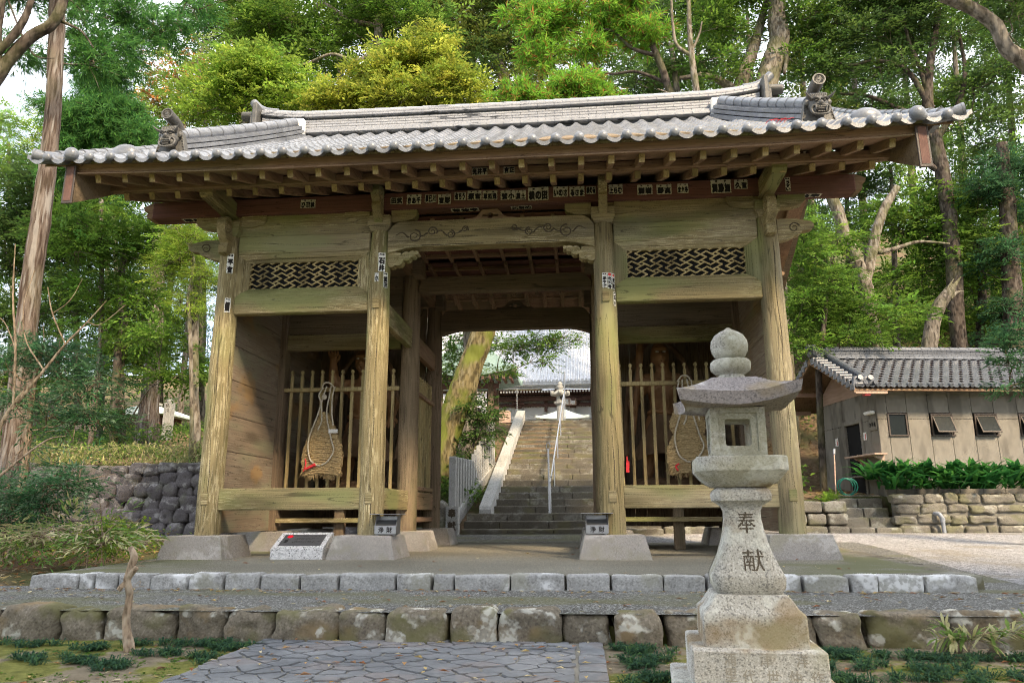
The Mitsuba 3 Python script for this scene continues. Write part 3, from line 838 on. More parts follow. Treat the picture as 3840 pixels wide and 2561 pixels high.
for s in (-1, 1):
    ms = []
    for (cx, cz, r, d) in ((1.22, 4.98, 0.11, 1), (0.93, 5.05, 0.085, -1), (0.63, 4.99, 0.07, 1), (0.40, 5.07, 0.055, -1)):
        ms.append(spiral(s * cx, cz, r, 1.6, d * s, -0.121, 0.5 + d, 0.012))
        ms.append(tube(spline([(s * (cx + r * 0.9), -0.121, cz - 0.02), (s * (cx + r + 0.09), -0.121, cz + 0.07 * d), (s * (cx + r + 0.2), -0.121, cz + 0.02 * d)], 5), np.linspace(0.013, 0.004, 11), 5))
    ms.append(tube([(s * q, -0.121, 4.80 + 0.02 + 0.1 * 0) for q in np.linspace(0.1, 1.1, 8)], 0.007, 4))
    put('carved_scroll', join(ms), 'carved_dark', G, smooth=True)  # raised dark lines paint the shade of incised grooves
    # cloud bracket under the beam end
    cl = union_all([sbox(1.45, 4.56, 1.66, 4.72), *[shapely.Point(px_, pz_).buffer(pr_) for px_, pz_, pr_ in ((1.50, 4.60, 0.095), (1.36, 4.66, 0.075), (1.26, 4.695, 0.055), (1.60, 4.55, 0.07), (1.19, 4.715, 0.032))]])
    cl = affinity.scale(cl, s, 1, origin=(0, 0))
    put('cloud_bracket', prism(cl.simplify(0.004), 'y', -0.085, 0.085), 'old_wood_x', G)
    put('carved_scroll', join([spiral(s * 1.36, 4.66, 0.055, 1.5, s, -0.087, 0, 0.009), spiral(s * 1.50, 4.60, 0.07, 1.5, -s, -0.087, 1, 0.009), spiral(s * 1.26, 4.69, 0.035, 1.2, s, -0.087, 2, 0.007)]), 'old_wood_x', G, smooth=True)

# frog-leg strut over the rainbow beams
fl = Polygon([(-0.42, 5.225), (-0.40, 5.27), (-0.30, 5.275), (-0.22, 5.30), (-0.17, 5.37), (-0.12, 5.42), (0.12, 5.42), (0.17, 5.37), (0.22, 5.30), (0.30, 5.275), (0.40, 5.27), (0.42, 5.225)])
fl = fl.difference(union_all([shapely.Point(0, 5.315).buffer(0.05), sbox(-0.13, 5.295, 0.13, 5.335)])).buffer(0.012).buffer(-0.012)
put('frog_leg_strut', prism(fl, 'y', -0.06, 0.06), 'eave_wood_x', G)
put('frog_leg_strut', move(prism(fl, 'y', -0.06, 0.06), (0, YR, -0.2)), 'inner_wood_x', G)

# bearing blocks, boat arms, noses
ba = Polygon([(-0.60, 5.455), (0.60, 5.455), (0.60, 5.36), (0.55, 5.30), (0.42, 5.262), (0.25, 5.25), (-0.25, 5.25), (-0.42, 5.262), (-0.55, 5.30), (-0.60, 5.36)])
for x in (-XO, -XI, XI, XO):
    r = lambda s, z: [(x - s, -s, z), (x + s, -s, z), (x + s, s, z), (x - s, s, z)]
    put('bearing_block', loft([r(0.13, 5.088), r(0.145, 5.11), r(0.168, 5.16), r(0.182, 5.175), r(0.182, 5.335), r(0.178, 5.345)]), 'old_wood_x', G)
    for a, b in ((-0.60, -0.182), (0.182, 0.60)):
        put('boat_arm', prism(affinity.translate(ba.intersection(sbox(a, 5.2, b, 5.5)), x, 0), 'y', -0.078 - 0.01, 0.078), 'old_wood_x', G)
    if abs(x) == XI:
        ns = Polygon([(-0.15, 5.20), (-0.22, 5.24), (-0.30, 5.33), (-0.36, 5.37), (-0.40, 5.44), (-0.38, 5.50), (-0.44, 5.55), (-0.50, 5.64), (-0.48, 5.74), (-0.36, 5.78), (-0.15, 5.78)])
        put('nose_bracket', prism(ns.buffer(0.01).buffer(-0.01), 'x', x - 0.066, x + 0.066), 'old_wood_y', G)
        for sx in (-1, 1):
            v, f = spiral(-0.30, 5.60, 0.10, 1.6, 1, 0, 0.6, 0.008)
            put('carved_scroll', (np.stack([np.full(len(v), x + sx * 0.067) + v[:, 1] * 0.5, v[:, 0], v[:, 2]], 1), f), 'old_wood_y', G, smooth=True)
    else:
        put('arm_beam', prism([(-0.98, 5.49), (-0.93, 5.44), (0.2, 5.40), (0.2, 5.66), (-0.98, 5.70)], 'x', x - 0.105, x + 0.105), 'old_wood_y', G)
        lo = Polygon([(-0.12, 4.78), (-0.20, 4.74), (-0.30, 4.76), (-0.31, 4.86), (-0.26, 4.93), (-0.33, 4.99), (-0.40, 5.08), (-0.43, 5.20), (-0.40, 5.30), (-0.33, 5.36), (-0.24, 5.36), (-0.12, 5.30)])
        put('nose_bracket', prism(lo.buffer(0.012).buffer(-0.012), 'x', x - 0.07, x + 0.07), 'old_wood_y', G)
        for sx in (-1, 1):
            v, f = spiral(-0.28, 5.17, 0.11, 1.6, 1, 0, 0.6, 0.010)
            put('carved_scroll', (np.stack([x + sx * 0.071 + v[:, 1] * 0.5, v[:, 0], v[:, 2]], 1), f), 'old_wood_y', G, smooth=True)
        s = 1 if x > 0 else -1
        kb = union_all([Polygon([(0.15, 4.70), (0.15, 5.06), (0.40, 5.06), (0.66, 5.01), (0.70, 4.93), (0.60, 4.86), (0.48, 4.86), (0.40, 4.78), (0.30, 4.73)]), shapely.Point(0.63, 4.94).buffer(0.07), shapely.Point(0.42, 4.90).buffer(0.11)])
        kb = affinity.translate(affinity.scale(kb.buffer(0.012).buffer(-0.012), s, 1, origin=(0, 0)), x, 0)
        put('beam_nose', prism(kb, 'y', -0.07, 0.07), 'old_wood_x', G)
        put('carved_scroll', join([spiral(x + s * 0.40, 4.91, 0.085, 1.5, s, -0.072, 0.3 if s > 0 else math.pi - 0.3, 0.010)]), 'carved_dark', G, smooth=True)  # dark line on the surface paints the groove shade

# eave beam (front), its twin at the back, cross beams
for y in (0, YR):
    k = put('eave_beam', box(-5.69, 5.69, y - 0.145, y + 0.145, 5.452, 5.735, 0.015), 'red_beam', G)
    for s in (-1, 1):
        e = union_all([Polygon([(5.69, 5.46), (5.78, 5.47), (5.80, 5.53), (5.74, 5.58), (5.84, 5.60), (5.86, 5.66), (5.78, 5.70), (5.69, 5.73)])])
        put('beam_nose', prism(affinity.scale(e, s, 1, origin=(0, 0)), 'y', y - 0.13, y + 0.13), 'eave_wood_x', G)
for x in (-XO, -XI, XI, XO):
    put('cross_beam', box(x - 0.1, x + 0.1, 0.15, YR - 0.15, 5.10, 5.38, 0.012), 'eave_wood_y', G)
    put('gable_wall' if abs(x) == XO else 'inner_gable', prism([(0.0, 5.385), (YR, 5.385), (YR, 5.72), (YM, 7.4), (0, 5.72)], 'x', x - 0.03, x + 0.03), 'plank_wood', G)  # plank fill added at the gables to block light

# tie beams running back, plank walls, picket fences
for s in (-1, 1):
    xi = s * XI
    for (y0, y1, zs) in ((0.17, YM - 0.16, ((0.695, 1.03), (3.66, 4.02))), (YM + 0.16, YR - 0.16, ((0.70, 1.03), (1.06, 1.14), (3.66, 4.02), (2.87, 2.95), (0.47, 0.56)))):
        for z0, z1 in zs:
            put('cross_tie', box(xi - 0.06, xi + 0.06, y0, y1, z0, z1, 0.01), 'old_wood_y' if y0 < 1 else 'eave_wood_y', G)
    for (y0, y1) in ((0.14, YM - 0.14), (YM + 0.14, YR - 0.1)):
        zz = [0.34, 1.05, 1.62, 2.2, 2.78, 3.36, 3.95, 4.55, 5.1]
        for a, b in zip(zz[:-1], zz[1:]):
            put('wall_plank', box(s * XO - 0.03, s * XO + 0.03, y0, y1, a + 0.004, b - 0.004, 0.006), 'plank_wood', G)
    X0, X1 = sorted((s * 1.98, s * 4.19))
    y = YM
    put('fence_rail', box(X0, X1, y - 0.10, y - 0.045, 2.875, 2.95, 0.006), 'picket_wood', G)
    put('fence_sill', box(X0, X1, y - 0.07, y + 0.07, 0.72, 1.02, 0.01), 'inner_wood_x', G)
    put('low_rail', box(X0, X1, y - 0.13, y - 0.03, 0.475, 0.556, 0.008), 'old_wood_x', G)
    put('back_tie_beam', box(X0, X1, y - 0.08, y + 0.08, 3.69, 3.985, 0.012), 'old_wood_x', G)
    put('strut', box(s * 3.05 - 0.09, s * 3.05 + 0.09, y + 0.0, y + 0.15, 0.0, 0.72, 0.01), 'inner_wood_z', G)
    pk = Polygon([(-0.026, 1.02), (0.026, 1.02), (0.026, 3.17), (0.012, 3.205), (0.012, 3.222), (0.028, 3.238), (0.031, 3.262), (0.020, 3.285), (0, 3.298), (-0.020, 3.285), (-0.031, 3.262), (-0.028, 3.238), (-0.012, 3.222), (-0.012, 3.205), (-0.026, 3.17)])
    k0 = put('picket', move(prism(pk, 'y', -0.044, 0.0), (s * 2.11, y, 0)), 'picket_wood', G)
    for i in range(1, 11):
        copy(k0, 'picket', G, at=T().translate([s * 0.196 * i, 0.0, 0]))
    for i in range(9):
        put('side_picket', move(rot(prism(pk, 'y', -0.02, 0.02), [0, 0, 1], math.pi / 2), (xi, YM + 0.32 + 0.21 * i, 0)), 'picket_wood', G)
    # plank back and floor of the guardian's cell
    nb = 9
    for i in range(nb):
        a = X0 + (X1 - X0) * i / nb; b = X0 + (X1 - X0) * (i + 1) / nb
        put('back_plank', box(a + 0.003, b - 0.003, YR - 0.03, YR + 0.03, 0.36, 5.1, 0.005), 'inner_wood_z', G)
    put('cell_floor', box(X0, X1, YM + 0.08, YR - 0.04, 0.86, 0.92, 0.005), 'inner_wood_x', G)
    put('rear_rail', box(X0, X1, YR + 0.035, YR + 0.12, 0.70, 1.02, 0.01), 'inner_wood_x', G)
    put('cell_ceiling', box(X0 - 0.1, X1 + 0.1, 0.1, YR - 0.1, 5.12, 5.15, 0.004), 'inner_wood_x', G)
    # inside face boards over the middle row
    put('transom_board', box(X0, X1, YM - 0.03, YM + 0.03, 3.99, 5.1, 0.005), 'inner_wood_x', G)

# coffered ceiling over the passage
for (y0, y1) in ((0.16, YM - 0.12), (YM + 0.12, YR - 0.12)):
    put('ceiling_board', box(-1.69, 1.69, y0, y1, 5.40, 5.425, 0.003), 'red_beam', G)
    for i in range(-3, 4):
        put('ceiling_batten', box(i * 0.5 - 0.035, i * 0.5 + 0.035, y0, y1, 5.325, 5.40, 0.005), 'eave_wood_y', G)
    n = 4
    for i in range(n):
        yy = y0 + (i + 0.5) * (y1 - y0) / n
        put('ceiling_rib', box(-1.68, 1.68, yy - 0.03, yy + 0.03, 5.335, 5.399, 0.005), 'eave_wood_x', G)
    for s in (-1, 1):
        put('bracket_block', box(s * 1.62 - 0.1, s * 1.62 + 0.1, y1 - 0.35, y1, 5.0, 5.32, 0.02), 'inner_wood_x', G)

# ---- rafters, boards, fascia: front and mirrored at the back
RX = [-5.63 + 0.41704 * i for i in range(28)]
bz = lambda y: 5.485 + 0.40 * (y + 0.95)      # centre line of the base rafters
fz = lambda y: 5.402 + 0.36 * (y + 1.65)      # centre line of the flying rafters
both = []
for x in RX:
    both.append(('base_rafter', beam((x, -0.95, bz(-0.95)), (x, YM + 0.02, bz(YM + 0.02)), 0.088, 0.116, 0.006), 'eave_wood_y'))
    both.append(('flying_rafter', swept(beam((x, -1.65, fz(-1.65)), (x, -0.85, fz(-0.85)), 0.086, 0.122, 0.006)), 'eave_wood_y'))
for x in RX:
    both.append(('rafter_end', beam((x, -0.955, bz(-0.955)), (x, -0.949, bz(-0.949)), 0.082, 0.110, 0.003), 'picket_wood'))
    both.append(('rafter_end', swept(beam((x, -1.656, fz(-1.656)), (x, -1.649, fz(-1.649)), 0.080, 0.116, 0.003)), 'picket_wood'))
both.append(('batten_board', box(-5.9, 5.9, -1.03, -0.90, 5.548, 5.678, 0.008), 'eave_wood_x'))
sl_b = math.atan(0.40)
both.append(('soffit_board', prism([(-0.98, bz(-0.98) + 0.066), (-0.98, bz(-0.98) + 0.09), (YM + 0.05, bz(YM + 0.05) + 0.09), (YM + 0.05, bz(YM + 0.05) + 0.066)], 'x', -5.93, 5.93), 'eave_wood_y'))
gxs = np.linspace(-5.95, 5.95, 40)
for nm, off, bsd in (('soffit_board', 0.064, 'eave_wood_x'),):
    ring = lambda x: [(x, -1.82, fz(-1.82) + off), (x, -1.82, fz(-1.82) + off + 0.022), (x, -0.9, fz(-0.9) + off + 0.022), (x, -0.9, fz(-0.9) + off)]
    m = swept(loft([ring(x) for x in gxs])); both.append((nm, m, bsd))
ring = lambda x: [(x, -1.76, 5.462), (x, -1.64, 5.475), (x, -1.64, 5.575), (x, -1.79, 5.572)]
m = swept(loft([ring(x) for x in gxs])); both.append(('fascia', (m[0], m[1][:, ::-1]), 'eave_wood_x'))
e = np.linspace(-6.0, 6.0, 43)
for a, b in zip(e[:-1], e[1:]):
    both.append(('eave_board', swept(box(a + 0.003, b - 0.003, -1.835, -1.60, 5.576, 5.618, 0.005)), 'old_wood_y'))
for nm, m, bsd in both:
    k = put(nm, m, bsd, G, smooth=False)
    copy(k, nm, G, at=MIR)

# barge boards
yy = np.linspace(-1.82, YM, 24)
rz = lambda y: 5.575 + 0.549 * (y + 1.95) + 0.0148 * (y + 1.95) ** 2
topl = [(y, rz(y) - 0.03) for y in yy]
botl = [(y, rz(y) - 0.03 - (0.60 - 0.12 * sstep(-1.8, 1.5, y))) for y in yy]
hp = Polygon(topl + botl[::-1]).buffer(0)
for s in (-1, 1):
    a, b = sorted((s * 5.86, s * 6.0))
    k = put('barge_board', prism(hp, 'x', a, b), 'inner_wood_x', G)
    copy(k, 'barge_board', G, at=MIR)
    k = put('barge_end', box(a - 0.012, b + 0.012, -1.85, -1.822, 5.0, 5.60, 0.006), 'dark_frame', G)
    put('barge_panel', box(a + 0.015, b - 0.015, -1.856, -1.84, 5.04, 5.57, 0.004), 'hall_wood', G)
    put('verge_board', swept(prism([(y, z + 0.0) for y, z in [(yy[0], rz(yy[0]) - 0.125)] + [(y, rz(y) - 0.125) for y in yy[1:]]] + [(y, rz(y) - 0.09) for y in yy[::-1]], 'x', *sorted((s * 5.8, s * 6.36)))), 'eave_wood_y', G)

# ---- tiles
TW, NT = 0.318, 40
TX = [(i - (NT - 1) / 2) * TW for i in range(NT)]
tq = np.linspace(0, 1, 11)
wave = lambda t: 0.042 * np.cos(2 * np.pi * t) + 0.006 * np.cos(4 * np.pi * t) + 0.006 * np.sin(2 * np.pi * t)


def tile_mesh(x, y0, y1, lift, th=0.022):
    rings = []
    for t in tq:
        X = x + t * TW; w = wave(t)
        za, zb = rz(y0) + lift + w, rz(y1) + w
        rings.append([(X, y0, za - th), (X, y0, za), (X, y1, zb), (X, y1, zb - th)])
    v, f = loft(rings)
    return swept((v, f[:, ::-1]))


EXP = 0.235
first = None
for i, x in enumerate(TX[:-1]):
    put('eave_tile', tile_mesh(x, -1.985, -1.985 + EXP + 0.03, 0.026, 0.06), 'roof_tile', G, smooth=35)
for x in (TX[0] - TW, TX[-1]):
    put('eave_tile', tile_mesh(x, -1.985, -1.985 + EXP + 0.03, 0.026, 0.06), 'roof_tile', G, smooth=35)
for i, x in enumerate(TX):
    v, f = _ICO[3] if False else _ICO[2]
    put('eave_boss', swept((v * [0.066, 0.05, 0.066] + [x + 0.005, -2.0, rz(-1.985) + 0.030], f)), 'roof_tile', G, smooth=True)
for j in range(1, 8):
    y0 = -1.985 + j * EXP
    for x in TX[:-1]:
        put('roof_tile', tile_mesh(x, y0, y0 + EXP + 0.03, 0.022), 'roof_tile', G, smooth=35)
rest = []
for j in range(8, 19):
    y0 = -1.985 + j * EXP
    for x in TX[:-1]:
        rest.append(tile_mesh(x, y0, y0 + EXP + 0.03, 0.022))
put('upper_roof_tiles', join(rest), 'roof_tile', G, smooth=35, kind='stuff')
back = []
for x in TX[:-1]:
    rings = []
    for t in tq[::2]:
        X = x + t * TW; w = wave(t)
        rings.append([(X, y, rz(2 * YM - y) + w) for y in np.linspace(YM, 2 * YM + 1.98, 14)])
    R = np.array(rings); v = R.reshape(-1, 3); m_, n_ = R.shape[:2]
    i_, j_ = np.meshgrid(np.arange(m_ - 1), np.arange(n_ - 1), indexing='ij'); a_ = i_ * n_ + j_
    q_ = np.stack([a_, a_ + n_, a_ + n_ + 1, a_ + 1], -1).reshape(-1, 4)
    back.append(swept((v, np.vstack([q_[:, [0, 1, 2]], q_[:, [0, 2, 3]]]))))
put('rear_roof_tiles', join(back), 'roof_tile', G, smooth=35, kind='stuff')
put('roof_bed', join([swept(prism([(y, rz(y) - 0.06) for y in yy] + [(y, rz(y) - 0.085) for y in yy[::-1]], 'x', -6.32, 6.32)),
                      swept(prism([(2 * YM - y, rz(y) - 0.06) for y in yy] + [(2 * YM - y, rz(y) - 0.085) for y in yy[::-1]], 'x', -6.32, 6.32))]), 'inner_wood_x', G)

# verge: broad roll tile along the end of the eave with a crest disc, big boss and dome
def crest(r, n=16):
    ms = [lathe([(0, 0.012), (r * 0.16, 0.012), (r * 0.2, 0.0)], 12), lathe([(r * 0.80, 0), (r * 0.82, 0.014), (r, 0.014), (r, -0.02)], 28), lathe([(0, 0.0), (r * 0.82, 0.0)], 28)]
    for i in range(n):
        a = 2 * np.pi * i / n; d = np.array([np.cos(a), np.sin(a)]); q = np.array([-d[1], d[0]])
        p = [d * r * 0.22 , d * r * 0.70 + q * r * 0.105, d * r * 0.77, d * r * 0.70 - q * r * 0.105]
        v = np.array([[*p[0], 0.001], [*p[1], 0.001], [*p[2], 0.001], [*p[3], 0.001], [*(d * r * 0.62), 0.014]])
        ms.append((v, np.array([[0, 1, 4], [1, 2, 4], [2, 3, 4], [3, 0, 4]])))
    return join(ms)


def facing(m, c, d):
    """Put a mesh built in the xy plane with +z outwards at c, facing direction d."""
    d = np.asarray(d, float); d /= np.linalg.norm(d); x = np.cross([0, 0, 1.0], d); x /= np.linalg.norm(x); y = np.cross(d, x)
    return np.asarray(c) + m[0][:, :1] * x + m[0][:, 1:2] * y + m[0][:, 2:3] * d, m[1]


for s in (-1, 1):
    zc_ = rz(-1.9) + float(upz(6.2)) - 0.01
    pth = [(s * 5.75, -1.60, zc_ + 0.06), (s * 6.0, -1.78, zc_ + 0.02), (s * 6.28, -1.9, zc_ + 0.03), (s * 6.43, -1.95, zc_ + 0.06)]
    put('verge_roll', tube(spline(pth, 6), [0.075] * 12 + [0.08, 0.083, 0.086, 0.088, 0.09, 0.092, 0.092], 18), 'roof_tile', G, smooth=40)
    put('verge_crest', facing(crest(0.094), (s * 6.432, -1.953, zc_ + 0.06), (s * 0.93, -0.36, 0.1)), 'roof_tile', G, smooth=30)
    v, f = _ICO[3]
    put('verge_boss', (v * [0.10, 0.085, 0.10] + [s * 5.83, -2.0, zc_ + 0.02], f), 'roof_tile', G, smooth=True)
    put('verge_dome', (v * [0.22, 0.15, 0.16] + [s * 5.45, -1.35, rz(-1.35) + 0.08], f), 'roof_tile', G, smooth=True)
    # verge tiles up the gable edge
    for j in range(17):
        y0 = -1.95 + j * 0.25
        put('verge_tile', tube([(s * (6.28 + 0.02 * (j == 0)), y0, rz(y0) + 0.055 + float(upz(6.1)) * sstep(1.5, -1.2, y0)), (s * 6.28, y0 + 0.262, rz(y0 + 0.262) + 0.035 + float(upz(6.1)) * sstep(1.5, -1.2, y0))], [0.074, 0.066], 14), 'roof_tile', G, smooth=40)
        if j > 1:
            put('verge_skirt', box(*sorted((s * 6.30, s * 6.39)), y0, y0 + 0.245, rz(y0) - 0.13 + float(upz(6.1)) * sstep(1.5, -1.2, y0), rz(y0) + 0.075 + float(upz(6.1)) * sstep(1.5, -1.2, y0), 0.006), 'roof_tile', G)

# main ridge
uz = lambda x: 0.10 * np.clip((np.abs(x) - 3.9) / 1.1, 0, None) ** 2 + 0.03 * (np.abs(x) / 5) ** 2


def ridged(m):
    v = np.array(m[0], float); v[:, 2] += uz(v[:, 0]); return v, m[1]


put('ridge_core', ridged(join([box(a, b, YM - 0.125, YM + 0.125, 8.0, 8.66, 0.004) for a, b in zip(np.linspace(-5.0, 5.0, 21)[:-1], np.linspace(-5.0, 5.0, 21)[1:])])), 'dark_tile', G)
rows = [(8.135, 0.26, 0.055), (8.192, 0.235, 0.052), (8.252, 0.165, 0.056), (8.310, 0.163, 0.056), (8.368, 0.161, 0.056), (8.426, 0.159, 0.050), (8.515, 0.215, 0.052), (8.570, 0.205, 0.05)]
for j, (z0, hw, h) in enumerate(rows):
    e = np.arange(-5.02 - 0.17 * (j % 2), 5.35, 0.335); e = np.clip(e, -5.02, 5.02)
    for a, b in zip(e[:-1], e[1:]):
        if b - a > 0.04:
            put('ridge_tile', ridged(box(a + 0.0022, b - 0.0022, YM - hw, YM + hw, z0, z0 + h - 0.004, 0.006)), 'ridge_tile', G)
e = np.arange(-5.0, 5.01, 0.3333)
for a, b in zip(e[:-1], e[1:]):
    v, f = tube([(a, YM, 8.655), (b + 0.012, YM, 8.655)], [0.108, 0.10], 16)
    put('ridge_cap', ridged((v, f)), 'roof_tile' if False else 'ridge_tile', G, smooth=40)
for s in (-1, 1):
    x = s * 5.05
    put('ridge_end_tile', join([box(*sorted((x, x + s * 0.10)), YM - 0.36, YM + 0.36, 8.05, 8.86, 0.02),
                                box(*sorted((x + s * 0.10, x + s * 0.16)), YM - 0.30, YM + 0.30, 8.0, 8.6, 0.03),
                                tube([(x + s * 0.1, YM, 8.72), (x + s * 0.45, YM, 8.74)], 0.10, 14), tube([(x + s * 0.1, YM - 0.16, 8.66), (x + s * 0.38, YM - 0.16, 8.67)], 0.075, 12), tube([(x + s * 0.1, YM + 0.16, 8.66), (x + s * 0.38, YM + 0.16, 8.67)], 0.075, 12)]), 'oni_tile', G, smooth=35)
    put('ridge_horn', tube(spline([(s * 4.75, YM, 8.78), (s * 4.98, YM, 8.82), (s * 5.15, YM, 8.91), (s * 5.30, YM, 9.06)], 6), np.r_[np.linspace(0.10, 0.09, 10), np.linspace(0.088, 0.085, 9)], 16), 'roof_tile', G, smooth=40)

# descending ridges with a demon tile at the foot
for s in (-1, 1):
    ty = np.linspace(-1.0, 2.1, 12)
    tx = s * (4.90 - 0.66 * ((ty + 1.0) / 3.1) ** 1.4)
    tz = rz(ty) + 0.02
    P0 = np.stack([tx, ty, tz], 1)
    side = np.array([1.0, 0, 0])
    up3 = np.array([0, -0.42, 0.9])
    for lay, (h0, h1, w) in enumerate(((0.0, 0.075, 0.225), (0.095, 0.155, 0.195), (0.175, 0.232, 0.165))):
        for a in range(len(ty) - 1):
            A, B = P0[a], P0[a + 1]
            d = (B - A) * 0.004
            rg = lambda P: [P - side * w + up3 * h0, P + side * w + up3 * h0, P + side * w + up3 * h1, P - side * w + up3 * h1]
            v, f = loft([rg(A + d), rg(B - d)])
            put('descending_ridge_tile', (v, f[:, ::-1]), 'roof_tile', G)
    put('descending_ridge_core', loft([[q - side * 0.10, q + side * 0.10, q + side * 0.10 + up3 * 0.25, q - side * 0.10 + up3 * 0.25][::-1] for q in P0]), 'dark_tile', G)  # darker core paints the shadow lines between the tile layers
    for a in range(len(ty) - 1):
        A, B = P0[a] + up3 * 0.30, P0[a + 1] + up3 * 0.30
        put('descending_ridge_cap', tube([A, B + (B - A) * 0.06], [0.102, 0.092], 16), 'roof_tile', G, smooth=40)
    put('plaster_end', box(tx[-1] - 0.19, tx[-1] + 0.19, 2.02, 2.14, tz[-1], tz[-1] + 0.40, 0.03), 'plaster', G)
    # demon tile
    o = np.array([s * 4.90, -1.10, rz(-1.0) + 0.02])
    OS = (0.80, 0.80, 0.64)
    mvs = lambda m, d, k: move(scl(m, k), d)
    D = newkey(G + '__demon_tile')
    pl = Polygon([(-0.31, 0.0), (-0.27, 0.18), (-0.235, 0.40), (-0.20, 0.56), (-0.12, 0.66), (0, 0.69), (0.12, 0.66), (0.20, 0.56), (0.235, 0.40), (0.27, 0.18), (0.31, 0.0)])
    scene[D] = mikit.ply(mvs(prism(pl, 'y', 0.0, 0.13), o, OS), 'oni_tile', smooth=30)
    D2 = D
    face = [blob((0, -0.06, 0.36), (0.175, 0.13, 0.24), 3, 1, 0.06, 3), blob((0, -0.10, 0.20), (0.16, 0.10, 0.13), 3, 1, 0.05, 4)]
    hair = [tube(spline([(k * 0.028, -0.13, 0.50), (k * 0.034, -0.13, 0.58), (k * 0.030, -0.06, 0.655)], 4), [0.017] * 8 + [0.008], 6) for k in range(-4, 5)]
    brow = [tube(spline([(q * 0.02, -0.20, 0.405), (q * 0.08, -0.21, 0.445), (q * 0.15, -0.16, 0.43)], 5), np.r_[np.linspace(0.026, 0.032, 6), np.linspace(0.03, 0.012, 5)], 8) for q in (-1, 1)]
    eye = [blob((q * 0.072, -0.185, 0.385), (0.030, 0.028, 0.022), 2, 1, 0, 1) for q in (-1, 1)]
    nose = [blob((0, -0.215, 0.315), (0.042, 0.045, 0.055), 2, 1, 0.05, 1), *[blob((q * 0.042, -0.20, 0.292), (0.028, 0.03, 0.024), 2, 1, 0, 1) for q in (-1, 1)]]
    cheek = [tube(spline([(q * 0.05, -0.19, 0.262), (q * 0.12, -0.175, 0.27), (q * 0.155, -0.15, 0.21), (q * 0.14, -0.16, 0.11), (q * 0.08, -0.165, 0.055)], 5), 0.024, 8) for q in (-1, 1)]
    lipb = [tube(spline([(-0.12, -0.17, 0.07), (0, -0.185, 0.045), (0.12, -0.17, 0.07)], 6), 0.022, 8), tube(spline([(-0.1, -0.19, 0.255), (0, -0.205, 0.262), (0.1, -0.19, 0.255)], 6), 0.018, 8)]
    put('face', mvs(join(face + hair + brow + eye + nose + cheek + lipb), o, OS), 'oni_tile', D2, smooth=True)
    put('mouth', mvs(blob((0, -0.165, 0.165), (0.095, 0.035, 0.062), 2, 1, 0, 1), o, OS), 'shade_black', D2, smooth=True)
    put('teeth', mvs(join([box(-0.075 + 0.031 * k, -0.048 + 0.031 * k, -0.212, -0.18, 0.205, 0.235, 0.004) for k in range(5)]), o, OS), 'oni_tile', D2, kind='stuff')
    put('lower_teeth', mvs(join([box(-0.06 + 0.031 * k, -0.035 + 0.031 * k, -0.208, -0.18, 0.095, 0.118, 0.004) for k in range(4)]), o, OS), 'oni_tile', D2, kind='stuff')
    for q in (-1, 1):
        put('fang', mvs(tube([(q * 0.088, -0.205, 0.245), (q * 0.094, -0.215, 0.20), (q * 0.092, -0.21, 0.155)], [0.018, 0.014, 0.003], 8), o, OS), 'oni_tile', D2, smooth=True)
        put('horn', mvs(tube(spline([(q * 0.13, -0.13, 0.455), (q * 0.20, -0.20, 0.49), (q * 0.265, -0.25, 0.565)], 5), np.linspace(0.042, 0.006, 11), 10), o, OS), 'oni_tile', D2, smooth=True)
        put('ear', mvs(blob((q * 0.185, -0.06, 0.43), (0.055, 0.03, 0.075), 2, 1, 0.1, 2), o, OS), 'oni_tile', D2, smooth=True)
        put('studs', mvs(join([blob((q * (0.268 - 0.017 * k), -0.008, 0.07 + 0.075 * k), (0.017, 0.014, 0.017), 1, 1, 0, 1) for k in range(6)]), o, OS), 'oni_tile', D2, smooth=True)
        put('rim', mvs(tube([(q * 0.295, -0.004, 0.005), (q * 0.255, -0.004, 0.20), (q * 0.222, -0.004, 0.41), (q * 0.19, -0.004, 0.55)], 0.013, 8), o, OS), 'oni_tile', D2, smooth=True)
    put('crest_tube', tube(spline([(o[0], -0.45, rz(-0.45) + 0.34), (o[0], -0.80, o[2] + 0.44), (o[0], -1.02, o[2] + 0.535), (o[0], -1.28, o[2] + 0.56)], 6), np.linspace(0.082, 0.09, 19), 20), 'oni_tile', D2, smooth=40)
    put('crest', facing(crest(0.092), (o[0], -1.283, o[2] + 0.561), (0.0, -0.99, 0.06)), 'oni_tile', D2, smooth=30)
put('pine_sprig', join([tube(spline([(4.1 + 0.05 * k, -1.2, rz(-1.2) + 0.04), (4.15 + 0.05 * k, -1.25, rz(-1.2) + 0.10), (4.22 + 0.055 * k, -1.3, rz(-1.2) + 0.08 + 0.02 * (k % 2))], 4), 0.004, 4) for k in range(6)]), 'red_cloth', G)

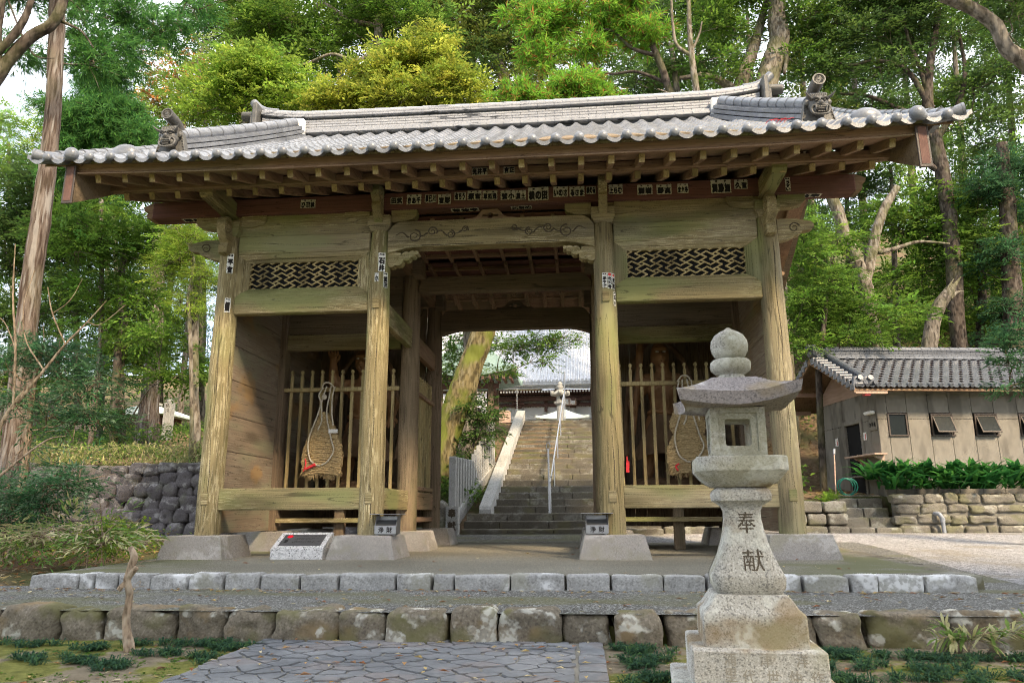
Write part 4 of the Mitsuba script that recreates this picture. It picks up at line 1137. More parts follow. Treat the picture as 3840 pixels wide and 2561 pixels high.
# ---- votive paper slips
def slip(text, c, w, h, d=(0, -1, 0), vertical=False, dark=False, paper='white_paper', red=False, name='votive_slip'):
    k = put(name, facing(box(-w / 2, w / 2, -h / 2, h / 2, 0, 0.002, 0.0005), c, d), paper, G)
    n = len(text); cells = []
    if vertical:
        head = 0.24
        for i, ch in enumerate(text):
            hh = h * (1 - head) / n
            cells.append((ch, 0, h / 2 - head * h - hh * (i + 0.5), w * 0.86, hh * 0.92))
        cells.append(('奉', w * 0.2, h * 0.41, w * 0.34, h * 0.10)); cells.append(('拝', -w * 0.2, h * 0.41, w * 0.34, h * 0.10))
    else:
        head = 0.24 if h > 0.14 else 0.0
        ww = w * 0.94 / n
        for i, ch in enumerate(text):
            cells.append((ch, -w * 0.47 + ww * (i + 0.5), -h * head / 2, ww * 0.94, h * (1 - head) * 0.88))
        if head:
            cells.append(('拝', -w * 0.22, h * 0.38, w * 0.11, h * 0.17)); cells.append(('奉', w * 0.22, h * 0.38, w * 0.11, h * 0.17))
    g = text_poly(cells, 28, 2)
    put('lettering', facing(prism(g, 'z', 0.0024, 0.0034), c, d), 'ink', k)
    if red:
        put('seal', facing(prism(shapely.Point(0, h * 0.38).buffer(w * 0.36, 6), 'z', 0.0036, 0.0044), c, d), 'red_ink', k)


for t, x, z, w, h in [('田武', -1.525, 5.594, 0.200, 0.117), ('きあ千', -1.239, 5.605, 0.236, 0.170), ('辰巳川', -0.966, 5.606, 0.185, 0.137), ('宮彫', -0.738, 5.588, 0.208, 0.169), ('信ちう', -0.482, 5.626, 0.185, 0.137),
                      ('原宮', -0.248, 5.633, 0.229, 0.159), ('草拓浅', 0.004, 5.622, 0.235, 0.159), ('鷲小', 0.294, 5.614, 0.233, 0.163), ('屋土', 0.501, 5.605, 0.170, 0.161), ('横の田', 0.782, 5.612, 0.328, 0.225), ('いのさ', 1.141, 5.633, 0.233, 0.176),
                      ('るさま', 1.402, 5.626, 0.238, 0.168), ('横のる', 1.623, 5.635, 0.150, 0.130), ('上らむ', 2.014, 5.635, 0.218, 0.167), ('渕岩', 2.472, 5.608, 0.237, 0.167), ('野高', 2.772, 5.600, 0.231, 0.166), ('倉六谷', 3.064, 5.602, 0.169, 0.163),
                      ('潤藤加', 3.652, 5.61, 0.307, 0.225), ('久宮', 3.962, 5.632, 0.204, 0.159), ('ひヨ松', -3.010, 5.604, 0.249, 0.146)]:
    slip(t, (x, -0.1455, z), w, h)
slip('うすい', (4.674, -0.1455, 5.600), 0.081, 0.225, vertical=True)
for t, x, z, w, h in [('光井平', -0.047, 5.611, 0.235, 0.12), ('吉正', 0.396, 5.611, 0.165, 0.11)]:
    slip(t, (x, -1.0305, z), w, h)
for t, cxx, x, z, w, h, red in [('石井', -XI, -1.730, 4.543, 0.112, 0.315, 0), ('重田', -XI, -1.672, 4.252, 0.075, 0.248, 0), ('小', -XI, -1.80, 4.292, 0.063, 0.149, 0), ('あや子', XI, 1.790, 4.125, 0.072, 0.241, 0), ('出川寿', XI, 1.867, 4.118, 0.070, 0.255, 1),
                              ('河西', XI, 1.925, 4.109, 0.055, 0.254, 1), ('石井', XI, 1.935, 3.836, 0.05, 0.225, 0), ('平宮', -XO, -4.25, 4.609, 0.10, 0.334, 0), ('榮', -XO, -4.24, 3.908, 0.09, 0.237, 0)]:
    dx = x - cxx; r = 0.178; ny = math.sqrt(max(r * r - dx * dx, 0.0004)); d = np.array([dx, -ny, 0]) / r
    slip(t, (cxx + d[0] * (r + 0.001), d[1] * (r + 0.001), z), w, h, d=d, vertical=True, paper='clean_paper', red=bool(red))
for t, x, y, w in [('奉納拝', -4.95, -0.02, 0.5), ('木納奉', 4.95, -0.02, 0.5), ('善徳寺', -0.42, 0.0, 0.46), ('川初の', 0.5, 0.0, 0.34)]:
    slip(t, (x, y, 5.4505), w, 0.13, d=(0, -0.001, -1))
# ---------------------------------------------------------------- objects round the gate
def sq(h, z, ch=0.0, n=4):
    """Square ring with chamfered corners and a few points per side."""
    p = []
    cs = [(-h, -h), (h, -h), (h, h), (-h, h)]
    for k in range(4):
        a, b = np.array(cs[k]), np.array(cs[(k + 1) % 4]); d = (b - a) / np.linalg.norm(b - a)
        for t in np.linspace(0, 1, n + 1):
            p.append(a + d * (ch + (2 * h - 2 * ch) * t))
    return [(q[0], q[1], z) for q in p]


def stone_loft(rings, seed, amp=0.004):
    v, f = loft(rings)
    d = np.stack([meshkit.fbm(v * 14 + 13 * k + seed, 3, seed + k) - 0.5 for k in range(3)], -1)
    return v + d * 2 * amp, f


SL = thing('stone_lantern', 'tall carved granite lantern standing in front of the right bay of the gate', 'stone lantern')
LT = T().translate([2.26, -6.6, 0]).rotate([0, 0, 1], -5)


def lant(name, m, bsdf='granite_old', smooth=40, parent=SL):
    return put(name, m, bsdf, parent, smooth=smooth, at=LT)


def lin(z0, h0, z1, h1, n, ch0, ch1, pw=1.0):
    return [sq(h0 + (h1 - h0) * t ** pw, z0 + (z1 - z0) * t, ch0 + (ch1 - ch0) * t, 6) for t in np.linspace(0, 1, n)]


lant('ground_slab', stone_loft(lin(-0.47, 0.445, -0.285, 0.445, 4, 0.01, 0.01) + lin(-0.275, 0.435, -0.272, 0.425, 2, 0.01, 0.01), 1))
lant('base_block', stone_loft(lin(-0.272, 0.345, -0.075, 0.345, 6, 0.012, 0.012) + lin(-0.066, 0.337, -0.063, 0.325, 2, 0.012, 0.012), 2))
lant('base_block', stone_loft(lin(-0.063, 0.272, 0.095, 0.270, 5, 0.012, 0.012) + lin(0.108, 0.262, 0.112, 0.258, 2, 0.012, 0.012)
     + [sq(h_, z_, 0.015, 6) for h_, z_ in ((0.246, 0.120), (0.232, 0.138), (0.218, 0.162), (0.206, 0.182), (0.196, 0.193), (0.186, 0.197))], 3))
prof = [(0.186, 0.160), (0.205, 0.176), (0.235, 0.194), (0.285, 0.199), (0.300, 0.192), (0.345, 0.170), (0.40, 0.147), (0.47, 0.125), (0.54, 0.109), (0.60, 0.100), (0.645, 0.100), (0.675, 0.112), (0.695, 0.140), (0.705, 0.158), (0.735, 0.162), (0.758, 0.158), (0.779, 0.136)]
lant('shaft', stone_loft([sq(h, z, 0.035 * h / 0.16, 6) for z, h in prof], 4, 0.003))
lant('platform', stone_loft([sq(h, z, c, 6) for z, h, c in ((0.780, 0.155, 0.05), (0.80, 0.185, 0.055), (0.83, 0.220, 0.06), (0.862, 0.246, 0.06), (0.868, 0.252, 0.06), (0.872, 0.255, 0.06), (0.90, 0.256, 0.06), (0.942, 0.255, 0.06), (0.951, 0.248, 0.06))], 5, 0.004))
# fire box with a through window in a sunk frame
import manifold3d as m3


def to_m3(m):
    v, f = m
    return m3.Manifold(m3.Mesh(np.asarray(v, np.float32), np.asarray(f, np.uint32)))


def from_m3(M):
    q = M.to_mesh(); return np.array(q.vert_properties[:, :3], float), np.array(q.tri_verts)


fb = m3.Manifold.cube((0.31, 0.31, 0.285), True).translate((0, 0, 1.094))
win = prism(sbox(-0.074, 1.014, 0.074, 1.170).buffer(-0.016).buffer(0.016), 'y', -0.3, 0.3)
fb = fb - to_m3((win[0], win[1])) - m3.Manifold.cube((0.222, 0.026, 0.222), True).translate((0, -0.155, 1.092)) - m3.Manifold.cube((0.026, 0.222, 0.222), True).translate((-0.155, 0, 1.092)) - m3.Manifold.cube((0.026, 0.222, 0.222), True).translate((0.155, 0, 1.092)) 
fb = fb - m3.Manifold.cube((0.6, 0.13, 0.14), True).translate((0, 0, 1.092))
fbv, fbf = from_m3(fb.refine_to_length(0.02))
fbv = fbv + np.stack([meshkit.fbm(fbv * 16 + 9 * k, 3, k) - 0.5 for k in range(3)], -1) * 0.009
lant('fire_box', (fbv, fbf), smooth=35)
# roof of the lantern
n = 33; g = np.linspace(-1, 1, n); Ug, Vg = np.meshgrid(g, g); rr_ = np.maximum(np.abs(Ug), np.abs(Vg))
cor = (np.abs(Ug * Vg)) ** 2.2
hw = 0.300 + 0.045 * cor
top = np.where(rr_ < 0.42, 1.432 - 0.01 * (rr_ / 0.42) ** 2, 1.312 + 0.11 * (np.clip((1 - rr_) / 0.58, 0, 1)) ** 1.08) + 0.05 * cor * (0.5 + 0.5 * (Ug > 0))
bot = 1.238 + 0.062 * cor * (0.5 + 0.5 * (Ug > 0)) + 0.0 * rr_
tv_ = np.stack([Ug * hw, Vg * hw, top], -1).reshape(-1, 3); bv_ = np.stack([Ug * hw * 0.965, Vg * hw * 0.965, bot], -1).reshape(-1, 3)
i_, j_ = np.meshgrid(np.arange(n - 1), np.arange(n - 1), indexing='ij'); a_ = (i_ * n + j_).ravel()
tf_ = np.vstack([np.stack([a_, a_ + 1, a_ + n + 1], 1), np.stack([a_, a_ + n + 1, a_ + n], 1)])
bd = np.r_[np.arange(n), np.arange(1, n) * n + n - 1, (n - 1) * n + np.arange(n - 2, -1, -1), np.arange(n - 2, 0, -1) * n]
b2 = np.roll(bd, -1); N2 = n * n
sf = np.vstack([np.stack([bd, bd + N2, b2 + N2], 1), np.stack([bd, b2 + N2, b2], 1)])
rv = np.vstack([tv_, bv_]); rv = rv + np.stack([meshkit.fbm(rv * 12 + 5 * k, 3, 30 + k) - 0.5 for k in range(3)], -1) * 0.014
lant('roof', (rv, np.vstack([tf_, tf_[:, ::-1] + N2, sf])), 'granite_roof', 35)
m = lathe([(0, 1.418), (0.088, 1.418), (0.082, 1.44), (0.074, 1.452), (0.098, 1.468), (0.118, 1.482), (0.123, 1.505), (0.121, 1.530), (0.108, 1.546), (0, 1.548)], 32)
m = (m[0] + np.stack([meshkit.fbm(m[0] * 18 + 5 * k, 3, 40 + k) - 0.5 for k in range(3)], -1) * 0.010, m[1])
lant('neck_ring', m)
m = lathe([(0, 1.546), (0.07, 1.547), (0.093, 1.57), (0.109, 1.60), (0.113, 1.635), (0.107, 1.668), (0.088, 1.70), (0.058, 1.722), (0.030, 1.735), (0.015, 1.748), (0.004, 1.755), (0, 1.756)], 36)
m = (m[0] + np.stack([meshkit.fbm(m[0] * 22 + 5 * k, 3, 50 + k) - 0.5 for k in range(3)], -1) * 0.005, m[1])
lant('jewel_finial', m, smooth=True)


def engrave(name, cells, yfun, parent, at=None, bsdf='carved_dark', bold=1, dep=0.004):  # letters stand proud; dark colour replaces the shade of a cut
    g = text_poly(cells, 48, bold).segmentize(0.012)
    v, f = prism(g, 'z', 0, dep)
    v = np.stack([v[:, 0], yfun(v[:, 1]) - v[:, 2], v[:, 1]], 1)
    put(name, (v, f), bsdf, parent, at=at)


scene['carved_faint'] = principled((0.22, 0.20, 0.16), 0.9, 0.1)
pz = np.array([p[0] for p in prof]); ph = np.array([p[1] for p in prof])
shaft_key = SL + '__shaft'
engrave('carved_letter', [('奉', 0.012, 0.582, 0.100, 0.118)], lambda z: -np.interp(z, pz, ph) + 0.002, shaft_key, LT, bold=0)
engrave('carved_letter', [('献', 0.03, 0.380, 0.115, 0.115)], lambda z: -np.interp(z, pz, ph) + 0.002, shaft_key, LT, bold=0)
for t, x, z in (('浦', -0.15, -0.105), ('津', 0.03, -0.105), ('洋', 0.21, -0.105), ('里', -0.15, -0.185), ('代', -0.06, -0.19), ('世', 0.06, -0.19), ('仲', 0.17, -0.19), ('作', 0.28, -0.19)):
    engrave('carved_letter', [(t, x, z, 0.062, 0.068)], lambda q: np.full_like(q, -0.3445), SL + '__base_block', LT, dep=0.003, bold=0, bsdf='carved_faint')

# straw sandals hung on the guardians' fences
def sandal(key, cx, widths, y0):
    zs = np.array([w[0] for w in widths]); ws = np.array([w[1] for w in widths])
    rr2 = np.random.default_rng(int(abs(cx) * 100))
    parts = []; z = zs[0]; core = []
    while z > zs[-1]:
        w = np.interp(-z, -zs, ws)
        core.append([(cx + w * 0.93 * math.cos(a), y0 + 0.075 * math.sin(a), z) for a in np.linspace(0, 2 * np.pi, 16, endpoint=False)])
        for yy_, q in ((y0 - 0.075, 1), (y0 + 0.06, 0)):
            t = np.linspace(-1, 1, 15)
            bulge = np.sqrt(np.clip(1 - 0.85 * t ** 2, 0, 1))
            pth = np.stack([cx + t * w * rr2.uniform(0.96, 1.03), (y0 + (yy_ - y0) * bulge) + rr2.normal(0, 0.004, 15), z + 0.05 * (1 - t ** 2) - 0.03 + rr2.normal(0, 0.006, 15)], 1)
            parts.append(tube(pth, 0.0235, 7))
        z -= 0.040
    k = put('sole', join([loft(core[::-1])] + parts), 'straw', key, smooth=50)
    # brush of loose straw along the lower edge
    br = []
    for s in (-1, 1):
        for _ in range(150):
            a = rr2.uniform(-0.9, 0.9); zb = zs[-1] + 0.10
            p0 = np.array([cx + s * (0.17 + 0.0) + a * 0.16, y0 + rr2.uniform(-0.07, 0.05), zb + rr2.uniform(-0.03, 0.05)])
            p1 = p0 + [a * 0.07 + rr2.normal(0, 0.02), rr2.normal(-0.01, 0.02), -rr2.uniform(0.08, 0.17) * (1.15 - abs(a) * 0.6)]
            br.append(tube([p0, (p0 + p1) / 2 + rr2.normal(0, 0.006, 3), p1], [0.007, 0.006, 0.003], 4, False))
    put('straw_fringe', join(br), 'straw', key)


S1 = thing('straw_sandal', 'giant straw sandal with a red ribbon and a white tag hung on the left fence', 'straw sandal', 'giant straw sandals')
S2 = thing('straw_sandal', 'giant straw sandal with a narrow waist hung on the fence right behind the stone lantern', 'straw sandal', 'giant straw sandals')
sandal(S1, -3.32, [(2.42, 0.06), (2.30, 0.15), (2.16, 0.22), (2.0, 0.29), (1.85, 0.34), (1.65, 0.38), (1.5, 0.36), (1.36, 0.34), (1.30, 0.32)], 2.08)
sandal(S2, 3.25, [(2.50, 0.10), (2.36, 0.24), (2.22, 0.30), (2.08, 0.30), (1.98, 0.25), (1.90, 0.30), (1.75, 0.37), (1.55, 0.39), (1.40, 0.35), (1.28, 0.31)], 2.08)
for key, cx, dx in ((S1, -3.32, 0), (S2, 3.25, 0.02)):
    yr = 1.985
    put('hanging_rope', tube(spline([(cx - 0.03, 2.20, 2.96), (cx - 0.05, 2.12, 2.80), (cx - 0.10, yr, 2.40), (cx - 0.24, yr - 0.01, 1.95), (cx - 0.20, yr - 0.02, 1.62), (cx - 0.08, yr - 0.02, 1.50), (cx + 0.0, yr - 0.02, 1.48)], 8), 0.0145, 8), 'rope', key, smooth=True)
    put('hanging_rope', tube(spline([(cx + 0.05, 2.20, 2.96), (cx + 0.06, 2.12, 2.80), (cx + 0.07, yr, 2.40), (cx + 0.18, yr - 0.01, 1.95), (cx + 0.24, yr - 0.02, 1.75), (cx + 0.14, yr - 0.02, 1.56), (cx + 0.02, yr - 0.02, 1.49)], 8), 0.0145, 8), 'rope', key, smooth=True)
    put('hanging_rope', tube(spline([(cx - 0.09, 2.19, 2.94), (cx - 0.13, 2.08, 2.78), (cx - 0.06, 2.02, 2.62), (cx - 0.02, yr, 2.30), (cx - 0.08, yr - 0.01, 2.12)], 8), 0.0135, 8), 'rope', key, smooth=True)
    put('hanging_rope', tube(spline([(cx + 0.13, 2.19, 2.95), (cx + 0.12, 2.10, 2.74), (cx + 0.15, 2.03, 2.45), (cx + 0.20, yr, 2.2)], 8), 0.0135, 8), 'rope', key, smooth=True)
    put('rope_knot', blob((cx - 0.02, 2.06, 2.74), (0.05, 0.035, 0.05), 2, 1, 0.25, 3, 20), 'rope', key, smooth=True)
    put('rope_loop', tube(spline([(cx - 0.12, 2.19, 2.92), (cx - 0.05, 2.12, 3.01), (cx + 0.05, 2.12, 3.01), (cx + 0.12, 2.19, 2.93)], 6), 0.0145, 8), 'rope', key, smooth=True)
put('red_ribbon', join([tube(spline([(-3.60, 1.98, 1.60), (-3.58, 1.95, 1.50), (-3.62, 1.96, 1.38)], 5), 0.012, 6), tube([(-3.58, 1.955, 1.42), (-3.40, 1.94, 1.50)], [0.02, 0.03], 6)]), 'red_cloth', S1)
tg = put('tag', box(-3.19, -3.02, 1.945, 1.955, 2.06, 2.13, 0.002), 'clean_paper', S1)
put('red_ribbon', join([tube(spline([(3.05, 1.97, 1.45), (2.99, 1.95, 1.40), (3.03, 1.95, 1.33)], 5), 0.014, 6)]), 'red_cloth', S2)
solo('red_ribbon', join([rot(box(2.155, 2.215, 2.20, 2.215, 1.32, 1.52, 0.005), [0, 1, 0], 0.05, (2.18, 2.2, 1.4)), tube([(2.18, 2.21, 1.50), (2.18, 2.22, 1.60)], 0.014, 6)]), 'red_cloth', 'small red cloth strip tied to the right fence beside the inner column', 'ribbon')

# guardian statues inside the cells
def capsule(a, b, ra, rb):
    s = lambda p, r: m3.Manifold.sphere(r, 20).translate(tuple(float(q) for q in p))
    return m3.Manifold.batch_hull([s(a, ra), s(b, rb)])


def figure(caps, ref=0.03, it=8):
    M = m3.Manifold.batch_boolean([capsule(*c) for c in caps], m3.OpType.Add).refine_to_length(ref)
    v, f = from_m3(M); t = trimesh.Trimesh(v, f, process=True)
    trimesh.smoothing.filter_taubin(t, 0.5, -0.53, it)
    return np.array(t.vertices), np.array(t.faces)


def hand(w, d, up, r=0.03, spread=1.0, curl=0.5):
    """Palm and five fingers from the wrist w, pointing along d, palm normal up."""
    w, d, up = (np.asarray(q, float) for q in (w, d, up)); d /= np.linalg.norm(d); up /= np.linalg.norm(up); s = np.cross(d, up)
    caps = [(w, w + d * 0.10, 0.058, 0.066)]
    for k, (o, L) in enumerate(((-0.055, 0.15), (-0.018, 0.17), (0.02, 0.16), (0.055, 0.125))):
        a = w + d * 0.12 + s * o; b = a + d * L * 0.5 + s * o * 0.5 * spread; c = b + d * L * 0.45 * (1 - curl) - up * L * 0.5 * curl
        caps += [(a, b, 0.029, 0.025), (b, c, 0.025, 0.019)]
    a = w + d * 0.03 - s * 0.055; b = a - s * 0.07 + d * 0.06; c = b + d * 0.07
    return caps + [(a, b, 0.033, 0.028), (b, c, 0.028, 0.02)]


def guardian(key, mir, ox, raised):
    # built facing -y, feet at z = 1.18; mir flips left and right
    P = lambda x, y, z: (mir * x, y, z)
    base = np.array([ox, 3.50, 1.18])
    hip, chest, neck, head = P(0, 0, 1.20), P(0.02, -0.02, 1.85), P(0.03, -0.04, 2.15), P(-0.02, -0.10, 2.50)
    caps = [(hip, P(0, -0.03, 1.5), 0.25, 0.25), (P(0, -0.03, 1.5), chest, 0.25, 0.31), (P(-0.28, 0, 1.97), P(0.28, 0, 1.97), 0.17, 0.17), (neck, head, 0.13, 0.14), (chest, neck, 0.26, 0.13),
            (P(-0.15, -0.16, 1.82), P(-0.13, -0.18, 1.80), 0.16, 0.15), (P(0.15, -0.16, 1.82), P(0.13, -0.18, 1.80), 0.16, 0.15), (P(0, -0.2, 1.5), P(0, -0.2, 1.42), 0.13, 0.13)]
    el1, wr1 = (P(-0.62, -0.08, 2.05), P(-0.60, -0.28, 2.45)) if raised else (P(-0.55, 0.02, 1.60), P(-0.62, -0.26, 1.42))
    caps += [(P(-0.33, 0, 1.98), el1, 0.155, 0.12), (el1, wr1, 0.125, 0.07)]
    el2, wr2 = P(0.60, 0.05, 1.62), P(0.62, -0.20, 1.32)
    caps += [(P(0.33, 0, 1.98), el2, 0.155, 0.12), (el2, wr2, 0.125, 0.07)]
    caps += hand(wr1, P(0.1, -0.3, 1.0) if raised else P(0.05, -0.5, -0.35), P(0, 1, 0.3), spread=1.4, curl=0.35 if raised else 0.8)
    caps += hand(wr2, P(0.05, -0.45, -0.6), P(0, -0.6, 0.5), curl=0.25)
    for s, kx, fx in ((-1, -0.28, -0.36), (1, 0.26, 0.42)):
        caps += [(P(s * 0.15, 0, 1.15), P(kx, -0.10, 0.62), 0.21, 0.145), (P(kx, -0.10, 0.62), P(kx * 1.05, 0.02, 0.40), 0.145, 0.14), (P(kx * 1.05, 0.02, 0.40), P(fx, 0.0, 0.10), 0.14, 0.085), (P(fx, 0.02, 0.06), P(fx * 1.1, -0.26, 0.05), 0.085, 0.07)]
    v, f = figure(caps, 0.035, 6)
    body = put('body', (v + base, f), 'statue_wood', key, smooth=True)
    hc = [(P(-0.02, -0.10, 2.42), P(-0.02, -0.08, 2.56), 0.165, 0.175), (P(-0.02, -0.20, 2.36), P(-0.02, -0.20, 2.40), 0.10, 0.12), (P(-0.02, -0.28, 2.50), P(-0.02, -0.305, 2.43), 0.030, 0.048), (P(-0.11, -0.235, 2.58), P(0.07, -0.235, 2.58), 0.042, 0.042), (P(-0.15, -0.03, 2.54), P(-0.16, -0.02, 2.38), 0.045, 0.04), (P(0.12, -0.03, 2.54), P(0.13, -0.02, 2.38), 0.045, 0.04),
          (P(-0.10, -0.24, 2.38), P(-0.05, -0.285, 2.335), 0.03, 0.03), (P(0.06, -0.24, 2.38), P(0.01, -0.285, 2.335), 0.03, 0.03), (P(-0.02, -0.23, 2.27), P(-0.02, -0.25, 2.29), 0.055, 0.05)]
    v, f = figure(hc, 0.016, 4)
    put('head', (v + base, f), 'statue_wood', body, smooth=True)
    put('mouth', move(blob(P(-0.02, -0.285, 2.345), (0.07, 0.02, 0.022), 2, 1, 0, 1), base), 'shade_black', body, smooth=True)
    for s in (-0.09, 0.05):
        put('eye', move(blob(P(s, -0.262, 2.525), (0.032, 0.018, 0.018), 2, 1, 0, 1), base), 'clean_paper', body, smooth=True)
    put('topknot', move(join([blob(P(-0.02, -0.02, 2.74), (0.10, 0.10, 0.085), 2, 1, 0.2, 2, 9), blob(P(-0.02, -0.02, 2.84), (0.06, 0.06, 0.09), 2, 1, 0.2, 2, 9)]), base), 'statue_robe', body, smooth=True)
    # pleated skirt, sash and flying scarf
    rings = []
    for t in np.linspace(0, 1, 16):
        a = np.linspace(0, 2 * np.pi, 56, endpoint=False); r = 0.27 + 0.30 * t ** 1.2; fold = 1 + 0.10 * t * np.sin(a * 9 + 2 * t) + 0.05 * t * np.sin(a * 5 + 1)
        hem = 0.06 * np.sin(a * 3 + 0.7) * t
        rings.append(np.stack([mir * 0.02 + r * fold * np.cos(a) * 1.08, r * fold * np.sin(a) * 0.85 - 0.02, 1.34 - 0.86 * t + hem], 1))
    sk = loft(rings[::-1], cap=False)
    put('skirt', move(sk, base), 'statue_robe', key, smooth=True)
    put('sash', move(tube([(0.28 * math.cos(a), 0.25 * math.sin(a) - 0.02, 1.34 + 0.03 * math.sin(2 * a)) for a in np.linspace(0, 2 * np.pi, 26)], 0.045, 8), base), 'statue_wood', key, smooth=True)
    put('scarf', move(tube(spline([P(-0.75, -0.1, 0.5), P(-0.72, 0.05, 1.1), P(-0.66, 0.12, 1.7), P(-0.5, 0.22, 2.4), P(-0.05, 0.30, 2.95), P(0.42, 0.22, 2.5), P(0.62, 0.12, 1.9), P(0.78, 0.0, 1.2), P(0.72, -0.1, 0.5)], 8), 0.05, 8), base), 'statue_robe', key, smooth=True)
    if not raised:
        put('club', move(tube(spline([P(-0.62, -0.30, 0.9), P(-0.55, -0.28, 1.5), P(-0.45, -0.24, 2.2), P(-0.41, -0.22, 2.75)], 6), np.r_[np.linspace(0.05, 0.06, 10), np.linspace(0.065, 0.075, 9)], 12), base), 'statue_wood', key, smooth=True)
    put('rock_base', blob(base + [0, -0.05, -0.12], (0.68, 0.45, 0.22), 3, 0.8, 0.2, 5, 3), 'statue_robe', key, smooth=40)


guardian(thing('guardian_statue', 'carved wooden guardian with one raised hand behind the left fence', 'statue', 'guardian statues in the gate'), 1, -3.0, True)
guardian(thing('guardian_statue', 'carved wooden guardian holding a club behind the right fence', 'statue', 'guardian statues in the gate'), 1, 3.0, False)

# offering boxes on the inner footings
for nm, x, lab in (('offering_box', -1.47, 'grey metal offering box at the foot of the left inner column'), ('offering_box', 1.56, 'grey metal offering box at the foot of the right inner column')):
    B = thing(nm, lab, 'offering box', 'metal offering boxes')
    w = 0.155; y0 = -0.405
    for s in (-1, 1):
        put('side_panel', prism([(y0, 0.352), (y0, 0.452), (y0 + 0.10, 0.60), (y0 + 0.26, 0.62), (y0 + 0.26, 0.352)], 'x', x + s * w - 0.004, x + s * w + 0.004), 'steel', B)
    fp = put('front_panel', box(x - w + 0.005, x + w - 0.005, y0 - 0.002, y0 + 0.006, 0.352, 0.468, 0.002), 'steel', B)
    put('back_panel', box(x - w + 0.005, x + w - 0.005, y0 + 0.25, y0 + 0.256, 0.352, 0.60, 0.002), 'steel', B)
    put('bottom', box(x - w + 0.005, x + w - 0.005, y0 + 0.01, y0 + 0.245, 0.345, 0.352, 0.002), 'steel', B)
    put('hopper', join([rot(box(x - w + 0.006, x + w - 0.006, y0 + 0.02, y0 + 0.20, 0.455, 0.459, 0.001), [1, 0, 0], 0.5, (x, y0 + 0.02, 0.457))]), 'steel', B)
    put('lid', rot(box(x - 0.225, x + 0.225, y0 - 0.05, y0 + 0.30, 0.622, 0.632, 0.003), [0, 1, 0], 0.05 * (1 if x < 0 else -1) * 0.0 + 0.0, (x, y0, 0.62)), 'steel', B)
    put('lettering', facing(prism(text_poly([('浄', -0.06, 0, 0.085, 0.085), ('財', 0.06, 0, 0.085, 0.085)], 40, 1), 'z', 0, 0.001), (x, y0 - 0.0025, 0.41), (0, -1, 0)), 'ink', fp)
    for s in (-1, 1):
        put('foot', box(x + s * 0.12 - 0.015, x + s * 0.12 + 0.015, y0 + 0.02, y0 + 0.24, 0.331, 0.345, 0.003), 'steel', B)

# information plaque
PQ = thing('information_plaque', 'low sloping granite block with a dark metal plate and a red disc', 'plaque')
pqp = [(-0.46, 0.002), (-0.46, 0.145), (-0.02, 0.365), (0.03, 0.36), (0.03, 0.002)]
put('granite_block', prism(pqp, 'x', -3.13, -2.36), 'granite_new', PQ)
th = math.atan2(0.22, 0.44); pc = np.array([-2.745, -0.235, 0.2575]); pd = np.array([0, -math.sin(th), math.cos(th)])
pl_ = put('metal_plate', facing(box(-0.315, 0.315, -0.155, 0.165, 0.0, 0.006, 0.002), pc, pd), 'plaque_metal', PQ)
put('red_disc', facing(lathe([(0, 0.0068), (0.042, 0.0068), (0.042, 0.0)], 24), pc + np.array([-0.22, 0.105 * math.cos(th), 0.105 * math.sin(th)]), pd), 'red_paint', pl_)
put('dark_seal', facing(box(-0.262, -0.212, -0.075, 0.02, 0.006, 0.0075, 0.0005), pc, pd), 'ink', pl_)
for r_ in range(5):
    put('text_line', facing(box(-0.13 + 0.02 * (r_ % 2), 0.27 - 0.05 * (r_ % 3), 0.105 - 0.045 * r_, 0.112 - 0.045 * r_, 0.006, 0.0068, 0.0003), pc, pd), 'ink', pl_)

# pruned sapling on the mossy ground
SP = thing('pruned_sapling', 'bare pruned sapling with cut stubs on the mossy ground at left', 'sapling')
put('trunk', tube(spline([(-2.07, -5.50, -0.40), (-2.09, -5.5, -0.30), (-2.118, -5.5, -0.20), (-2.131, -5.5, -0.10), (-2.121, -5.5, -0.02), (-2.127, -5.5, 0.07), (-2.155, -5.5, 0.14), (-2.145, -5.5, 0.20), (-2.128, -5.5, 0.27), (-2.118, -5.5, 0.315), (-2.135, -5.5, 0.36), (-2.16, -5.5, 0.395)], 5), np.interp(np.arange(56), [0, 12, 30, 38, 45, 55], [0.042, 0.029, 0.026, 0.030, 0.027, 0.020]), 12, True, 0.18, 4), 'stem_wood', SP, smooth=True)
for pts_, r0 in ((((-2.150, -5.5, 0.165), (-2.110, -5.52, 0.205), (-2.075, -5.53, 0.245)), 0.023), (((-2.150, -5.5, 0.14), (-2.172, -5.52, 0.118), (-2.192, -5.54, 0.080)), 0.021)):
    p_ = spline(pts_, 5)
    put('stub', tube(p_, np.linspace(r0, r0 * 0.9, len(p_)), 10, True, 0.1, 5), 'stem_wood', SP, smooth=40)
rt = np.random.default_rng(8)
put('twigs', join([tube(spline([(-2.11, -5.5, z0), (-2.06 + rt.uniform(-0.02, 0.02), -5.5 + rt.uniform(-0.04, 0.04), z0 + rt.uniform(0, 0.05)), (-2.0 + rt.uniform(-0.06, 0.06), -5.5 + rt.uniform(-0.06, 0.06), z0 + rt.uniform(-0.02, 0.09))], 4), 0.0018, 4) for z0 in (0.27, 0.25, 0.22, 0.10, 0.08, 0.06, 0.24)]), 'stem_wood', SP, kind='stuff')

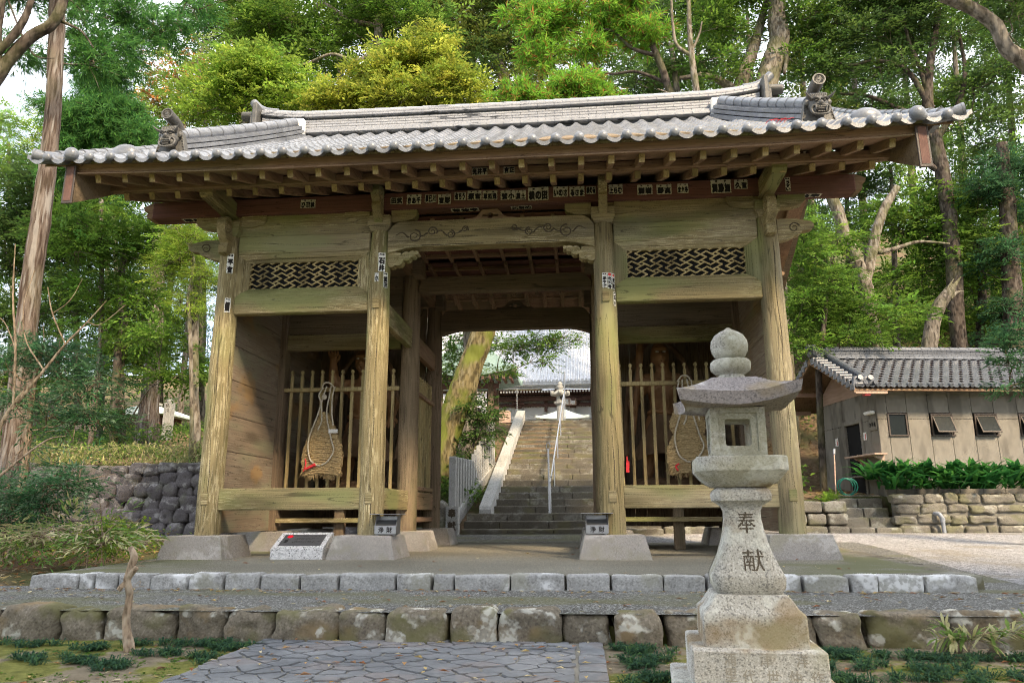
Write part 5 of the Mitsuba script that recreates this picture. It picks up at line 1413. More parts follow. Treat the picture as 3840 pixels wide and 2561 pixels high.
# carved stone post and the stone fence beside the stairs
PO = thing('stone_post', 'short square stone post carved with two characters at the foot of the stairs', 'stone post')
ps = put('shaft', block(-1.905, -1.60, 6.95, 7.25, 0.0, 0.80, seed=77, amp=0.006, sub=3, rnd=0.04), 'pale_stone', PO, smooth=40)
engrave('carved_letter', [('奉', -1.752, 0.63, 0.20, 0.22), ('献', -1.752, 0.33, 0.21, 0.23)], lambda q: np.full_like(q, 6.955), ps, dep=0.008, bold=2)
solo('rough_boulder', blob((-2.15, 7.35, 0.42), (0.24, 0.3, 0.5), 2, 0.7, 0.2, 9), 'wall_rock', 'upright rough boulder left of the carved stone post', 'rock', smooth=30)
SF = thing('stone_fence', 'pale stone picket fence climbing beside the stairs', 'fence')
for i in range(17):
    t = i / 16; y = 8.4 + 3.7 * t; x = -1.98 + 0.62 * t
    ztop = 2.09 if i < 8 else 2.26 + (y - 10.2) * 0.62
    zb_ = 0.55 + (y - 8.4) * 0.40
    hh = 0.075 if i else 0.09
    put('fence_post', box(x - hh, x + hh, y - 0.085, y + 0.085, zb_, ztop, 0.012), 'pale_stone', SF)
put('fence_kerb', loft([[(-1.98 + 0.62 * t - 0.12, 8.3 + 3.9 * t, 0.1 + 1.5 * t), (-1.98 + 0.62 * t + 0.12, 8.3 + 3.9 * t, 0.1 + 1.5 * t), (-1.98 + 0.62 * t + 0.12, 8.3 + 3.9 * t, 0.62 + 1.56 * t), (-1.98 + 0.62 * t - 0.12, 8.3 + 3.9 * t, 0.62 + 1.56 * t)] for t in (0, 1)]), 'pale_stone', SF)

# stair handrail
HR = thing('handrail', 'steel handrail running up the middle of the stairs', 'handrail')
s_r = 0.187 / 0.436
zst = lambda y: 0.64 + max(0, y - 8.7) * s_r
put('post', tube([(0.53, 8.75, 0.60), (0.53, 8.75, 2.30)], 0.024, 10), 'pole_steel', HR, smooth=True)
put('post_ring', tube([(0.53 + 0.05 * math.cos(a), 8.75, 2.36 + 0.09 * math.sin(a)) for a in np.linspace(0, 2 * np.pi, 20)], 0.011, 6), 'pole_steel', HR, smooth=True)
for dz in (0.0, 0.14):
    put('rail', tube([(0.56 + dz * 0.2, 8.9, 1.42 + dz), (0.80 + dz * 0.2, 17.0, 1.42 + dz + 8.1 * s_r)], 0.023, 8), 'pole_steel', HR, smooth=True)
for yy_ in (8.95, 10.8, 12.7, 14.8, 16.9):
    put('post', tube([(0.56 + (yy_ - 8.9) * 0.03, yy_, zst(yy_) - 0.2), (0.56 + (yy_ - 8.9) * 0.03, yy_, 1.42 + (yy_ - 8.9) * s_r)], 0.02, 8), 'pole_steel', HR, smooth=True)
put('post', tube([(0.86, 17.1, 3.9), (0.86, 17.1, 5.95)], 0.024, 8), 'pole_steel', HR, smooth=True)

# drain pipe, hose, pole by the lavatory
DP = thing('drain_pipe', 'grey plastic drain pipe bending out of the low stone wall', 'pipe')
put('elbow', tube(spline([(10.02, 8.5, 0.56), (10.02, 8.33, 0.57), (10.07, 8.23, 0.55), (10.12, 8.22, 0.44)], 6), 0.052, 14), 'pvc_grey', DP, smooth=True)
put('downpipe', tube([(10.12, 8.22, 0.45), (10.13, 8.22, 0.01)], 0.047, 14), 'pvc_grey', DP, smooth=40)
put('collar', tube([(10.12, 8.22, 0.47), (10.12, 8.22, 0.36)], 0.06, 14), 'pvc_grey', DP, smooth=40)
# fallen leaves
def flat_leaf(c, L, W, ang, tilt, up=0.25):
    a = np.array([[0, -L / 2, 0], [W / 2, -L * 0.1, up * W], [0, L / 2, 0], [-W / 2, -L * 0.1, up * W], [0, 0, 0]])
    f = np.array([[0, 1, 4], [1, 2, 4], [2, 3, 4], [3, 0, 4]])
    ca, sa = math.cos(ang), math.sin(ang); v = a.copy(); v[:, 2] += tilt * a[:, 1]
    v = np.stack([v[:, 0] * ca - v[:, 1] * sa, v[:, 0] * sa + v[:, 1] * ca, v[:, 2]], 1)
    return v + c, f


rl = np.random.default_rng(77); parts, cols = [], []
pal = np.array([[0.36, 0.21, 0.09], [0.45, 0.33, 0.14], [0.30, 0.13, 0.06], [0.50, 0.42, 0.26], [0.24, 0.14, 0.08]])
def lz(x, y):
    if y > -3.06 and -4.6 < x < 5.2 and y < 5.4:
        return 0.0
    if y > -4.72:
        return -0.13
    if y > -5.06:
        return None
    if -1.25 < x < 1.47:
        return -0.333
    return float(ground_z(x, y))
tries = 0
while len(parts) < 900 and tries < 9000:
    tries += 1
    k = rl.integers(0, 10)
    if k < 2: x, y = rl.uniform(-4, 5), rl.uniform(-3.0, 3)
    elif k < 4: x, y = rl.uniform(-5, 6), rl.uniform(-3.55, -3.33)
    elif k < 6: x, y = rl.uniform(-5, 6), rl.uniform(-4.7, -3.3)
    elif k < 7: x, y = rl.uniform(-1.3, 1.5), rl.uniform(-7, -5.1)
    else: x, y = rl.choice([rl.uniform(-5, -1.2), rl.uniform(1.4, 5)]), rl.uniform(-7.4, -5.1)
    if k < 2 and rl.uniform() < 0.6: continue
    z = lz(x, y)
    if z is None: continue
    L = rl.uniform(0.035, 0.085); m = flat_leaf((x, y, z + 0.008), L, L * rl.uniform(0.3, 0.5), rl.uniform(0, 6.28), rl.uniform(-0.15, 0.15), rl.uniform(0.05, 0.5))
    parts.append(m); cols.append(np.tile(pal[rl.integers(0, 5)] * rl.uniform(0.7, 1.2), (5, 1)))
v, f = join(parts)
solo('fallen_leaves', (v, f), 'litter', 'dry brown leaves scattered over the terrace, path and moss', 'leaves', kind='stuff', color=np.vstack(cols))
# ---------------------------------------------------------------- buildings behind
LV = thing('lavatory_building', 'small concrete lavatory building with a dark tiled gable roof', 'building')
_o = np.array([9.507, 9.836, 0.0]); _a = math.radians(8)
LVT = T().translate(_o.tolist()).rotate([0, 0, 1], 8)


def lv(name, m, bsdf, parent=LV, smooth=False):
    return put(name, m, bsdf, parent, smooth=smooth, at=LVT)


lv('wall_core', box(0.03, 6.3, 0.03, 3.37, 0.6, 3.80, 0.005), 'shade_black')
us = [0.0, 0.29, 0.85, 1.46, 2.05, 2.70, 3.32, 4.0, 4.62, 5.4, 6.33]
wins = {1: (0.29, 0.80), 3: (1.51, 2.10), 5: (2.75, 3.36), 7: (4.02, 4.60)}
for i in range(len(us) - 1):
    a, b = us[i] + 0.006, us[i + 1] - 0.006
    if i in wins:
        lv('concrete_panel', box(a, b, -0.0, 0.028, 0.7, 2.62, 0.004), 'board_concrete'); lv('concrete_panel', box(a, b, 0.0, 0.028, 3.26, 3.85, 0.004), 'board_concrete')
    else:
        lv('concrete_panel', box(a, b, 0.0, 0.028, 0.7, 3.085, 0.004), 'board_concrete'); lv('concrete_panel', box(a, b, 0.0, 0.028, 3.095, 3.85, 0.004), 'board_concrete')
for i, (a, b) in wins.items():
    k = lv('window', join([box(a - 0.02, a + 0.025, -0.03, 0.03, 2.64, 3.24, 0.004), box(b - 0.025, b + 0.02, -0.03, 0.03, 2.64, 3.24, 0.004), box(a + 0.025, b - 0.025, -0.03, 0.03, 3.20, 3.24, 0.004), box(a - 0.03, b + 0.03, -0.055, 0.03, 2.615, 2.655, 0.004)]), 'dark_frame')
    if i == 1:
        lv('pane', box(a + 0.025, b - 0.025, 0.0, 0.008, 2.655, 3.2, 0.001), 'dark_glass', k)
    else:
        lv('sash', rot(join([box(a + 0.027, b - 0.027, -0.012, 0.010, 2.66, 2.70, 0.003), box(a + 0.027, b - 0.027, -0.012, 0.010, 3.15, 3.19, 0.003), box(a + 0.027, a + 0.06, -0.012, 0.010, 2.70, 3.15, 0.003), box(b - 0.06, b - 0.027, -0.012, 0.010, 2.70, 3.15, 0.003)]), [1, 0, 0], -0.42, (a, 0, 3.19)), 'dark_frame', k)
        lv('pane', rot(box(a + 0.06, b - 0.06, -0.004, 0.004, 2.70, 3.15, 0.001), [1, 0, 0], -0.42, (a, 0, 3.19)), 'dark_glass', k)
vs_ = [0.0, 0.42, 0.82, 1.92, 2.25, 2.6, 3.4]
for i in range(len(vs_) - 1):
    a, b = vs_[i] + 0.006, vs_[i + 1] - 0.006
    z0, z1 = (0.7, 3.085)
    if i == 2:
        lv('concrete_panel', box(0.0, 0.028, a, b, 3.20, 4.3, 0.004), 'board_concrete'); continue
    lv('concrete_panel', box(0.0, 0.028, a, b, z0, z1, 0.004), 'board_concrete'); lv('concrete_panel', box(0.0, 0.028, a, b, 3.095, 4.2, 0.004), 'board_concrete')
dk = lv('door', join([box(-0.05, 0.10, 0.82, 0.92, 0.9, 3.20, 0.01), box(-0.05, 0.10, 1.80, 1.92, 0.9, 3.20, 0.01), box(-0.05, 0.10, 0.92, 1.80, 3.08, 3.20, 0.01)]), 'board_concrete')
lv('door_leaf', box(0.09, 0.12, 0.92, 1.4, 0.9, 3.08, 0.004), 'dark_glass', dk)
sg = lv('sign_board', box(-0.03, -0.002, -0.0 + 0.06, 0.42, 2.80, 3.12, 0.01), 'board_concrete')
g = text_poly([('お', -0.11, 0, 0.10, 0.12), ('手', 0.0, 0, 0.10, 0.12), ('洗', 0.11, 0, 0.10, 0.12)], 40, 1)
lv('lettering', facing(prism(g, 'z', 0, 0.004), (-0.032, 0.24, 2.96), (-1, 0, 0)), 'ink', sg)
lv('lamp', box(-0.14, -0.002, 0.08, 0.46, 3.24, 3.33, 0.02), 'clean_paper')
for q, (z0, z1) in ((0.66, (2.58, 2.80)), (2.32, (2.55, 2.78))):
    nk = lv('notice', box(-0.012, -0.002, q, q + 0.17, z0, z1, 0.001), 'clean_paper')
    lv('notice_figure', join([box(-0.014, -0.0125, q + 0.03 + 0.07 * c, q + 0.07 + 0.07 * c, z0 + 0.03, z1 - 0.04, 0.0004) for c in (0,)]), 'red_ink', nk)
lv('shelf', box(-0.36, -0.005, -0.30, 1.35, 2.10, 2.145, 0.006), 'sign_wood')
for q in (-0.12, 0.9):
    lv('shelf_bracket', prism([(-0.30, 2.098), (-0.004, 2.098), (-0.004, 1.86), (-0.09, 1.90), (-0.13, 1.99), (-0.24, 2.03)], 'y', q, q + 0.06), 'sign_wood')
lv('bench', box(-0.32, -0.005, -0.1, 1.2, 1.55, 1.59, 0.006), 'board_concrete')
# roof
RV0, RVM, RZ0, RZM = -0.72, 1.70, 3.86, 5.12
rzl = lambda v: RZ0 + (RZM - RZ0) * (v - RV0) / (RVM - RV0)
U0, U1 = -0.98, 5.75
und = [(RV0 + 0.05, RZ0 - 0.10), (RVM, RZM - 0.10), (2 * RVM - RV0 - 0.05, RZ0 - 0.10)]
lv('roof_boarding', prism(und + [(p[0], p[1] + 0.05) for p in und[::-1]], 'x', U0 + 0.05, U1), 'eave_wood_y')
lv('gable_board', prism([(RV0 + 0.6, RZ0 + 0.0), (RVM, RZM - 0.12), (2 * RVM - RV0 - 0.6, RZ0 + 0.0)], 'x', -0.02, 0.02), 'sign_wood')
for q in (RV0 + 0.12, 0.25, RVM, 3.1, 4.0):
    zq = rzl(q if q < RVM else 2 * RVM - q) - 0.17
    lv('purlin', box(U0 + 0.1, 0.0, q - 0.05, q + 0.05, zq - 0.07, zq + 0.06, 0.006), 'sign_wood')
lv('barge_board', prism([(RV0, RZ0 - 0.16), (RVM, RZM - 0.19), (2 * RVM - RV0, RZ0 - 0.16), (2 * RVM - RV0, RZ0 - 0.02), (RVM, RZM - 0.03), (RV0, RZ0 - 0.02)], 'x', U0 + 0.02, U0 + 0.07), 'eave_wood_y')
NU, NR = 23, 12; TU = (U1 - U0 - 0.1) / NU; ev = (RVM - RV0) / NR
for j in range(NR):
    va, vb = RV0 + j * ev, RV0 + (j + 1) * ev + 0.03
    for i in range(NU):
        u0 = U0 + 0.1 + (i + 0.5 * (j % 2)) * TU
        rings = []
        for t in np.linspace(0, 1, 9):
            w = 0.026 * math.cos(2 * math.pi * t); sc_ = 0.035 * (1 - abs(math.cos(math.pi * t)))
            rings.append([(u0 + t * TU, va - sc_, rzl(va) + 0.03 + w - 0.02), (u0 + t * TU, va - sc_, rzl(va) + 0.03 + w), (u0 + t * TU, vb, rzl(vb) + w), (u0 + t * TU, vb, rzl(vb) + w - 0.02)])
        v, f = loft(rings)
        lv('roof_tile', (v, f[:, ::-1]), 'dark_tile', smooth=35)
for i in range(NU + 1):
    lv('eave_disc', tube([(U0 + 0.1 + i * TU, RV0 - 0.05, RZ0 + 0.03), (U0 + 0.1 + i * TU, RV0 + 0.06, RZ0 + 0.075)], 0.05, 12), 'dark_tile', smooth=40)
lv('rear_roof', prism([(RVM, RZM), (2 * RVM - RV0, RZ0), (2 * RVM - RV0, RZ0 - 0.05), (RVM, RZM - 0.05)], 'x', U0 + 0.05, U1), 'dark_tile')
for j, (z0, hw, h) in enumerate(((5.09, 0.20, 0.055), (5.147, 0.17, 0.05), (5.199, 0.12, 0.045), (5.246, 0.12, 0.045), (5.293, 0.12, 0.045), (5.34, 0.15, 0.045))):
    e = np.arange(U0 + 0.2 - 0.15 * (j % 2), U1 + 0.2, 0.3); e = np.clip(e, U0 + 0.2, U1)
    for a, b in zip(e[:-1], e[1:]):
        if b - a > 0.03:
            lv('ridge_tile', box(a + 0.003, b - 0.003, RVM - hw, RVM + hw, z0, z0 + h - 0.003, 0.005), 'dark_tile' if j != 0 else 'roof_tile')
e = np.arange(U0 + 0.2, U1 + 0.01, 0.3)
for a, b in zip(e[:-1], e[1:]):
    lv('ridge_cap', tube([(a, RVM, 5.40), (b + 0.015, RVM, 5.40)], [0.095, 0.082], 14), 'dark_tile', smooth=40)
lv('ridge_end_tile', join([blob((U0 + 0.14, RVM, 5.33), (0.09, 0.22, 0.20), 2, 0.8, 0.1, 3, 5), tube([(U0 + 0.10, RVM, 5.44), (U0 - 0.02, RVM, 5.46)], 0.10, 14), spiral(0, 0, 0.1, 1, 1, 0)]) if False else join([blob((U0 + 0.14, RVM, 5.33), (0.09, 0.22, 0.20), 2, 0.8, 0.1, 3, 5), tube([(U0 + 0.10, RVM, 5.44), (U0 - 0.02, RVM, 5.46)], 0.10, 14)]), 'dark_tile', smooth=40)
# descending verge ridges and verge tiles
for side in (0,):
    for k_, uu in enumerate((U0 + 0.50,)):
        tv2 = np.linspace(RV0 + 0.12, RVM - 0.1, 9)
        for a, b in zip(tv2[:-1], tv2[1:]):
            lv('verge_ridge_cap', tube([(uu, a, rzl(a) + 0.17), (uu, b + 0.02, rzl(b + 0.02) + 0.15)], [0.088, 0.078], 14), 'dark_tile', smooth=40)
            lv('verge_ridge_tile', loft([[(uu - 0.1, q, rzl(q) + 0.02), (uu + 0.1, q, rzl(q) + 0.02), (uu + 0.1, q, rzl(q) + 0.10), (uu - 0.1, q, rzl(q) + 0.10)][::-1] for q in (a + 0.004, b - 0.004)]), 'dark_tile')
    for uu in (U0 + 0.50, U0 + 0.22):
        lv('scroll_tile', join([blob((uu, RV0 + 0.10, rzl(RV0 + 0.1) + 0.13), (0.17, 0.07, 0.12), 2, 0.9, 0.15, 5, 8), tube([(uu - 0.14, RV0 + 0.05, RZ0 + 0.12), (uu - 0.14, RV0 - 0.02, RZ0 + 0.12)], 0.06, 12), tube([(uu + 0.14, RV0 + 0.05, RZ0 + 0.12), (uu + 0.14, RV0 - 0.02, RZ0 + 0.12)], 0.06, 12), tube([(uu, RV0 + 0.1, RZ0 + 0.22), (uu, RV0 - 0.04, RZ0 + 0.25)], 0.07, 12)]), 'dark_tile', smooth=40)
for sgn in (1, -1):
    for j in range(11):
        q = RV0 + 0.05 + j * 0.215
        P = lambda qq: (qq if sgn > 0 else 2 * RVM - qq)
        lv('verge_tile', tube([(U0 + 0.02, P(q), rzl(q) + 0.05), (U0 + 0.36, P(q), rzl(q) + 0.06)], 0.058, 12), 'dark_tile', smooth=40)
        lv('verge_skirt', box(U0 - 0.005, U0 + 0.03, min(P(q - 0.10), P(q + 0.10)), max(P(q - 0.10), P(q + 0.10)), rzl(q) - 0.12, rzl(q) + 0.05, 0.006), 'dark_tile')
lv('alarm_box', box(-0.62, -0.45, RV0 + 0.1, RV0 + 0.25, RZ0 - 0.22, RZ0 - 0.10, 0.01), 'red_plastic')
lv('porch_slab', box(-1.6, 0.0, 0.2, 3.2, 0.7, 1.05, 0.02), 'board_concrete')
BR = thing('broom', 'pale wooden pole leaning beside the lavatory door', 'broom')
put('pole', tube([(8.15, 9.7, 1.0), (8.42, 10.3, 2.25)], 0.018, 8), 'sign_wood', BR, smooth=True)
put('grip', tube([(8.40, 10.25, 2.17), (8.44, 10.34, 2.32)], 0.032, 8), 'pvc_grey', BR, smooth=True)
HS = solo('garden_hose', tube([(8.5 + 0.22 * math.cos(a) + 0.01 * a, 10.0, 1.28 + 0.22 * math.sin(a)) for a in np.linspace(0, 14, 60)], 0.016, 6), 'hose_green', 'coiled green garden hose beside the lavatory door', 'hose', smooth=True)

# main hall
MH = thing('main_hall', 'large temple hall with a pale tiled roof seen through the gate', 'hall')
HY, HZ = 31.0, 8.0
hr = lambda y: HZ + 0.62 * (y - HY) + 0.028 * (y - HY) ** 2
hy = np.linspace(HY, HY + 8.5, 12)
put('roof_slab', prism([(y, hr(y)) for y in hy] + [(y, hr(y) - 0.35) for y in hy[::-1]], 'x', -11, 12), 'hall_tile', MH)
k0 = put('roof_roll', tube([(0, y, hr(y) + 0.03) for y in hy], 0.062, 8), 'hall_tile', MH, smooth=True)
for i in range(1, 36):
    copy(k0, 'roof_roll', MH, at=T().translate([0.21 * ((i + 1) // 2) * (1 if i % 2 else -1), 0, 0]))
k1 = put('eave_disc', tube([(0, HY - 0.06, HZ + 0.03), (0, HY + 0.02, HZ + 0.03)], 0.082, 12), 'hall_tile', MH, smooth=40)
for i in range(1, 36):
    copy(k1, 'eave_disc', MH, at=T().translate([0.21 * ((i + 1) // 2) * (1 if i % 2 else -1), 0, 0]))
put('gutter', box(-11, 12, HY - 0.10, HY + 0.1, HZ - 0.30, HZ - 0.17, 0.02), 'pale_stone', MH)
put('fascia', box(-11, 12, HY + 0.05, HY + 0.25, HZ - 0.42, HZ - 0.30, 0.02), 'plaster', MH)
put('eave_soffit', box(-11, 12, HY + 0.25, HY + 2.2, HZ - 0.52, HZ - 0.44, 0.02), 'hall_wood', MH)
k2 = put('rafter', box(-0.05, 0.05, HY + 0.15, HY + 1.0, HZ - 0.62, HZ - 0.50, 0.01), 'hall_wood', MH)
for i in range(1, 60):
    copy(k2, 'rafter', MH, at=T().translate([0.17 * ((i + 1) // 2) * (1 if i % 2 else -1), 0, 0]))
k2b = put('rafter_tip', box(-0.045, 0.045, HY + 0.13, HY + 0.15, HZ - 0.61, HZ - 0.51, 0.005), 'plaster', MH)
for i in range(1, 60):
    copy(k2b, 'rafter_tip', MH, at=T().translate([0.17 * ((i + 1) // 2) * (1 if i % 2 else -1), 0, 0]))
put('bracket_beam', box(-11, 12, HY + 1.0, HY + 1.3, HZ - 0.95, HZ - 0.70, 0.03), 'hall_wood', MH)
put('bracket_beam', box(-11, 12, HY + 1.4, HY + 1.7, HZ - 1.25, HZ - 1.05, 0.03), 'hall_wood', MH)
br_ = [box(-0.5, 0.5, HY + 0.95, HY + 1.15, -0.98, -0.82, 0.03), box(-0.35, 0.35, HY + 1.1, HY + 1.3, -1.16, -1.0, 0.03), box(-0.2, 0.2, HY + 1.2, HY + 1.5, -1.36, -1.18, 0.04), *[box(q - 0.09, q + 0.09, HY + 0.9, HY + 1.2, -0.84, -0.70, 0.03) for q in (-0.42, 0, 0.42)], box(-0.13, 0.13, HY + 0.6, HY + 1.5, -1.02, -0.86, 0.03)]
for xb in (-5.4, -2.15, 1.1, 4.35):
    put('bracket_set', move(join(br_), (xb, 0, HZ)), 'hall_wood', MH)
    put('pillar', tube([(xb, HY + 1.55, 3.9), (xb, HY + 1.55, HZ - 1.3)], 0.22, 14), 'plaster', MH, smooth=True)
for xb in (-3.8, -0.5, 2.7):
    put('strut', box(xb - 0.09, xb + 0.09, HY + 1.4, HY + 1.56, HZ - 1.55, HZ - 0.72, 0.02), 'hall_wood', MH)
put('plaster_wall', box(-11, 12, HY + 1.6, HY + 1.9, 3.9, HZ - 0.6, 0.02), 'plaster', MH)
put('lintel', box(-11, 12, HY + 1.5, HY + 1.62, 6.0, 6.18, 0.02), 'plaster', MH)
put('doorway', box(-1.6, 3.4, HY + 1.52, HY + 1.61, 3.9, 5.85, 0.02), 'shade_black', MH)  # solid slab, interior shade painted as near-black
for i in range(9):
    put('door_grille', box(-1.5 + i * 0.55, -1.42 + i * 0.55, HY + 1.46, HY + 1.515, 3.9, 5.8, 0.01), 'hall_wood', MH)
put('railing', join([box(-4.5, -1.2, HY + 0.4, HY + 0.5, 4.95, 5.03, 0.01)] + [box(-4.5 + 0.2 * i, -4.42 + 0.2 * i, HY + 0.4, HY + 0.48, 4.2, 4.95, 0.01) for i in range(16)]), 'hall_wood', MH, kind='stuff')
nb_ = put('name_board', rot(box(0.45, 1.30, HY + 0.75, HY + 0.83, 6.70, 7.12, 0.02), [1, 0, 0], 0.2, (0, HY + 0.75, 6.7)), 'sign_wood', MH)
put('lettering', rot(facing(prism(text_poly([('璃', -0.18, 0, 0.3, 0.34), ('瑠', 0.2, 0, 0.3, 0.34)], 40, 2), 'z', 0, 0.01), (0.88, HY + 0.745, 6.91), (0, -1, 0)), [1, 0, 0], 0.2, (0, HY + 0.75, 6.7)), 'clean_paper', nb_)
rc = newkey('main_hall__rain_chain')
for i in range(16):
    k = rc if i == 0 else newkey('main_hall__rain_chain')
    scene[k] = mikit.ply(blob((-2.1, HY - 0.05, HZ - 0.45 - 0.115 * i), (0.035, 0.035, 0.05), 1, 1, 0, 1), 'clean_paper', smooth=True)

# second lantern, incense burner roof and notice board on the upper court
L2 = thing('stone_lantern', 'pale stone lantern with a curled roof at the head of the stairs', 'stone lantern')
cx, cy = 0.645, 19.0
hexr = lambda r, z: [(cx + r * math.cos(a), cy + r * math.sin(a), z) for a in np.arange(6) * math.pi / 3 + math.pi / 6]
put('shaft', tube([(cx, cy, 3.9), (cx, cy, 4.92)], 0.15, 14), 'pale_stone', L2, smooth=40)
put('platform', loft([hexr(0.15, 4.90), hexr(0.27, 4.97), hexr(0.27, 5.05)]), 'pale_stone', L2)
put('fire_box', loft([hexr(0.175, 5.05), hexr(0.175, 5.30)]), 'pale_stone', L2)
put('opening', box(cx + 0.0, cx + 0.12, cy - 0.185, cy - 0.15, 5.13, 5.24, 0.004), 'shade_black', L2)  # no hole cut; dark block paints the shade inside
put('roof', loft([hexr(0.20, 5.28), hexr(0.37, 5.32), hexr(0.38, 5.37), hexr(0.22, 5.46), hexr(0.12, 5.55)]), 'pale_stone', L2)
put('roof_curl', join([blob((cx + 0.38 * math.cos(a), cy + 0.38 * math.sin(a), 5.40), (0.075, 0.075, 0.085), 2, 1, 0.05, 1) for a in np.arange(6) * math.pi / 3 + math.pi / 6]), 'pale_stone', L2, smooth=True, kind='stuff')
put('finial', lathe([(0, 5.54), (0.10, 5.55), (0.15, 5.62), (0.15, 5.68), (0.09, 5.72), (0.11, 5.78), (0.09, 5.83), (0.02, 5.89), (0, 5.89)], 16, (cx, cy, 0)), 'pale_stone', L2, smooth=40)
IB = thing('incense_shelter', 'small shelter with a pale curved copper roof on the upper court', 'shelter')
n = 17; g = np.linspace(-1, 1, n); Ug, Vg = np.meshgrid(g, g); r2 = np.maximum(np.abs(Ug), np.abs(Vg))
zt = 4.72 + 0.52 * (1 - r2) ** 1.35 + 0.07 * np.abs(Ug * Vg) ** 3
v0 = np.stack([0.68 + Ug * 1.17, 22.3 + Vg * 1.17, zt], -1).reshape(-1, 3); v1 = v0.copy(); v1[:, 2] = 4.62 + 0.07 * np.abs(Ug * Vg).ravel() ** 3
i_, j_ = np.meshgrid(np.arange(n - 1), np.arange(n - 1), indexing='ij'); a_ = (i_ * n + j_).ravel()
tf_ = np.vstack([np.stack([a_, a_ + 1, a_ + n + 1], 1), np.stack([a_, a_ + n + 1, a_ + n], 1)])
bd = np.r_[np.arange(n), np.arange(1, n) * n + n - 1, (n - 1) * n + np.arange(n - 2, -1, -1), np.arange(n - 2, 0, -1) * n]; b2 = np.roll(bd, -1); N2 = n * n
put('roof', (np.vstack([v0, v1]), np.vstack([tf_, tf_[:, ::-1] + N2, np.stack([bd, bd + N2, b2 + N2], 1), np.stack([bd, b2 + N2, b2], 1)])), 'copper_roof', IB, smooth=35)
for a in (-1, 1):
    for b in (-1, 1):
        put('post', box(0.68 + a * 0.8 - 0.06, 0.68 + a * 0.8 + 0.06, 22.3 + b * 0.8 - 0.06, 22.3 + b * 0.8 + 0.06, 3.9, 4.66, 0.01), 'hall_wood', IB)
put('burner', lathe([(0, 3.95), (0.3, 3.97), (0.25, 4.1), (0.4, 4.3), (0.42, 4.45), (0.38, 4.46), (0, 4.40)], 20, (0.68, 22.3, 0)), 'plaque_metal', IB, smooth=40)
NB = thing('notice_board', 'pale wooden notice board at the head of the stairs on the left', 'notice board')
put('panel', prism([(-1.86, 4.10), (-1.40, 4.10), (-1.40, 4.66), (-1.47, 4.73), (-1.80, 4.74), (-1.86, 4.70)], 'y', 18.98, 19.03), 'sign_wood', NB)
for x in (-1.83, -1.43):
    put('leg', box(x - 0.025, x + 0.025, 19.03, 19.08, 3.9, 4.5, 0.004), 'hall_wood', NB)

# bell tower, only its right corner shows
BT = thing('bell_tower', 'timber bell tower with a green copper roof left of the stairs', 'bell tower')
bx, by, hb = -3.3, 20.0, 2.1
n = 17; zt = 6.42 + 2.3 * (1 - r2) ** 1.1 + 0.30 * np.abs(Ug * Vg) ** 2.5
v0 = np.stack([bx + Ug * hb, by + 1.2 + Vg * hb, zt], -1).reshape(-1, 3); v1 = v0.copy(); v1[:, 2] = 6.26 + 0.30 * np.abs(Ug * Vg).ravel() ** 2.5 + 0.15 * (1 - r2.ravel())
put('roof', (np.vstack([v0, v1]), np.vstack([tf_, tf_[:, ::-1] + N2, np.stack([bd, bd + N2, b2 + N2], 1), np.stack([bd, b2 + N2, b2], 1)])), 'copper_dark', BT, smooth=35)
for i in range(14):
    x = bx - hb + 0.2 + i * 0.29
    put('rafter', box(x - 0.05, x + 0.05, by - 0.82, by + 0.5, 6.10, 6.23, 0.008), 'hall_wood', BT)
for x in (-4.55, -2.35):
    for y in (20.1, 22.3):
        put('post', box(x - 0.11, x + 0.11, y - 0.11, y + 0.11, 3.5, 6.12, 0.015), 'inner_wood_z', BT)
for z in (5.95, 5.0):
    put('beam', box(-4.9, -2.0, 20.02, 20.18, z - 0.1, z + 0.1, 0.01), 'hall_wood', BT)
put('side_beam', box(-2.42, -2.28, 20.2, 22.2, 5.85, 6.05, 0.01), 'hall_wood', BT)
put('curtain', prism([(-4.4, 5.0), (-2.5, 4.7), (-2.5, 5.62), (-3.2, 5.50), (-4.4, 5.62)], 'y', 19.96, 19.985), 'white_cloth', BT)
put('stone_plinth', box(-5.3, -1.9, 19.3, 23.3, 3.2, 4.1, 0.05), 'pale_stone', BT)

# far left: copper roofed pavilion, dark roofs, stone marker
PV = thing('small_pavilion', 'small pavilion with a pale green copper roof among the trees at left', 'pavilion')
n = 17
zt = 5.06 + 0.55 * (1 - r2) ** 0.75
px0, py0 = -18.35, 21.4
v0 = np.stack([px0 + Ug * 1.45, py0 + Vg * 1.45, zt], -1).reshape(-1, 3); v1 = v0.copy(); v1[:, 2] = 4.98
put('roof', (np.vstack([v0, v1]), np.vstack([tf_, tf_[:, ::-1] + N2, np.stack([bd, bd + N2, b2 + N2], 1), np.stack([bd, b2 + N2, b2], 1)])), 'copper_roof', PV, smooth=35)
for j in range(1, 6):
    q = 1.45 * (1 - j / 7.5); zq = 5.06 + 0.55 * (j / 7.5) ** 0.75
    put('roof_seam', box(px0 - q, px0 + q, py0 - q - 0.012, py0 - q + 0.012, zq - 0.005, zq + 0.014, 0.003), 'copper_dark', PV)
put('finial', join([box(px0 - 0.32, px0 + 0.32, py0 - 0.32, py0 + 0.32, 5.58, 5.68, 0.01), box(px0 - 0.2, px0 + 0.2, py0 - 0.2, py0 + 0.2, 5.68, 5.80, 0.01), lathe([(0.16, 5.80), (0.16, 5.84), (0.07, 5.86), (0.15, 5.93), (0.16, 6.0), (0.10, 6.08), (0.02, 6.16), (0, 6.16)], 16, (px0, py0, 0))]), 'pale_stone', PV, smooth=40)
for a in (-1, 1):
    put('post', box(px0 + a * 1.0 - 0.08, px0 + a * 1.0 + 0.08, py0 - 1.1, py0 - 0.94, 3.9, 5.0, 0.01), 'hall_wood', PV)
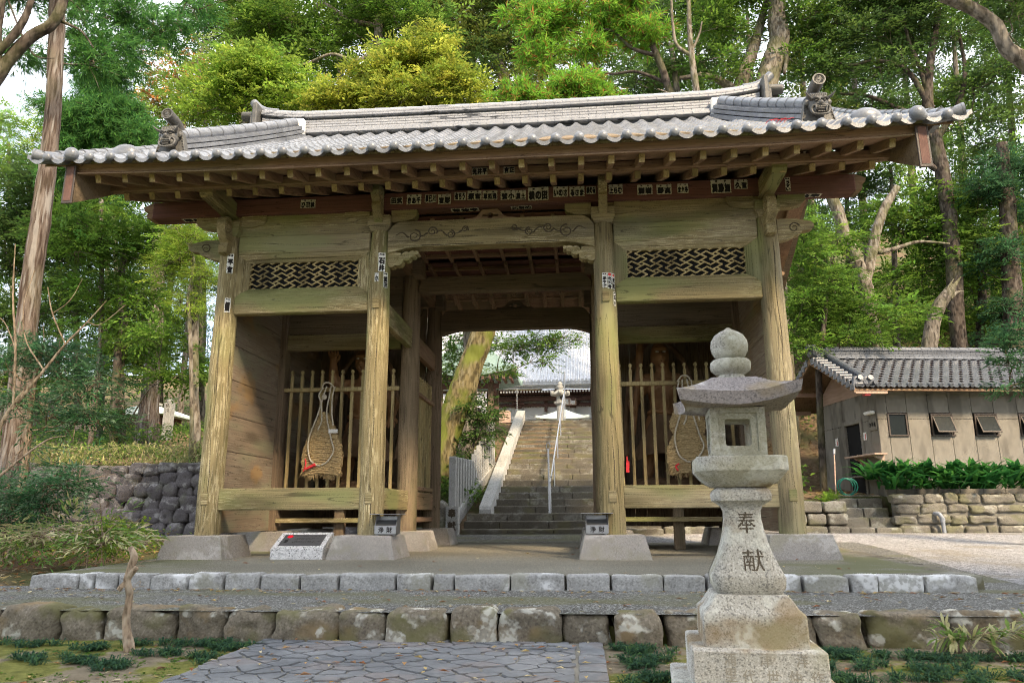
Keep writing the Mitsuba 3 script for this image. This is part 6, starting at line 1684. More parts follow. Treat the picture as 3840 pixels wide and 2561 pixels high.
put('wall', box(px0 - 1.0, px0 + 1.0, py0 - 0.9, py0 + 0.9, 3.9, 5.0, 0.01), 'hall_wood', PV)
HT = thing('garden_hut', 'low dark tiled hut left of the copper roofed pavilion', 'hut')
put('roof', prism([(-23.0, 5.0), (-20.0, 5.22), (-20.0, 5.32), (-23.0, 5.10)], 'y', 20.6, 23.5), 'dark_tile', HT)
put('wall', box(-22.6, -20.2, 21.0, 23.2, 3.9, 5.05, 0.02), 'sign_wood', HT)
SH = thing('tiled_shed', 'dark tiled shed roof behind the slim trunks next to the gate', 'shed')
put('roof', prism([(-13.3, 4.2), (-12.9, 5.2), (-9.5, 5.3), (-9.5, 4.3)], 'y', 18.5, 18.9), 'dark_tile', SH)
put('ridge', box(-13.0, -9.5, 18.4, 18.7, 5.22, 5.34, 0.02), 'roof_tile', SH)
MK = thing('stone_marker', 'pale stone marker post with carved characters among the trees at left', 'stone marker')
mp = put('shaft', block(-15.14, -14.82, 16.9, 17.2, 3.4, 5.0, seed=55, amp=0.006, sub=3, rnd=0.06), 'pale_stone', MK, smooth=40)
put('cap', blob((-14.98, 17.05, 5.05), (0.12, 0.12, 0.10), 2, 1, 0.1, 2), 'pale_stone', MK, smooth=True)
engrave('carved_letter', [('仏', -14.98, 4.88, 0.16, 0.16), ('前', -14.98, 4.68, 0.16, 0.16), ('道', -14.98, 4.48, 0.16, 0.16), ('一', -14.98, 4.30, 0.16, 0.05)], lambda q: np.full_like(q, 16.905), mp, dep=0.006)
# ---------------------------------------------------------------- vegetation
def leaf_mesh(c, d, n, L, W, fold=0.18, bend=0.0):
    """Folded four-point leaves at c pointing along d with upper side n."""
    d = d / (np.linalg.norm(d, axis=1, keepdims=True) + 1e-9)
    s = np.cross(d, n); s /= np.linalg.norm(s, axis=1, keepdims=True) + 1e-9
    n = np.cross(s, d); L = L[:, None]; W = W[:, None]
    v = np.stack([c, c + d * L * 0.48 + s * W * 0.5 + n * W * fold, c + d * L - n * L * bend, c + d * L * 0.48 - s * W * 0.5 + n * W * fold], 1).reshape(-1, 3)
    k = np.arange(len(c))[:, None] * 4
    f = np.stack([k + [[0, 1, 2]], k + [[0, 2, 3]]], 1).reshape(-1, 3)
    return v, f


DENS, LSC = 1.0, 0.95


def tint(pal, N, r, spread=0.22):
    pal = np.asarray(pal, float); w = r.integers(0, len(pal), N)
    c = pal[w] * (1 + spread * r.normal(0, 1, (N, 1))) * (1 + 0.06 * r.normal(0, 1, (N, 3)))
    return np.repeat(np.clip(c, 0.008, 0.7), 4, axis=0)


def clump_leaves(ctr, R, N, L, pal, r, style='broad'):
    """Leaves of one clump, gathered on short sprays that start near the clump's heart."""
    ctr = np.asarray(ctr, float); R = np.broadcast_to(np.asarray(R, float), (3,))
    if style == 'needle':
        # drooping feathery sprays: needles along curved shoots
        m = max(4, N // 26); a = r.normal(0, 1, (m, 3)); a /= np.linalg.norm(a, axis=1, keepdims=True); a[:, 2] = a[:, 2] * 0.8
        t = r.uniform(0.15, 1.0, (m, 26)); base = ctr + a * R * 0.15
        P = base[:, None] + (a * R)[:, None] * t[..., None] + np.array([0, 0, -0.30]) * R[2] * (t ** 2)[..., None]
        d = (a * R)[:, None] * np.ones((1, 26, 1)) / np.linalg.norm(a * R, axis=1)[:, None, None] + 0.75 * r.normal(0, 1, (m, 26, 3)) + np.array([0, 0, -0.25])
        P = P.reshape(-1, 3) + r.normal(0, 0.03, (m * 26, 3)) * R.mean(); d = d.reshape(-1, 3); N = len(P)
        n = r.normal(0, 1, (N, 3)) + [0, 0, 1.0]
        LL = L * r.uniform(0.8, 1.7, N)
        v, f = leaf_mesh(P, d, n, LL, LL * 0.13)
        return v, f, tint(pal, N, r, 0.22)
    K = 13
    m = max(3, N // K); a = r.normal(0, 1, (m, 3)); a /= np.linalg.norm(a, axis=1, keepdims=True)
    a[:, 2] = np.where(a[:, 2] < -0.45, -a[:, 2] * 0.4, a[:, 2])
    tip = ctr + a * R * r.uniform(0.05, 1.0, (m, 1)) ** 0.5 * r.uniform(0.8, 1.25, (m, 1))
    # a flat spray: leaves set along both sides of a short drooping twig
    d0 = a * np.array([1, 1, 0.5]) + r.normal(0, 0.55, (m, 3)) * np.array([1, 1, 0.35]) + np.array([0, 0, -0.12]); d0 /= np.linalg.norm(d0, axis=1, keepdims=True)
    up = r.normal(0, 0.30, (m, 3)) + a * 0.25 + [0, 0, 1.0]; sd = np.cross(d0, up); sd /= np.linalg.norm(sd, axis=1, keepdims=True); up = np.cross(sd, d0)
    t = np.linspace(0, 1, K); s = np.where(np.arange(K) % 2, 1.0, -1.0)
    P = tip[:, None] + d0[:, None] * (t * 3.4 * L)[None, :, None] + sd[:, None] * (s * 0.28 * L)[None, :, None] - np.array([0, 0, 0.5 * L]) * (t ** 2)[None, :, None]
    ang_ = (0.95 - 0.75 * t)[None, :, None]
    d = d0[:, None] * np.cos(ang_) + sd[:, None] * np.sin(ang_) * s[None, :, None] + r.normal(0, 0.22, (m, K, 3))
    n = np.repeat(up, K, 0) + r.normal(0, 0.22, (m * K, 3))
    P = P.reshape(-1, 3) + r.normal(0, 0.12 * L, (m * K, 3)); d = d.reshape(-1, 3); N = len(P)
    LL = L * r.uniform(0.75, 1.2, N); W = LL * (0.20 if style == 'narrow' else 0.46) * r.uniform(0.85, 1.15, N)
    v, f = leaf_mesh(P, d, n, LL, W, 0.16, 0.12)
    pc = np.asarray(pal)[r.integers(0, len(pal), m)] * r.uniform(0.62, 1.38, (m, 1)) * (1 + 0.05 * r.normal(0, 1, (m, 3)))
    c = np.repeat(pc, K, 0) * r.uniform(0.85, 1.15, (N, 1)) * r.uniform(0.85, 1.15)
    return v, f, np.repeat(np.clip(c, 0.008, 0.7), 4, 0)


def in_ellipsoid(c, R, n, r, sep):
    out = []; sd_ = r.uniform(0, 90, 3); h3 = lambda q: float(meshkit.noise(np.asarray(q, float), 3))
    for k in range(n * 25):
        a = r.uniform(-1, 1, 3)
        q = np.linalg.norm(a)
        if q > 1 or q < 0.25 and n > 4:
            continue
        if q > 1.0 - 0.55 * h3(a * 1.7 + sd_) or h3(np.asarray(a * R) / max(sep, 0.2) * 0.55 + sd_ + 9) < 0.40:
            continue
        p = np.asarray(c) + a * R * 1.12
        if all(np.linalg.norm((p - o) / np.array([1, 1, 0.75])) > sep for o in out):
            out.append(p)
            if len(out) >= n:
                break
    return out


def make_tree(name, label, cat, trunk, bark, crowns, pal, L, seed, style='broad', dens=1.0, group=None, csize=0.8, twig=3, flat=0.8):
    """trunk: [(x, y, z, r)]; crowns: [(cx, cy, cz, rx, ry, rz)] filled with leaf clumps; every clump hangs on a limb of its own."""
    r = np.random.default_rng(seed); L0 = L * LSC
    key = thing(name, label, cat, group)
    wood_ = []
    tp = None
    if trunk:
        q = np.array(trunk, float)
        g0 = float(ground_z(q[0, 0], q[0, 1])) - 0.3
        if q[0, 2] > g0 + 0.1:
            h = q[0, 2] - g0; lean = (q[0, :2] - q[1, :2]) / max(q[1, 2] - q[0, 2], 0.2) * min(h, 2.0) * 0.5
            q = np.vstack([[q[0, 0] + lean[0], q[0, 1] + lean[1], g0, q[0, 3] * 1.15], q])
        sp = spline(q[:, :3], 7); rad = np.interp(np.linspace(0, len(q) - 1, len(sp)), np.arange(len(q)), q[:, 3])
        sp[1:-1] += r.normal(0, 1, (len(sp) - 2, 3)) * rad[1:-1, None] * 0.03
        put('trunk', tube(sp, rad, 16, True, 0.07, seed), bark, key, smooth=True)
        tp = sp
    lv_, lc_, lf_, nv, nodes = [], [], [], 0, []
    for (cx, cy, cz, rx, ry, rz_) in crowns:
        vol = rx * ry * rz_; n = int(np.clip(2.4 * vol / csize ** 3 / 0.55, 4, 80))
        for p in in_ellipsoid((cx, cy, cz), np.array([rx, ry, rz_]), n, r, csize * 0.52):
            L = L0 * r.uniform(0.75, 1.15)
            cs = csize * r.uniform(0.6, 1.3)
            R = np.array([cs, cs, cs * flat])
            N = int(dens * DENS * 2.6 * (cs * cs * 3.2) / (L * L * (0.075 if style == 'needle' else 0.21 if style == 'broad' else 0.11)) * 0.42)
            v, f, c = clump_leaves(p, R, N, L, pal, r, style)
            lv_.append(v); lf_.append(f + nv); lc_.append(c); nv += len(v)
            nodes.append(p)
    if tp is not None and nodes:
        pool = [(t, None) for t in tp[2:]]
        pool = np.array([t for t, _ in pool]); free = np.zeros(len(pool))
        todo = sorted(nodes, key=lambda p: np.linalg.norm(tp - p, axis=1).min())
        for p in todo:
            dd = np.linalg.norm(pool - p, axis=1); up_ = pool[:, 2] - p[2]
            cost = dd + 1.2 * np.clip(up_ + 0.25 * np.linalg.norm(pool[:, :2] - p[:2], axis=1), 0, None)
            A = pool[int(np.argmin(cost))]; D = np.linalg.norm(p - A)
            m1 = A + (p - A) * 0.35 + r.normal(0, 0.09, 3) * D + [0, 0, -0.05 * D]; m2 = A + (p - A) * 0.7 + r.normal(0, 0.08, 3) * D
            pth = spline([A, m1, m2, p], 4)
            r1 = min(0.010 + 0.012 * D, 0.10)
            wood_.append(tube(pth, np.linspace(r1, 0.010, len(pth)), 6, False))
            pool = np.vstack([pool, pth[4:]])
            for _ in range(twig):
                e = p + r.normal(0, 0.55, 3) * csize
                wood_.append(tube([pth[-4], (pth[-3] + e) / 2, e], [0.010, 0.008, 0.003], 4, False))
    if wood_:
        put('limbs', join(wood_), bark, key, smooth=True, kind='stuff')
    if lv_:
        put('crown', (np.vstack(lv_), np.vstack(lf_)), 'gloss_leaf' if style == 'narrow' else 'leaf', key, color=np.vstack(lc_), kind='stuff')
    return key


def limb(key, pts, radii, bark, name='limb', wob=0.12, seed=1):
    sp = spline(pts, 8); rad = np.interp(np.linspace(0, len(pts) - 1, len(sp)), np.arange(len(pts)), radii)
    put(name, tube(sp, rad, 12, True, wob, seed), bark, key, smooth=True)


# leaf colours
P_GREEN = [(0.140, 0.250, 0.042), (0.185, 0.305, 0.050), (0.105, 0.190, 0.040)]
P_DARK = [(0.085, 0.150, 0.040), (0.110, 0.185, 0.044), (0.068, 0.120, 0.040)]
P_OLIVE = [(0.165, 0.215, 0.050), (0.215, 0.265, 0.055), (0.120, 0.165, 0.048)]
P_BRIGHT = [(0.235, 0.380, 0.055), (0.300, 0.450, 0.065), (0.190, 0.315, 0.050)]
P_YELLOW = [(0.36, 0.41, 0.065), (0.45, 0.48, 0.080), (0.26, 0.34, 0.060)]
P_LIME = [(0.298, 0.420, 0.063), (0.367, 0.481, 0.079), (0.210, 0.333, 0.056)]
P_CEDAR = [(0.095, 0.235, 0.062), (0.125, 0.280, 0.066), (0.075, 0.185, 0.058)]
P_CEDARY = [(0.24, 0.46, 0.06), (0.32, 0.54, 0.07), (0.17, 0.36, 0.056), (0.28, 0.50, 0.06), (0.22, 0.42, 0.06), (0.20, 0.40, 0.06), (0.40, 0.20, 0.07)]
P_BLUE = [(0.065, 0.150, 0.068), (0.085, 0.185, 0.078), (0.05, 0.115, 0.058)]
P_AUT = [(0.260, 0.400, 0.090), (0.350, 0.450, 0.110), (0.600, 0.300, 0.100), (0.240, 0.380, 0.080)]
P_POD = [(0.06, 0.155, 0.066), (0.08, 0.19, 0.076), (0.13, 0.235, 0.115), (0.20, 0.30, 0.18)]
VAR_MIX = [(0.48, 0.46, 0.22), (0.20, 0.30, 0.08), (0.52, 0.50, 0.28), (0.16, 0.26, 0.07)]
make_tree('cedar_tree', 'tall straight cedar with a reddish grey trunk at the left edge', 'tree', [(-9.92, 3.0, 0.57, 0.346), (-10.01, 3.0, 1.51, 0.272), (-10.09, 3.0, 2.57, 0.241), (-10.2, 3.0, 4.43, 0.211), (-10.24, 3.0, 5.76, 0.201), (-10.24, 3.0, 6.85, 0.199), (-10.26, 3.0, 8.2, 0.179), (-10.34, 3.0, 9.72, 0.163), (-10.59, 3.0, 12.05, 0.173), (-10.94, 3.0, 14.9, 0.148), (-11.3, 3.0, 17.8, 0.099)], 'cedar_bark', [(-9.83, 5.0, 13.54, 1.15, 0.8, 0.46), (-9.25, 6.0, 14.38, 0.85, 0.59, 0.49), (-10.24, 4.0, 12.45, 0.65, 0.45, 0.65), (-10.44, 4.0, 11.37, 0.64, 0.45, 0.43), (-10.07, 5.0, 12.51, 0.68, 0.48, 0.46), (-9.81, 6.0, 13.66, 0.73, 0.51, 0.42), (-10.59, 5.0, 11.91, 0.68, 0.48, 0.34), (-12.35, 4.0, 11.97, 0.54, 0.38, 0.43), (-12.45, 4.0, 14.12, 2.23, 1.56, 0.67), (-11.21, 3.5, 15.39, 2.19, 1.53, 0.88)], P_CEDAR, 0.160, 1, style='needle', dens=0.8, csize=0.62, twig=3, flat=0.5, group=None)
make_tree('young_cedar', 'dense young cedar behind the left end of the roof', 'tree', [(-14.09, 11.0, 6.47, 0.071), (-14.73, 11.0, 11.55, 0.075), (-14.88, 11.0, 13.19, 0.068), (-15.01, 11.0, 14.71, 0.054), (-15.01, 11.0, 15.4, 0.031)], 'cedar_bark', [(-15.02, 11.0, 14.2, 1.45, 1.01, 1.15), (-15.82, 11.0, 13.57, 0.91, 0.64, 0.84), (-14.03, 11.0, 13.31, 0.91, 0.64, 0.76), (-15.07, 11.0, 15.23, 0.69, 0.48, 0.62), (-14.01, 11.0, 14.48, 0.61, 0.43, 0.61), (-15.83, 11.0, 12.42, 0.91, 0.64, 0.6), (-16.6, 11.0, 14.46, 0.62, 0.43, 0.62)], P_CEDAR, 0.170, 2, style='needle', dens=1.5, csize=0.55, twig=3, flat=0.8, group=None)
make_tree('leaning_tree', 'dark tree leaning in from the left edge with two curving limbs', 'tree', [(-10.55, 1.5, 7.09, 0.261), (-10.53, 1.5, 9.22, 0.152), (-10.69, 1.5, 10.66, 0.138), (-10.74, 1.5, 11.94, 0.14)], 'dark_bark', [(-11.19, 1.5, 12.63, 0.85, 0.59, 0.57), (-10.35, 1.5, 13.01, 0.85, 0.59, 0.57)], P_CEDAR, 0.140, 3, style='needle', dens=0.7, csize=0.50, twig=3, flat=0.8, group=None)
_k = 'leaning_tree'
limb(_k, [(-10.6, 1.5, 9.08), (-10.24, 1.5, 9.81), (-9.84, 1.5, 10.34), (-9.44, 1.5, 10.58), (-9.26, 1.5, 10.98), (-9.24, 1.5, 11.5)], [0.134, 0.122, 0.114, 0.109, 0.101, 0.092], 'dark_bark', name='limb', seed=1)
limb(_k, [(-10.46, 1.3, 9.79), (-10.13, 1.3, 10.12), (-9.91, 1.3, 10.51), (-9.81, 1.3, 10.87), (-9.75, 1.3, 11.38)], [0.089, 0.076, 0.072, 0.063, 0.055], 'dark_bark', name='limb', seed=2)
limb(_k, [(-9.4, 1.6, 10.8), (-9.04, 1.6, 10.62), (-8.78, 1.6, 10.45), (-8.49, 1.6, 10.07)], [0.041, 0.027, 0.018, 0.014], 'dark_bark', name='limb', seed=3)
limb(_k, [(-10.64, 1.6, 11.47), (-10.28, 1.6, 10.76), (-10.01, 1.6, 10.27), (-9.72, 1.6, 9.94), (-9.32, 1.6, 9.87)], [0.019, 0.018, 0.018, 0.014, 0.009], 'dark_bark', name='limb', seed=4)
make_tree('glossy_evergreen', 'broad glossy evergreen hanging over the stone wall at left', 'tree', [(-13.05, 11.0, 3.53, 0.138), (-13.27, 11.0, 5.01, 0.14), (-13.36, 11.0, 6.74, 0.128), (-13.61, 11.0, 8.24, 0.108), (-13.58, 11.0, 9.46, 0.073)], 'grey_bark', [(-14.23, 10.0, 9.11, 1.26, 0.88, 0.98), (-12.96, 11.0, 9.43, 1.31, 0.92, 0.87), (-14.0, 11.0, 7.95, 1.15, 0.8, 0.72), (-12.72, 11.0, 7.31, 1.0, 0.7, 0.71), (-10.37, 9.0, 5.36, 0.89, 0.62, 0.51), (-12.98, 11.0, 5.71, 1.27, 0.89, 0.7), (-14.81, 12.0, 6.73, 1.04, 0.73, 0.59), (-10.85, 9.5, 4.68, 0.78, 0.55, 0.39), (-15.45, 11.0, 10.79, 1.19, 0.83, 0.59)], P_GREEN, 0.166, 4, style='broad', dens=1.15, csize=0.75, twig=3, flat=0.8, group=None)
make_tree('evergreen_tree', 'dark leafy evergreen behind the tall cedar at left', 'tree', [(-15.79, 14.0, 4.01, 0.11), (-16.04, 14.0, 6.59, 0.096), (-16.53, 14.0, 9.12, 0.074)], 'dark_bark', [(-18.06, 14.0, 10.74, 1.17, 1.05, 1.5), (-19.34, 14.0, 12.23, 1.53, 1.07, 1.19), (-20.21, 14.0, 10.82, 1.01, 1.29, 1.85), (-17.55, 14.0, 8.3, 1.31, 0.92, 1.31), (-19.94, 14.0, 8.03, 0.82, 1.04, 1.48), (-16.29, 14.0, 5.3, 0.95, 0.66, 0.64)], P_DARK, 0.189, 5, style='broad', dens=1.0, csize=0.75, twig=3, flat=0.8, group=None)
make_tree('red_cedar', 'reddish brown cedar trunk in front of the copper roofed pavilion', 'tree', [(-14.88, 15.5, 3.77, 0.428), (-14.9, 15.5, 4.68, 0.348), (-14.91, 15.5, 6.21, 0.319), (-14.99, 15.5, 7.94, 0.289), (-15.15, 15.5, 10.09, 0.26), (-15.36, 15.5, 12.7, 0.23), (-15.6, 15.5, 15.61, 0.181)], 'cedar_bark', [(-15.39, 15.5, 13.65, 1.42, 0.99, 1.07), (-15.43, 15.5, 15.8, 1.09, 0.76, 0.9)], P_CEDAR, 0.267, 6, style='needle', dens=0.8, csize=0.80, twig=3, flat=0.8, group=None)
make_tree('slim_tree', 'slim pale trunk splitting into two beside the left outer column', 'tree', [(-9.53, 9.2, 2.7, 0.125), (-9.68, 9.2, 3.71, 0.12), (-9.84, 9.2, 5.12, 0.115), (-9.94, 9.2, 6.72, 0.104), (-10.03, 9.2, 7.96, 0.079), (-10.08, 9.2, 8.94, 0.053)], 'pale_bark', [(-10.43, 9.2, 8.95, 0.8, 0.56, 0.8), (-10.71, 9.2, 7.56, 0.66, 0.46, 0.66), (-9.94, 9.2, 6.72, 0.39, 0.36, 0.52)], P_LIME, 0.100, 7, style='broad', dens=0.5, csize=0.50, twig=5, flat=0.8, group=None)
make_tree('twiggy_shrub_tree', 'yellowish green tree with twisting pale twigs left of the gate', 'tree', [(-9.47, 8.7, 3.26, 0.055), (-9.77, 8.7, 5.79, 0.057), (-9.91, 8.7, 6.71, 0.057), (-9.86, 8.7, 7.92, 0.045), (-10.21, 8.7, 8.75, 0.033)], 'pale_bark', [(-10.25, 8.7, 8.47, 0.65, 0.5, 0.71), (-9.7, 8.7, 7.64, 0.32, 0.45, 0.64), (-10.53, 8.7, 7.94, 0.52, 0.45, 0.65), (-9.93, 8.7, 6.58, 0.51, 0.36, 0.51), (-10.09, 8.7, 9.58, 0.52, 0.36, 0.39)], P_LIME, 0.085, 8, style='narrow', dens=0.75, csize=0.36, twig=6, flat=0.8, group=None)
make_tree('ivy_trunk', 'ivy clad trunk left of the copper roofed pavilion', 'tree', [(-12.89, 10.5, 3.0, 0.147), (-12.98, 10.5, 3.94, 0.135), (-13.04, 10.5, 4.91, 0.123), (-13.12, 10.5, 6.03, 0.117)], 'dark_bark', [(-12.97, 10.5, 3.67, 0.22, 0.48, 0.68), (-12.76, 10.5, 2.86, 0.27, 0.19, 0.27)], P_DARK, 0.090, 9, style='broad', dens=1.0, csize=0.30, twig=3, flat=0.8, group=None)
make_tree('airy_tree', 'tall airy tree with orange flecked leaves against the sky at left', 'tree', [(-20.94, 26.0, 21.44, 0.151), (-21.4, 26.0, 23.97, 0.115), (-21.8, 26.0, 25.99, 0.09), (-22.66, 26.0, 27.79, 0.065), (-23.01, 26.0, 29.0, 0.052)], 'pale_bark', [(-22.93, 26.0, 27.81, 1.3, 0.91, 1.04), (-21.39, 26.0, 25.96, 1.54, 1.08, 1.03), (-23.84, 26.0, 26.12, 1.29, 0.9, 0.78), (-24.45, 26.0, 24.43, 1.54, 1.08, 1.03), (-22.29, 26.0, 24.3, 1.53, 1.07, 1.02), (-20.63, 26.0, 23.64, 1.27, 0.89, 0.76), (-23.72, 26.0, 22.69, 1.53, 1.07, 0.76)], P_AUT, 0.279, 10, style='broad', dens=0.55, csize=0.75, twig=3, flat=0.8, group=None)
make_tree('airy_tree', 'slender pale trunked tree with thin leaves left of the roof ridge', 'tree', [(-18.57, 24.0, 21.04, 0.131), (-18.99, 24.0, 23.45, 0.109), (-19.33, 24.0, 25.1, 0.085), (-19.08, 24.0, 26.6, 0.061)], 'pale_bark', [(-19.05, 24.0, 26.18, 0.98, 0.69, 0.74), (-20.02, 24.0, 25.69, 0.98, 0.69, 0.73), (-18.36, 24.0, 24.22, 0.97, 0.68, 0.73), (-17.21, 24.0, 25.51, 0.97, 0.68, 0.73), (-18.97, 24.0, 22.64, 1.2, 0.84, 0.72)], P_AUT, 0.264, 11, style='broad', dens=0.5, csize=0.70, twig=3, flat=0.8, group=None)
make_tree('round_tree', 'rounded olive green tree above the left half of the roof', 'tree', [(-11.78, 15.0, 15.15, 0.123), (-11.81, 15.0, 16.7, 0.089), (-11.98, 15.0, 17.7, 0.072)], 'grey_bark', [(-13.06, 15.0, 17.37, 1.43, 1.0, 0.89), (-11.41, 15.0, 17.47, 1.6, 1.12, 1.07), (-12.04, 15.0, 18.51, 1.44, 1.01, 0.72), (-10.08, 15.0, 16.8, 1.06, 0.74, 0.88), (-13.94, 15.0, 16.82, 0.89, 0.62, 0.71), (-10.52, 15.0, 18.01, 1.25, 0.88, 0.71)], P_LIME, 0.196, 12, style='broad', dens=1.25, csize=0.78, twig=3, flat=0.8, group=None)
make_tree('yellow_tree', 'yellow leafed tree behind the middle of the roof', 'tree', [(-5.05, 14.5, 14.54, 0.118), (-5.17, 14.5, 15.85, 0.094), (-5.29, 14.5, 16.99, 0.069)], 'grey_bark', [(-4.62, 14.5, 18.11, 1.21, 0.85, 0.78), (-6.36, 14.5, 17.54, 1.04, 0.73, 0.69), (-3.21, 14.5, 17.06, 1.2, 0.84, 0.77), (-8.09, 14.5, 16.68, 0.95, 0.66, 0.6), (-5.69, 14.5, 18.57, 0.61, 0.43, 0.43), (-4.92, 14.5, 16.3, 1.88, 1.32, 0.68), (-3.75, 14.5, 18.54, 0.69, 0.48, 0.43), (-2.34, 14.5, 16.25, 0.76, 0.53, 0.51), (-7.02, 14.5, 16.33, 1.03, 0.72, 0.52), (-8.77, 14.5, 16.14, 0.69, 0.48, 0.43), (-4.11, 14.5, 19.05, 0.52, 0.36, 0.35)], P_YELLOW, 0.192, 13, style='broad', dens=1.3, csize=0.42, twig=3, flat=0.8, group=None)
make_tree('branchy_tree', 'spreading broadleaf tree with long pale branches left of centre at the top', 'tree', [(-7.04, 20.0, 17.55, 0.246), (-7.56, 20.0, 20.55, 0.23), (-7.87, 20.0, 23.17, 0.213), (-8.06, 20.0, 26.13, 0.184), (-8.2, 20.0, 29.2, 0.132)], 'pale_bark', [(-10.31, 20.0, 24.07, 2.37, 1.66, 0.97), (-12.99, 20.0, 24.25, 2.17, 1.52, 1.08), (-7.71, 20.0, 24.87, 2.15, 1.5, 1.07), (-14.73, 20.0, 23.63, 1.52, 1.06, 0.87), (-5.51, 20.0, 23.74, 1.7, 1.19, 0.85), (-11.54, 20.0, 22.45, 1.71, 1.2, 0.64), (-14.87, 20.0, 25.38, 1.97, 1.38, 0.88), (-9.57, 20.0, 27.0, 4.37, 2.2, 1.09)], P_GREEN, 0.234, 14, style='broad', dens=0.8, csize=0.93, twig=3, flat=0.8, group=None)
_k = 'branchy_tree'
limb(_k, [(-7.94, 20.0, 23.9), (-9.44, 20.0, 24.38), (-10.82, 20.0, 25.34), (-11.67, 20.0, 24.66), (-13.04, 20.0, 25.0)], [0.128, 0.108, 0.098, 0.076, 0.054], 'pale_bark', name='limb', seed=1)
limb(_k, [(-7.51, 19.0, 21.98), (-8.58, 19.0, 21.36), (-9.86, 19.0, 21.78), (-11.31, 19.0, 21.3), (-13.24, 19.0, 21.42)], [0.123, 0.092, 0.072, 0.052, 0.041], 'pale_bark', name='limb', seed=5)
limb(_k, [(-7.72, 20.0, 22.2), (-6.78, 20.0, 23.1), (-6.16, 20.0, 23.78), (-5.41, 20.0, 24.21)], [0.106, 0.085, 0.074, 0.053], 'pale_bark', name='limb', seed=6)
make_tree('tall_oak', 'tall dark oak with bending grey branches at the top centre', 'tree', [(-6.0, 25.0, 4.36, 0.215), (-5.83, 25.0, 12.94, 0.227), (-3.81, 25.0, 18.75, 0.21), (-1.92, 25.0, 22.52, 0.19), (-2.88, 25.0, 25.81, 0.17), (-3.87, 25.0, 27.25, 0.135), (-4.01, 25.0, 30.09, 0.112)], 'grey_bark', [(-4.61, 25.0, 27.58, 2.21, 1.55, 1.23), (-6.08, 25.0, 26.02, 1.46, 1.02, 1.22), (-2.88, 25.0, 25.53, 1.93, 1.35, 1.21), (-2.64, 25.0, 28.29, 1.72, 1.2, 0.98), (-7.13, 25.0, 28.61, 1.74, 1.22, 0.99), (-1.44, 25.0, 23.55, 1.43, 1.0, 0.95), (-4.14, 25.0, 30.68, 4.99, 2.2, 1.25)], P_OLIVE, 0.271, 15, style='broad', dens=0.85, csize=1.08, twig=3, flat=0.8, group=None)
make_tree('golden_cedar', 'bright yellow green cedar with brown dead sprays at the top centre', 'tree', [(5.61, 16.0, 14.78, 0.172), (5.24, 16.0, 17.49, 0.149), (4.79, 16.0, 19.11, 0.134), (4.32, 16.0, 20.36, 0.117), (4.04, 16.0, 22.25, 0.091)], 'dark_bark', [(0.36, 16.0, 20.43, 1.0, 0.7, 0.73), (0.16, 16.0, 19.0, 0.81, 0.57, 0.54), (1.28, 16.0, 20.98, 1.09, 0.76, 0.73), (3.08, 16.0, 20.65, 1.09, 0.76, 0.63), (2.14, 16.0, 19.28, 0.9, 0.63, 0.63), (4.47, 16.0, 19.73, 0.9, 0.63, 0.63), (-0.18, 16.0, 21.3, 0.92, 0.64, 0.64), (3.66, 16.0, 21.86, 1.64, 1.15, 0.73)], P_CEDARY, 0.272, 16, style='needle', dens=1.3, csize=0.60, twig=3, flat=0.8, group=None)
_k = 'golden_cedar'
limb(_k, [(4.95, 16.0, 18.7), (3.91, 16.0, 19.16), (3.06, 16.0, 20.04), (1.98, 16.0, 19.9), (1.08, 16.0, 20.38)], [0.089, 0.071, 0.054, 0.036, 0.027], 'dark_bark', name='limb', seed=1)
limb(_k, [(5.26, 16.2, 17.61), (4.06, 16.2, 18.18), (3.0, 16.2, 18.15), (1.76, 16.2, 18.63)], [0.08, 0.062, 0.045, 0.036], 'dark_bark', name='limb', seed=3)
make_tree('young_cedar', 'bright green young cedar just above the ridge right of centre', 'tree', [(3.12, 14.0, 3.13, 0.102), (3.36, 14.0, 8.96, 0.1), (2.75, 14.0, 13.35, 0.088), (2.05, 14.0, 16.79, 0.041)], 'cedar_bark', [(1.87, 14.0, 16.34, 1.15, 0.8, 0.66), (2.67, 14.0, 15.93, 0.82, 0.57, 0.49), (1.04, 14.0, 16.03, 0.74, 0.52, 0.41)], P_CEDARY, 0.252, 17, style='needle', dens=1.6, csize=0.50, twig=3, flat=0.8, group=None)
make_tree('young_cedar', 'small bright green cedar above the ridge beside the yellow tree', 'tree', [(-4.04, 13.5, 3.18, 0.088), (-4.18, 13.5, 9.05, 0.093), (-2.02, 13.5, 13.33, 0.072), (-0.86, 13.5, 16.29, 0.033)], 'cedar_bark', [(-0.81, 13.5, 15.83, 0.89, 0.62, 0.52), (0.08, 13.5, 15.51, 0.81, 0.57, 0.4)], P_CEDARY, 0.247, 18, style='needle', dens=1.6, csize=0.48, twig=3, flat=0.8, group=None)
make_tree('dead_tree', 'bare pale dead trunk above the right half of the ridge', 'tree', [(6.23, 15.0, 14.76, 0.149), (6.22, 15.0, 16.24, 0.134), (6.12, 15.0, 17.95, 0.119), (6.11, 15.0, 19.3, 0.095), (6.18, 15.0, 21.29, 0.07)], 'pale_bark', [], P_OLIVE, 0.196, 19, style='broad', dens=1.0, csize=0.78, twig=3, flat=0.8, group=None)
_k = 'dead_tree'
limb(_k, [(6.15, 15.0, 17.94), (5.59, 15.0, 18.46), (5.47, 15.0, 19.35), (5.47, 15.0, 20.94)], [0.077, 0.068, 0.06, 0.044], 'pale_bark', name='limb', seed=1)
limb(_k, [(6.13, 15.0, 18.14), (6.46, 15.0, 18.89), (6.61, 15.0, 19.46)], [0.051, 0.043, 0.026], 'pale_bark', name='limb', seed=2)
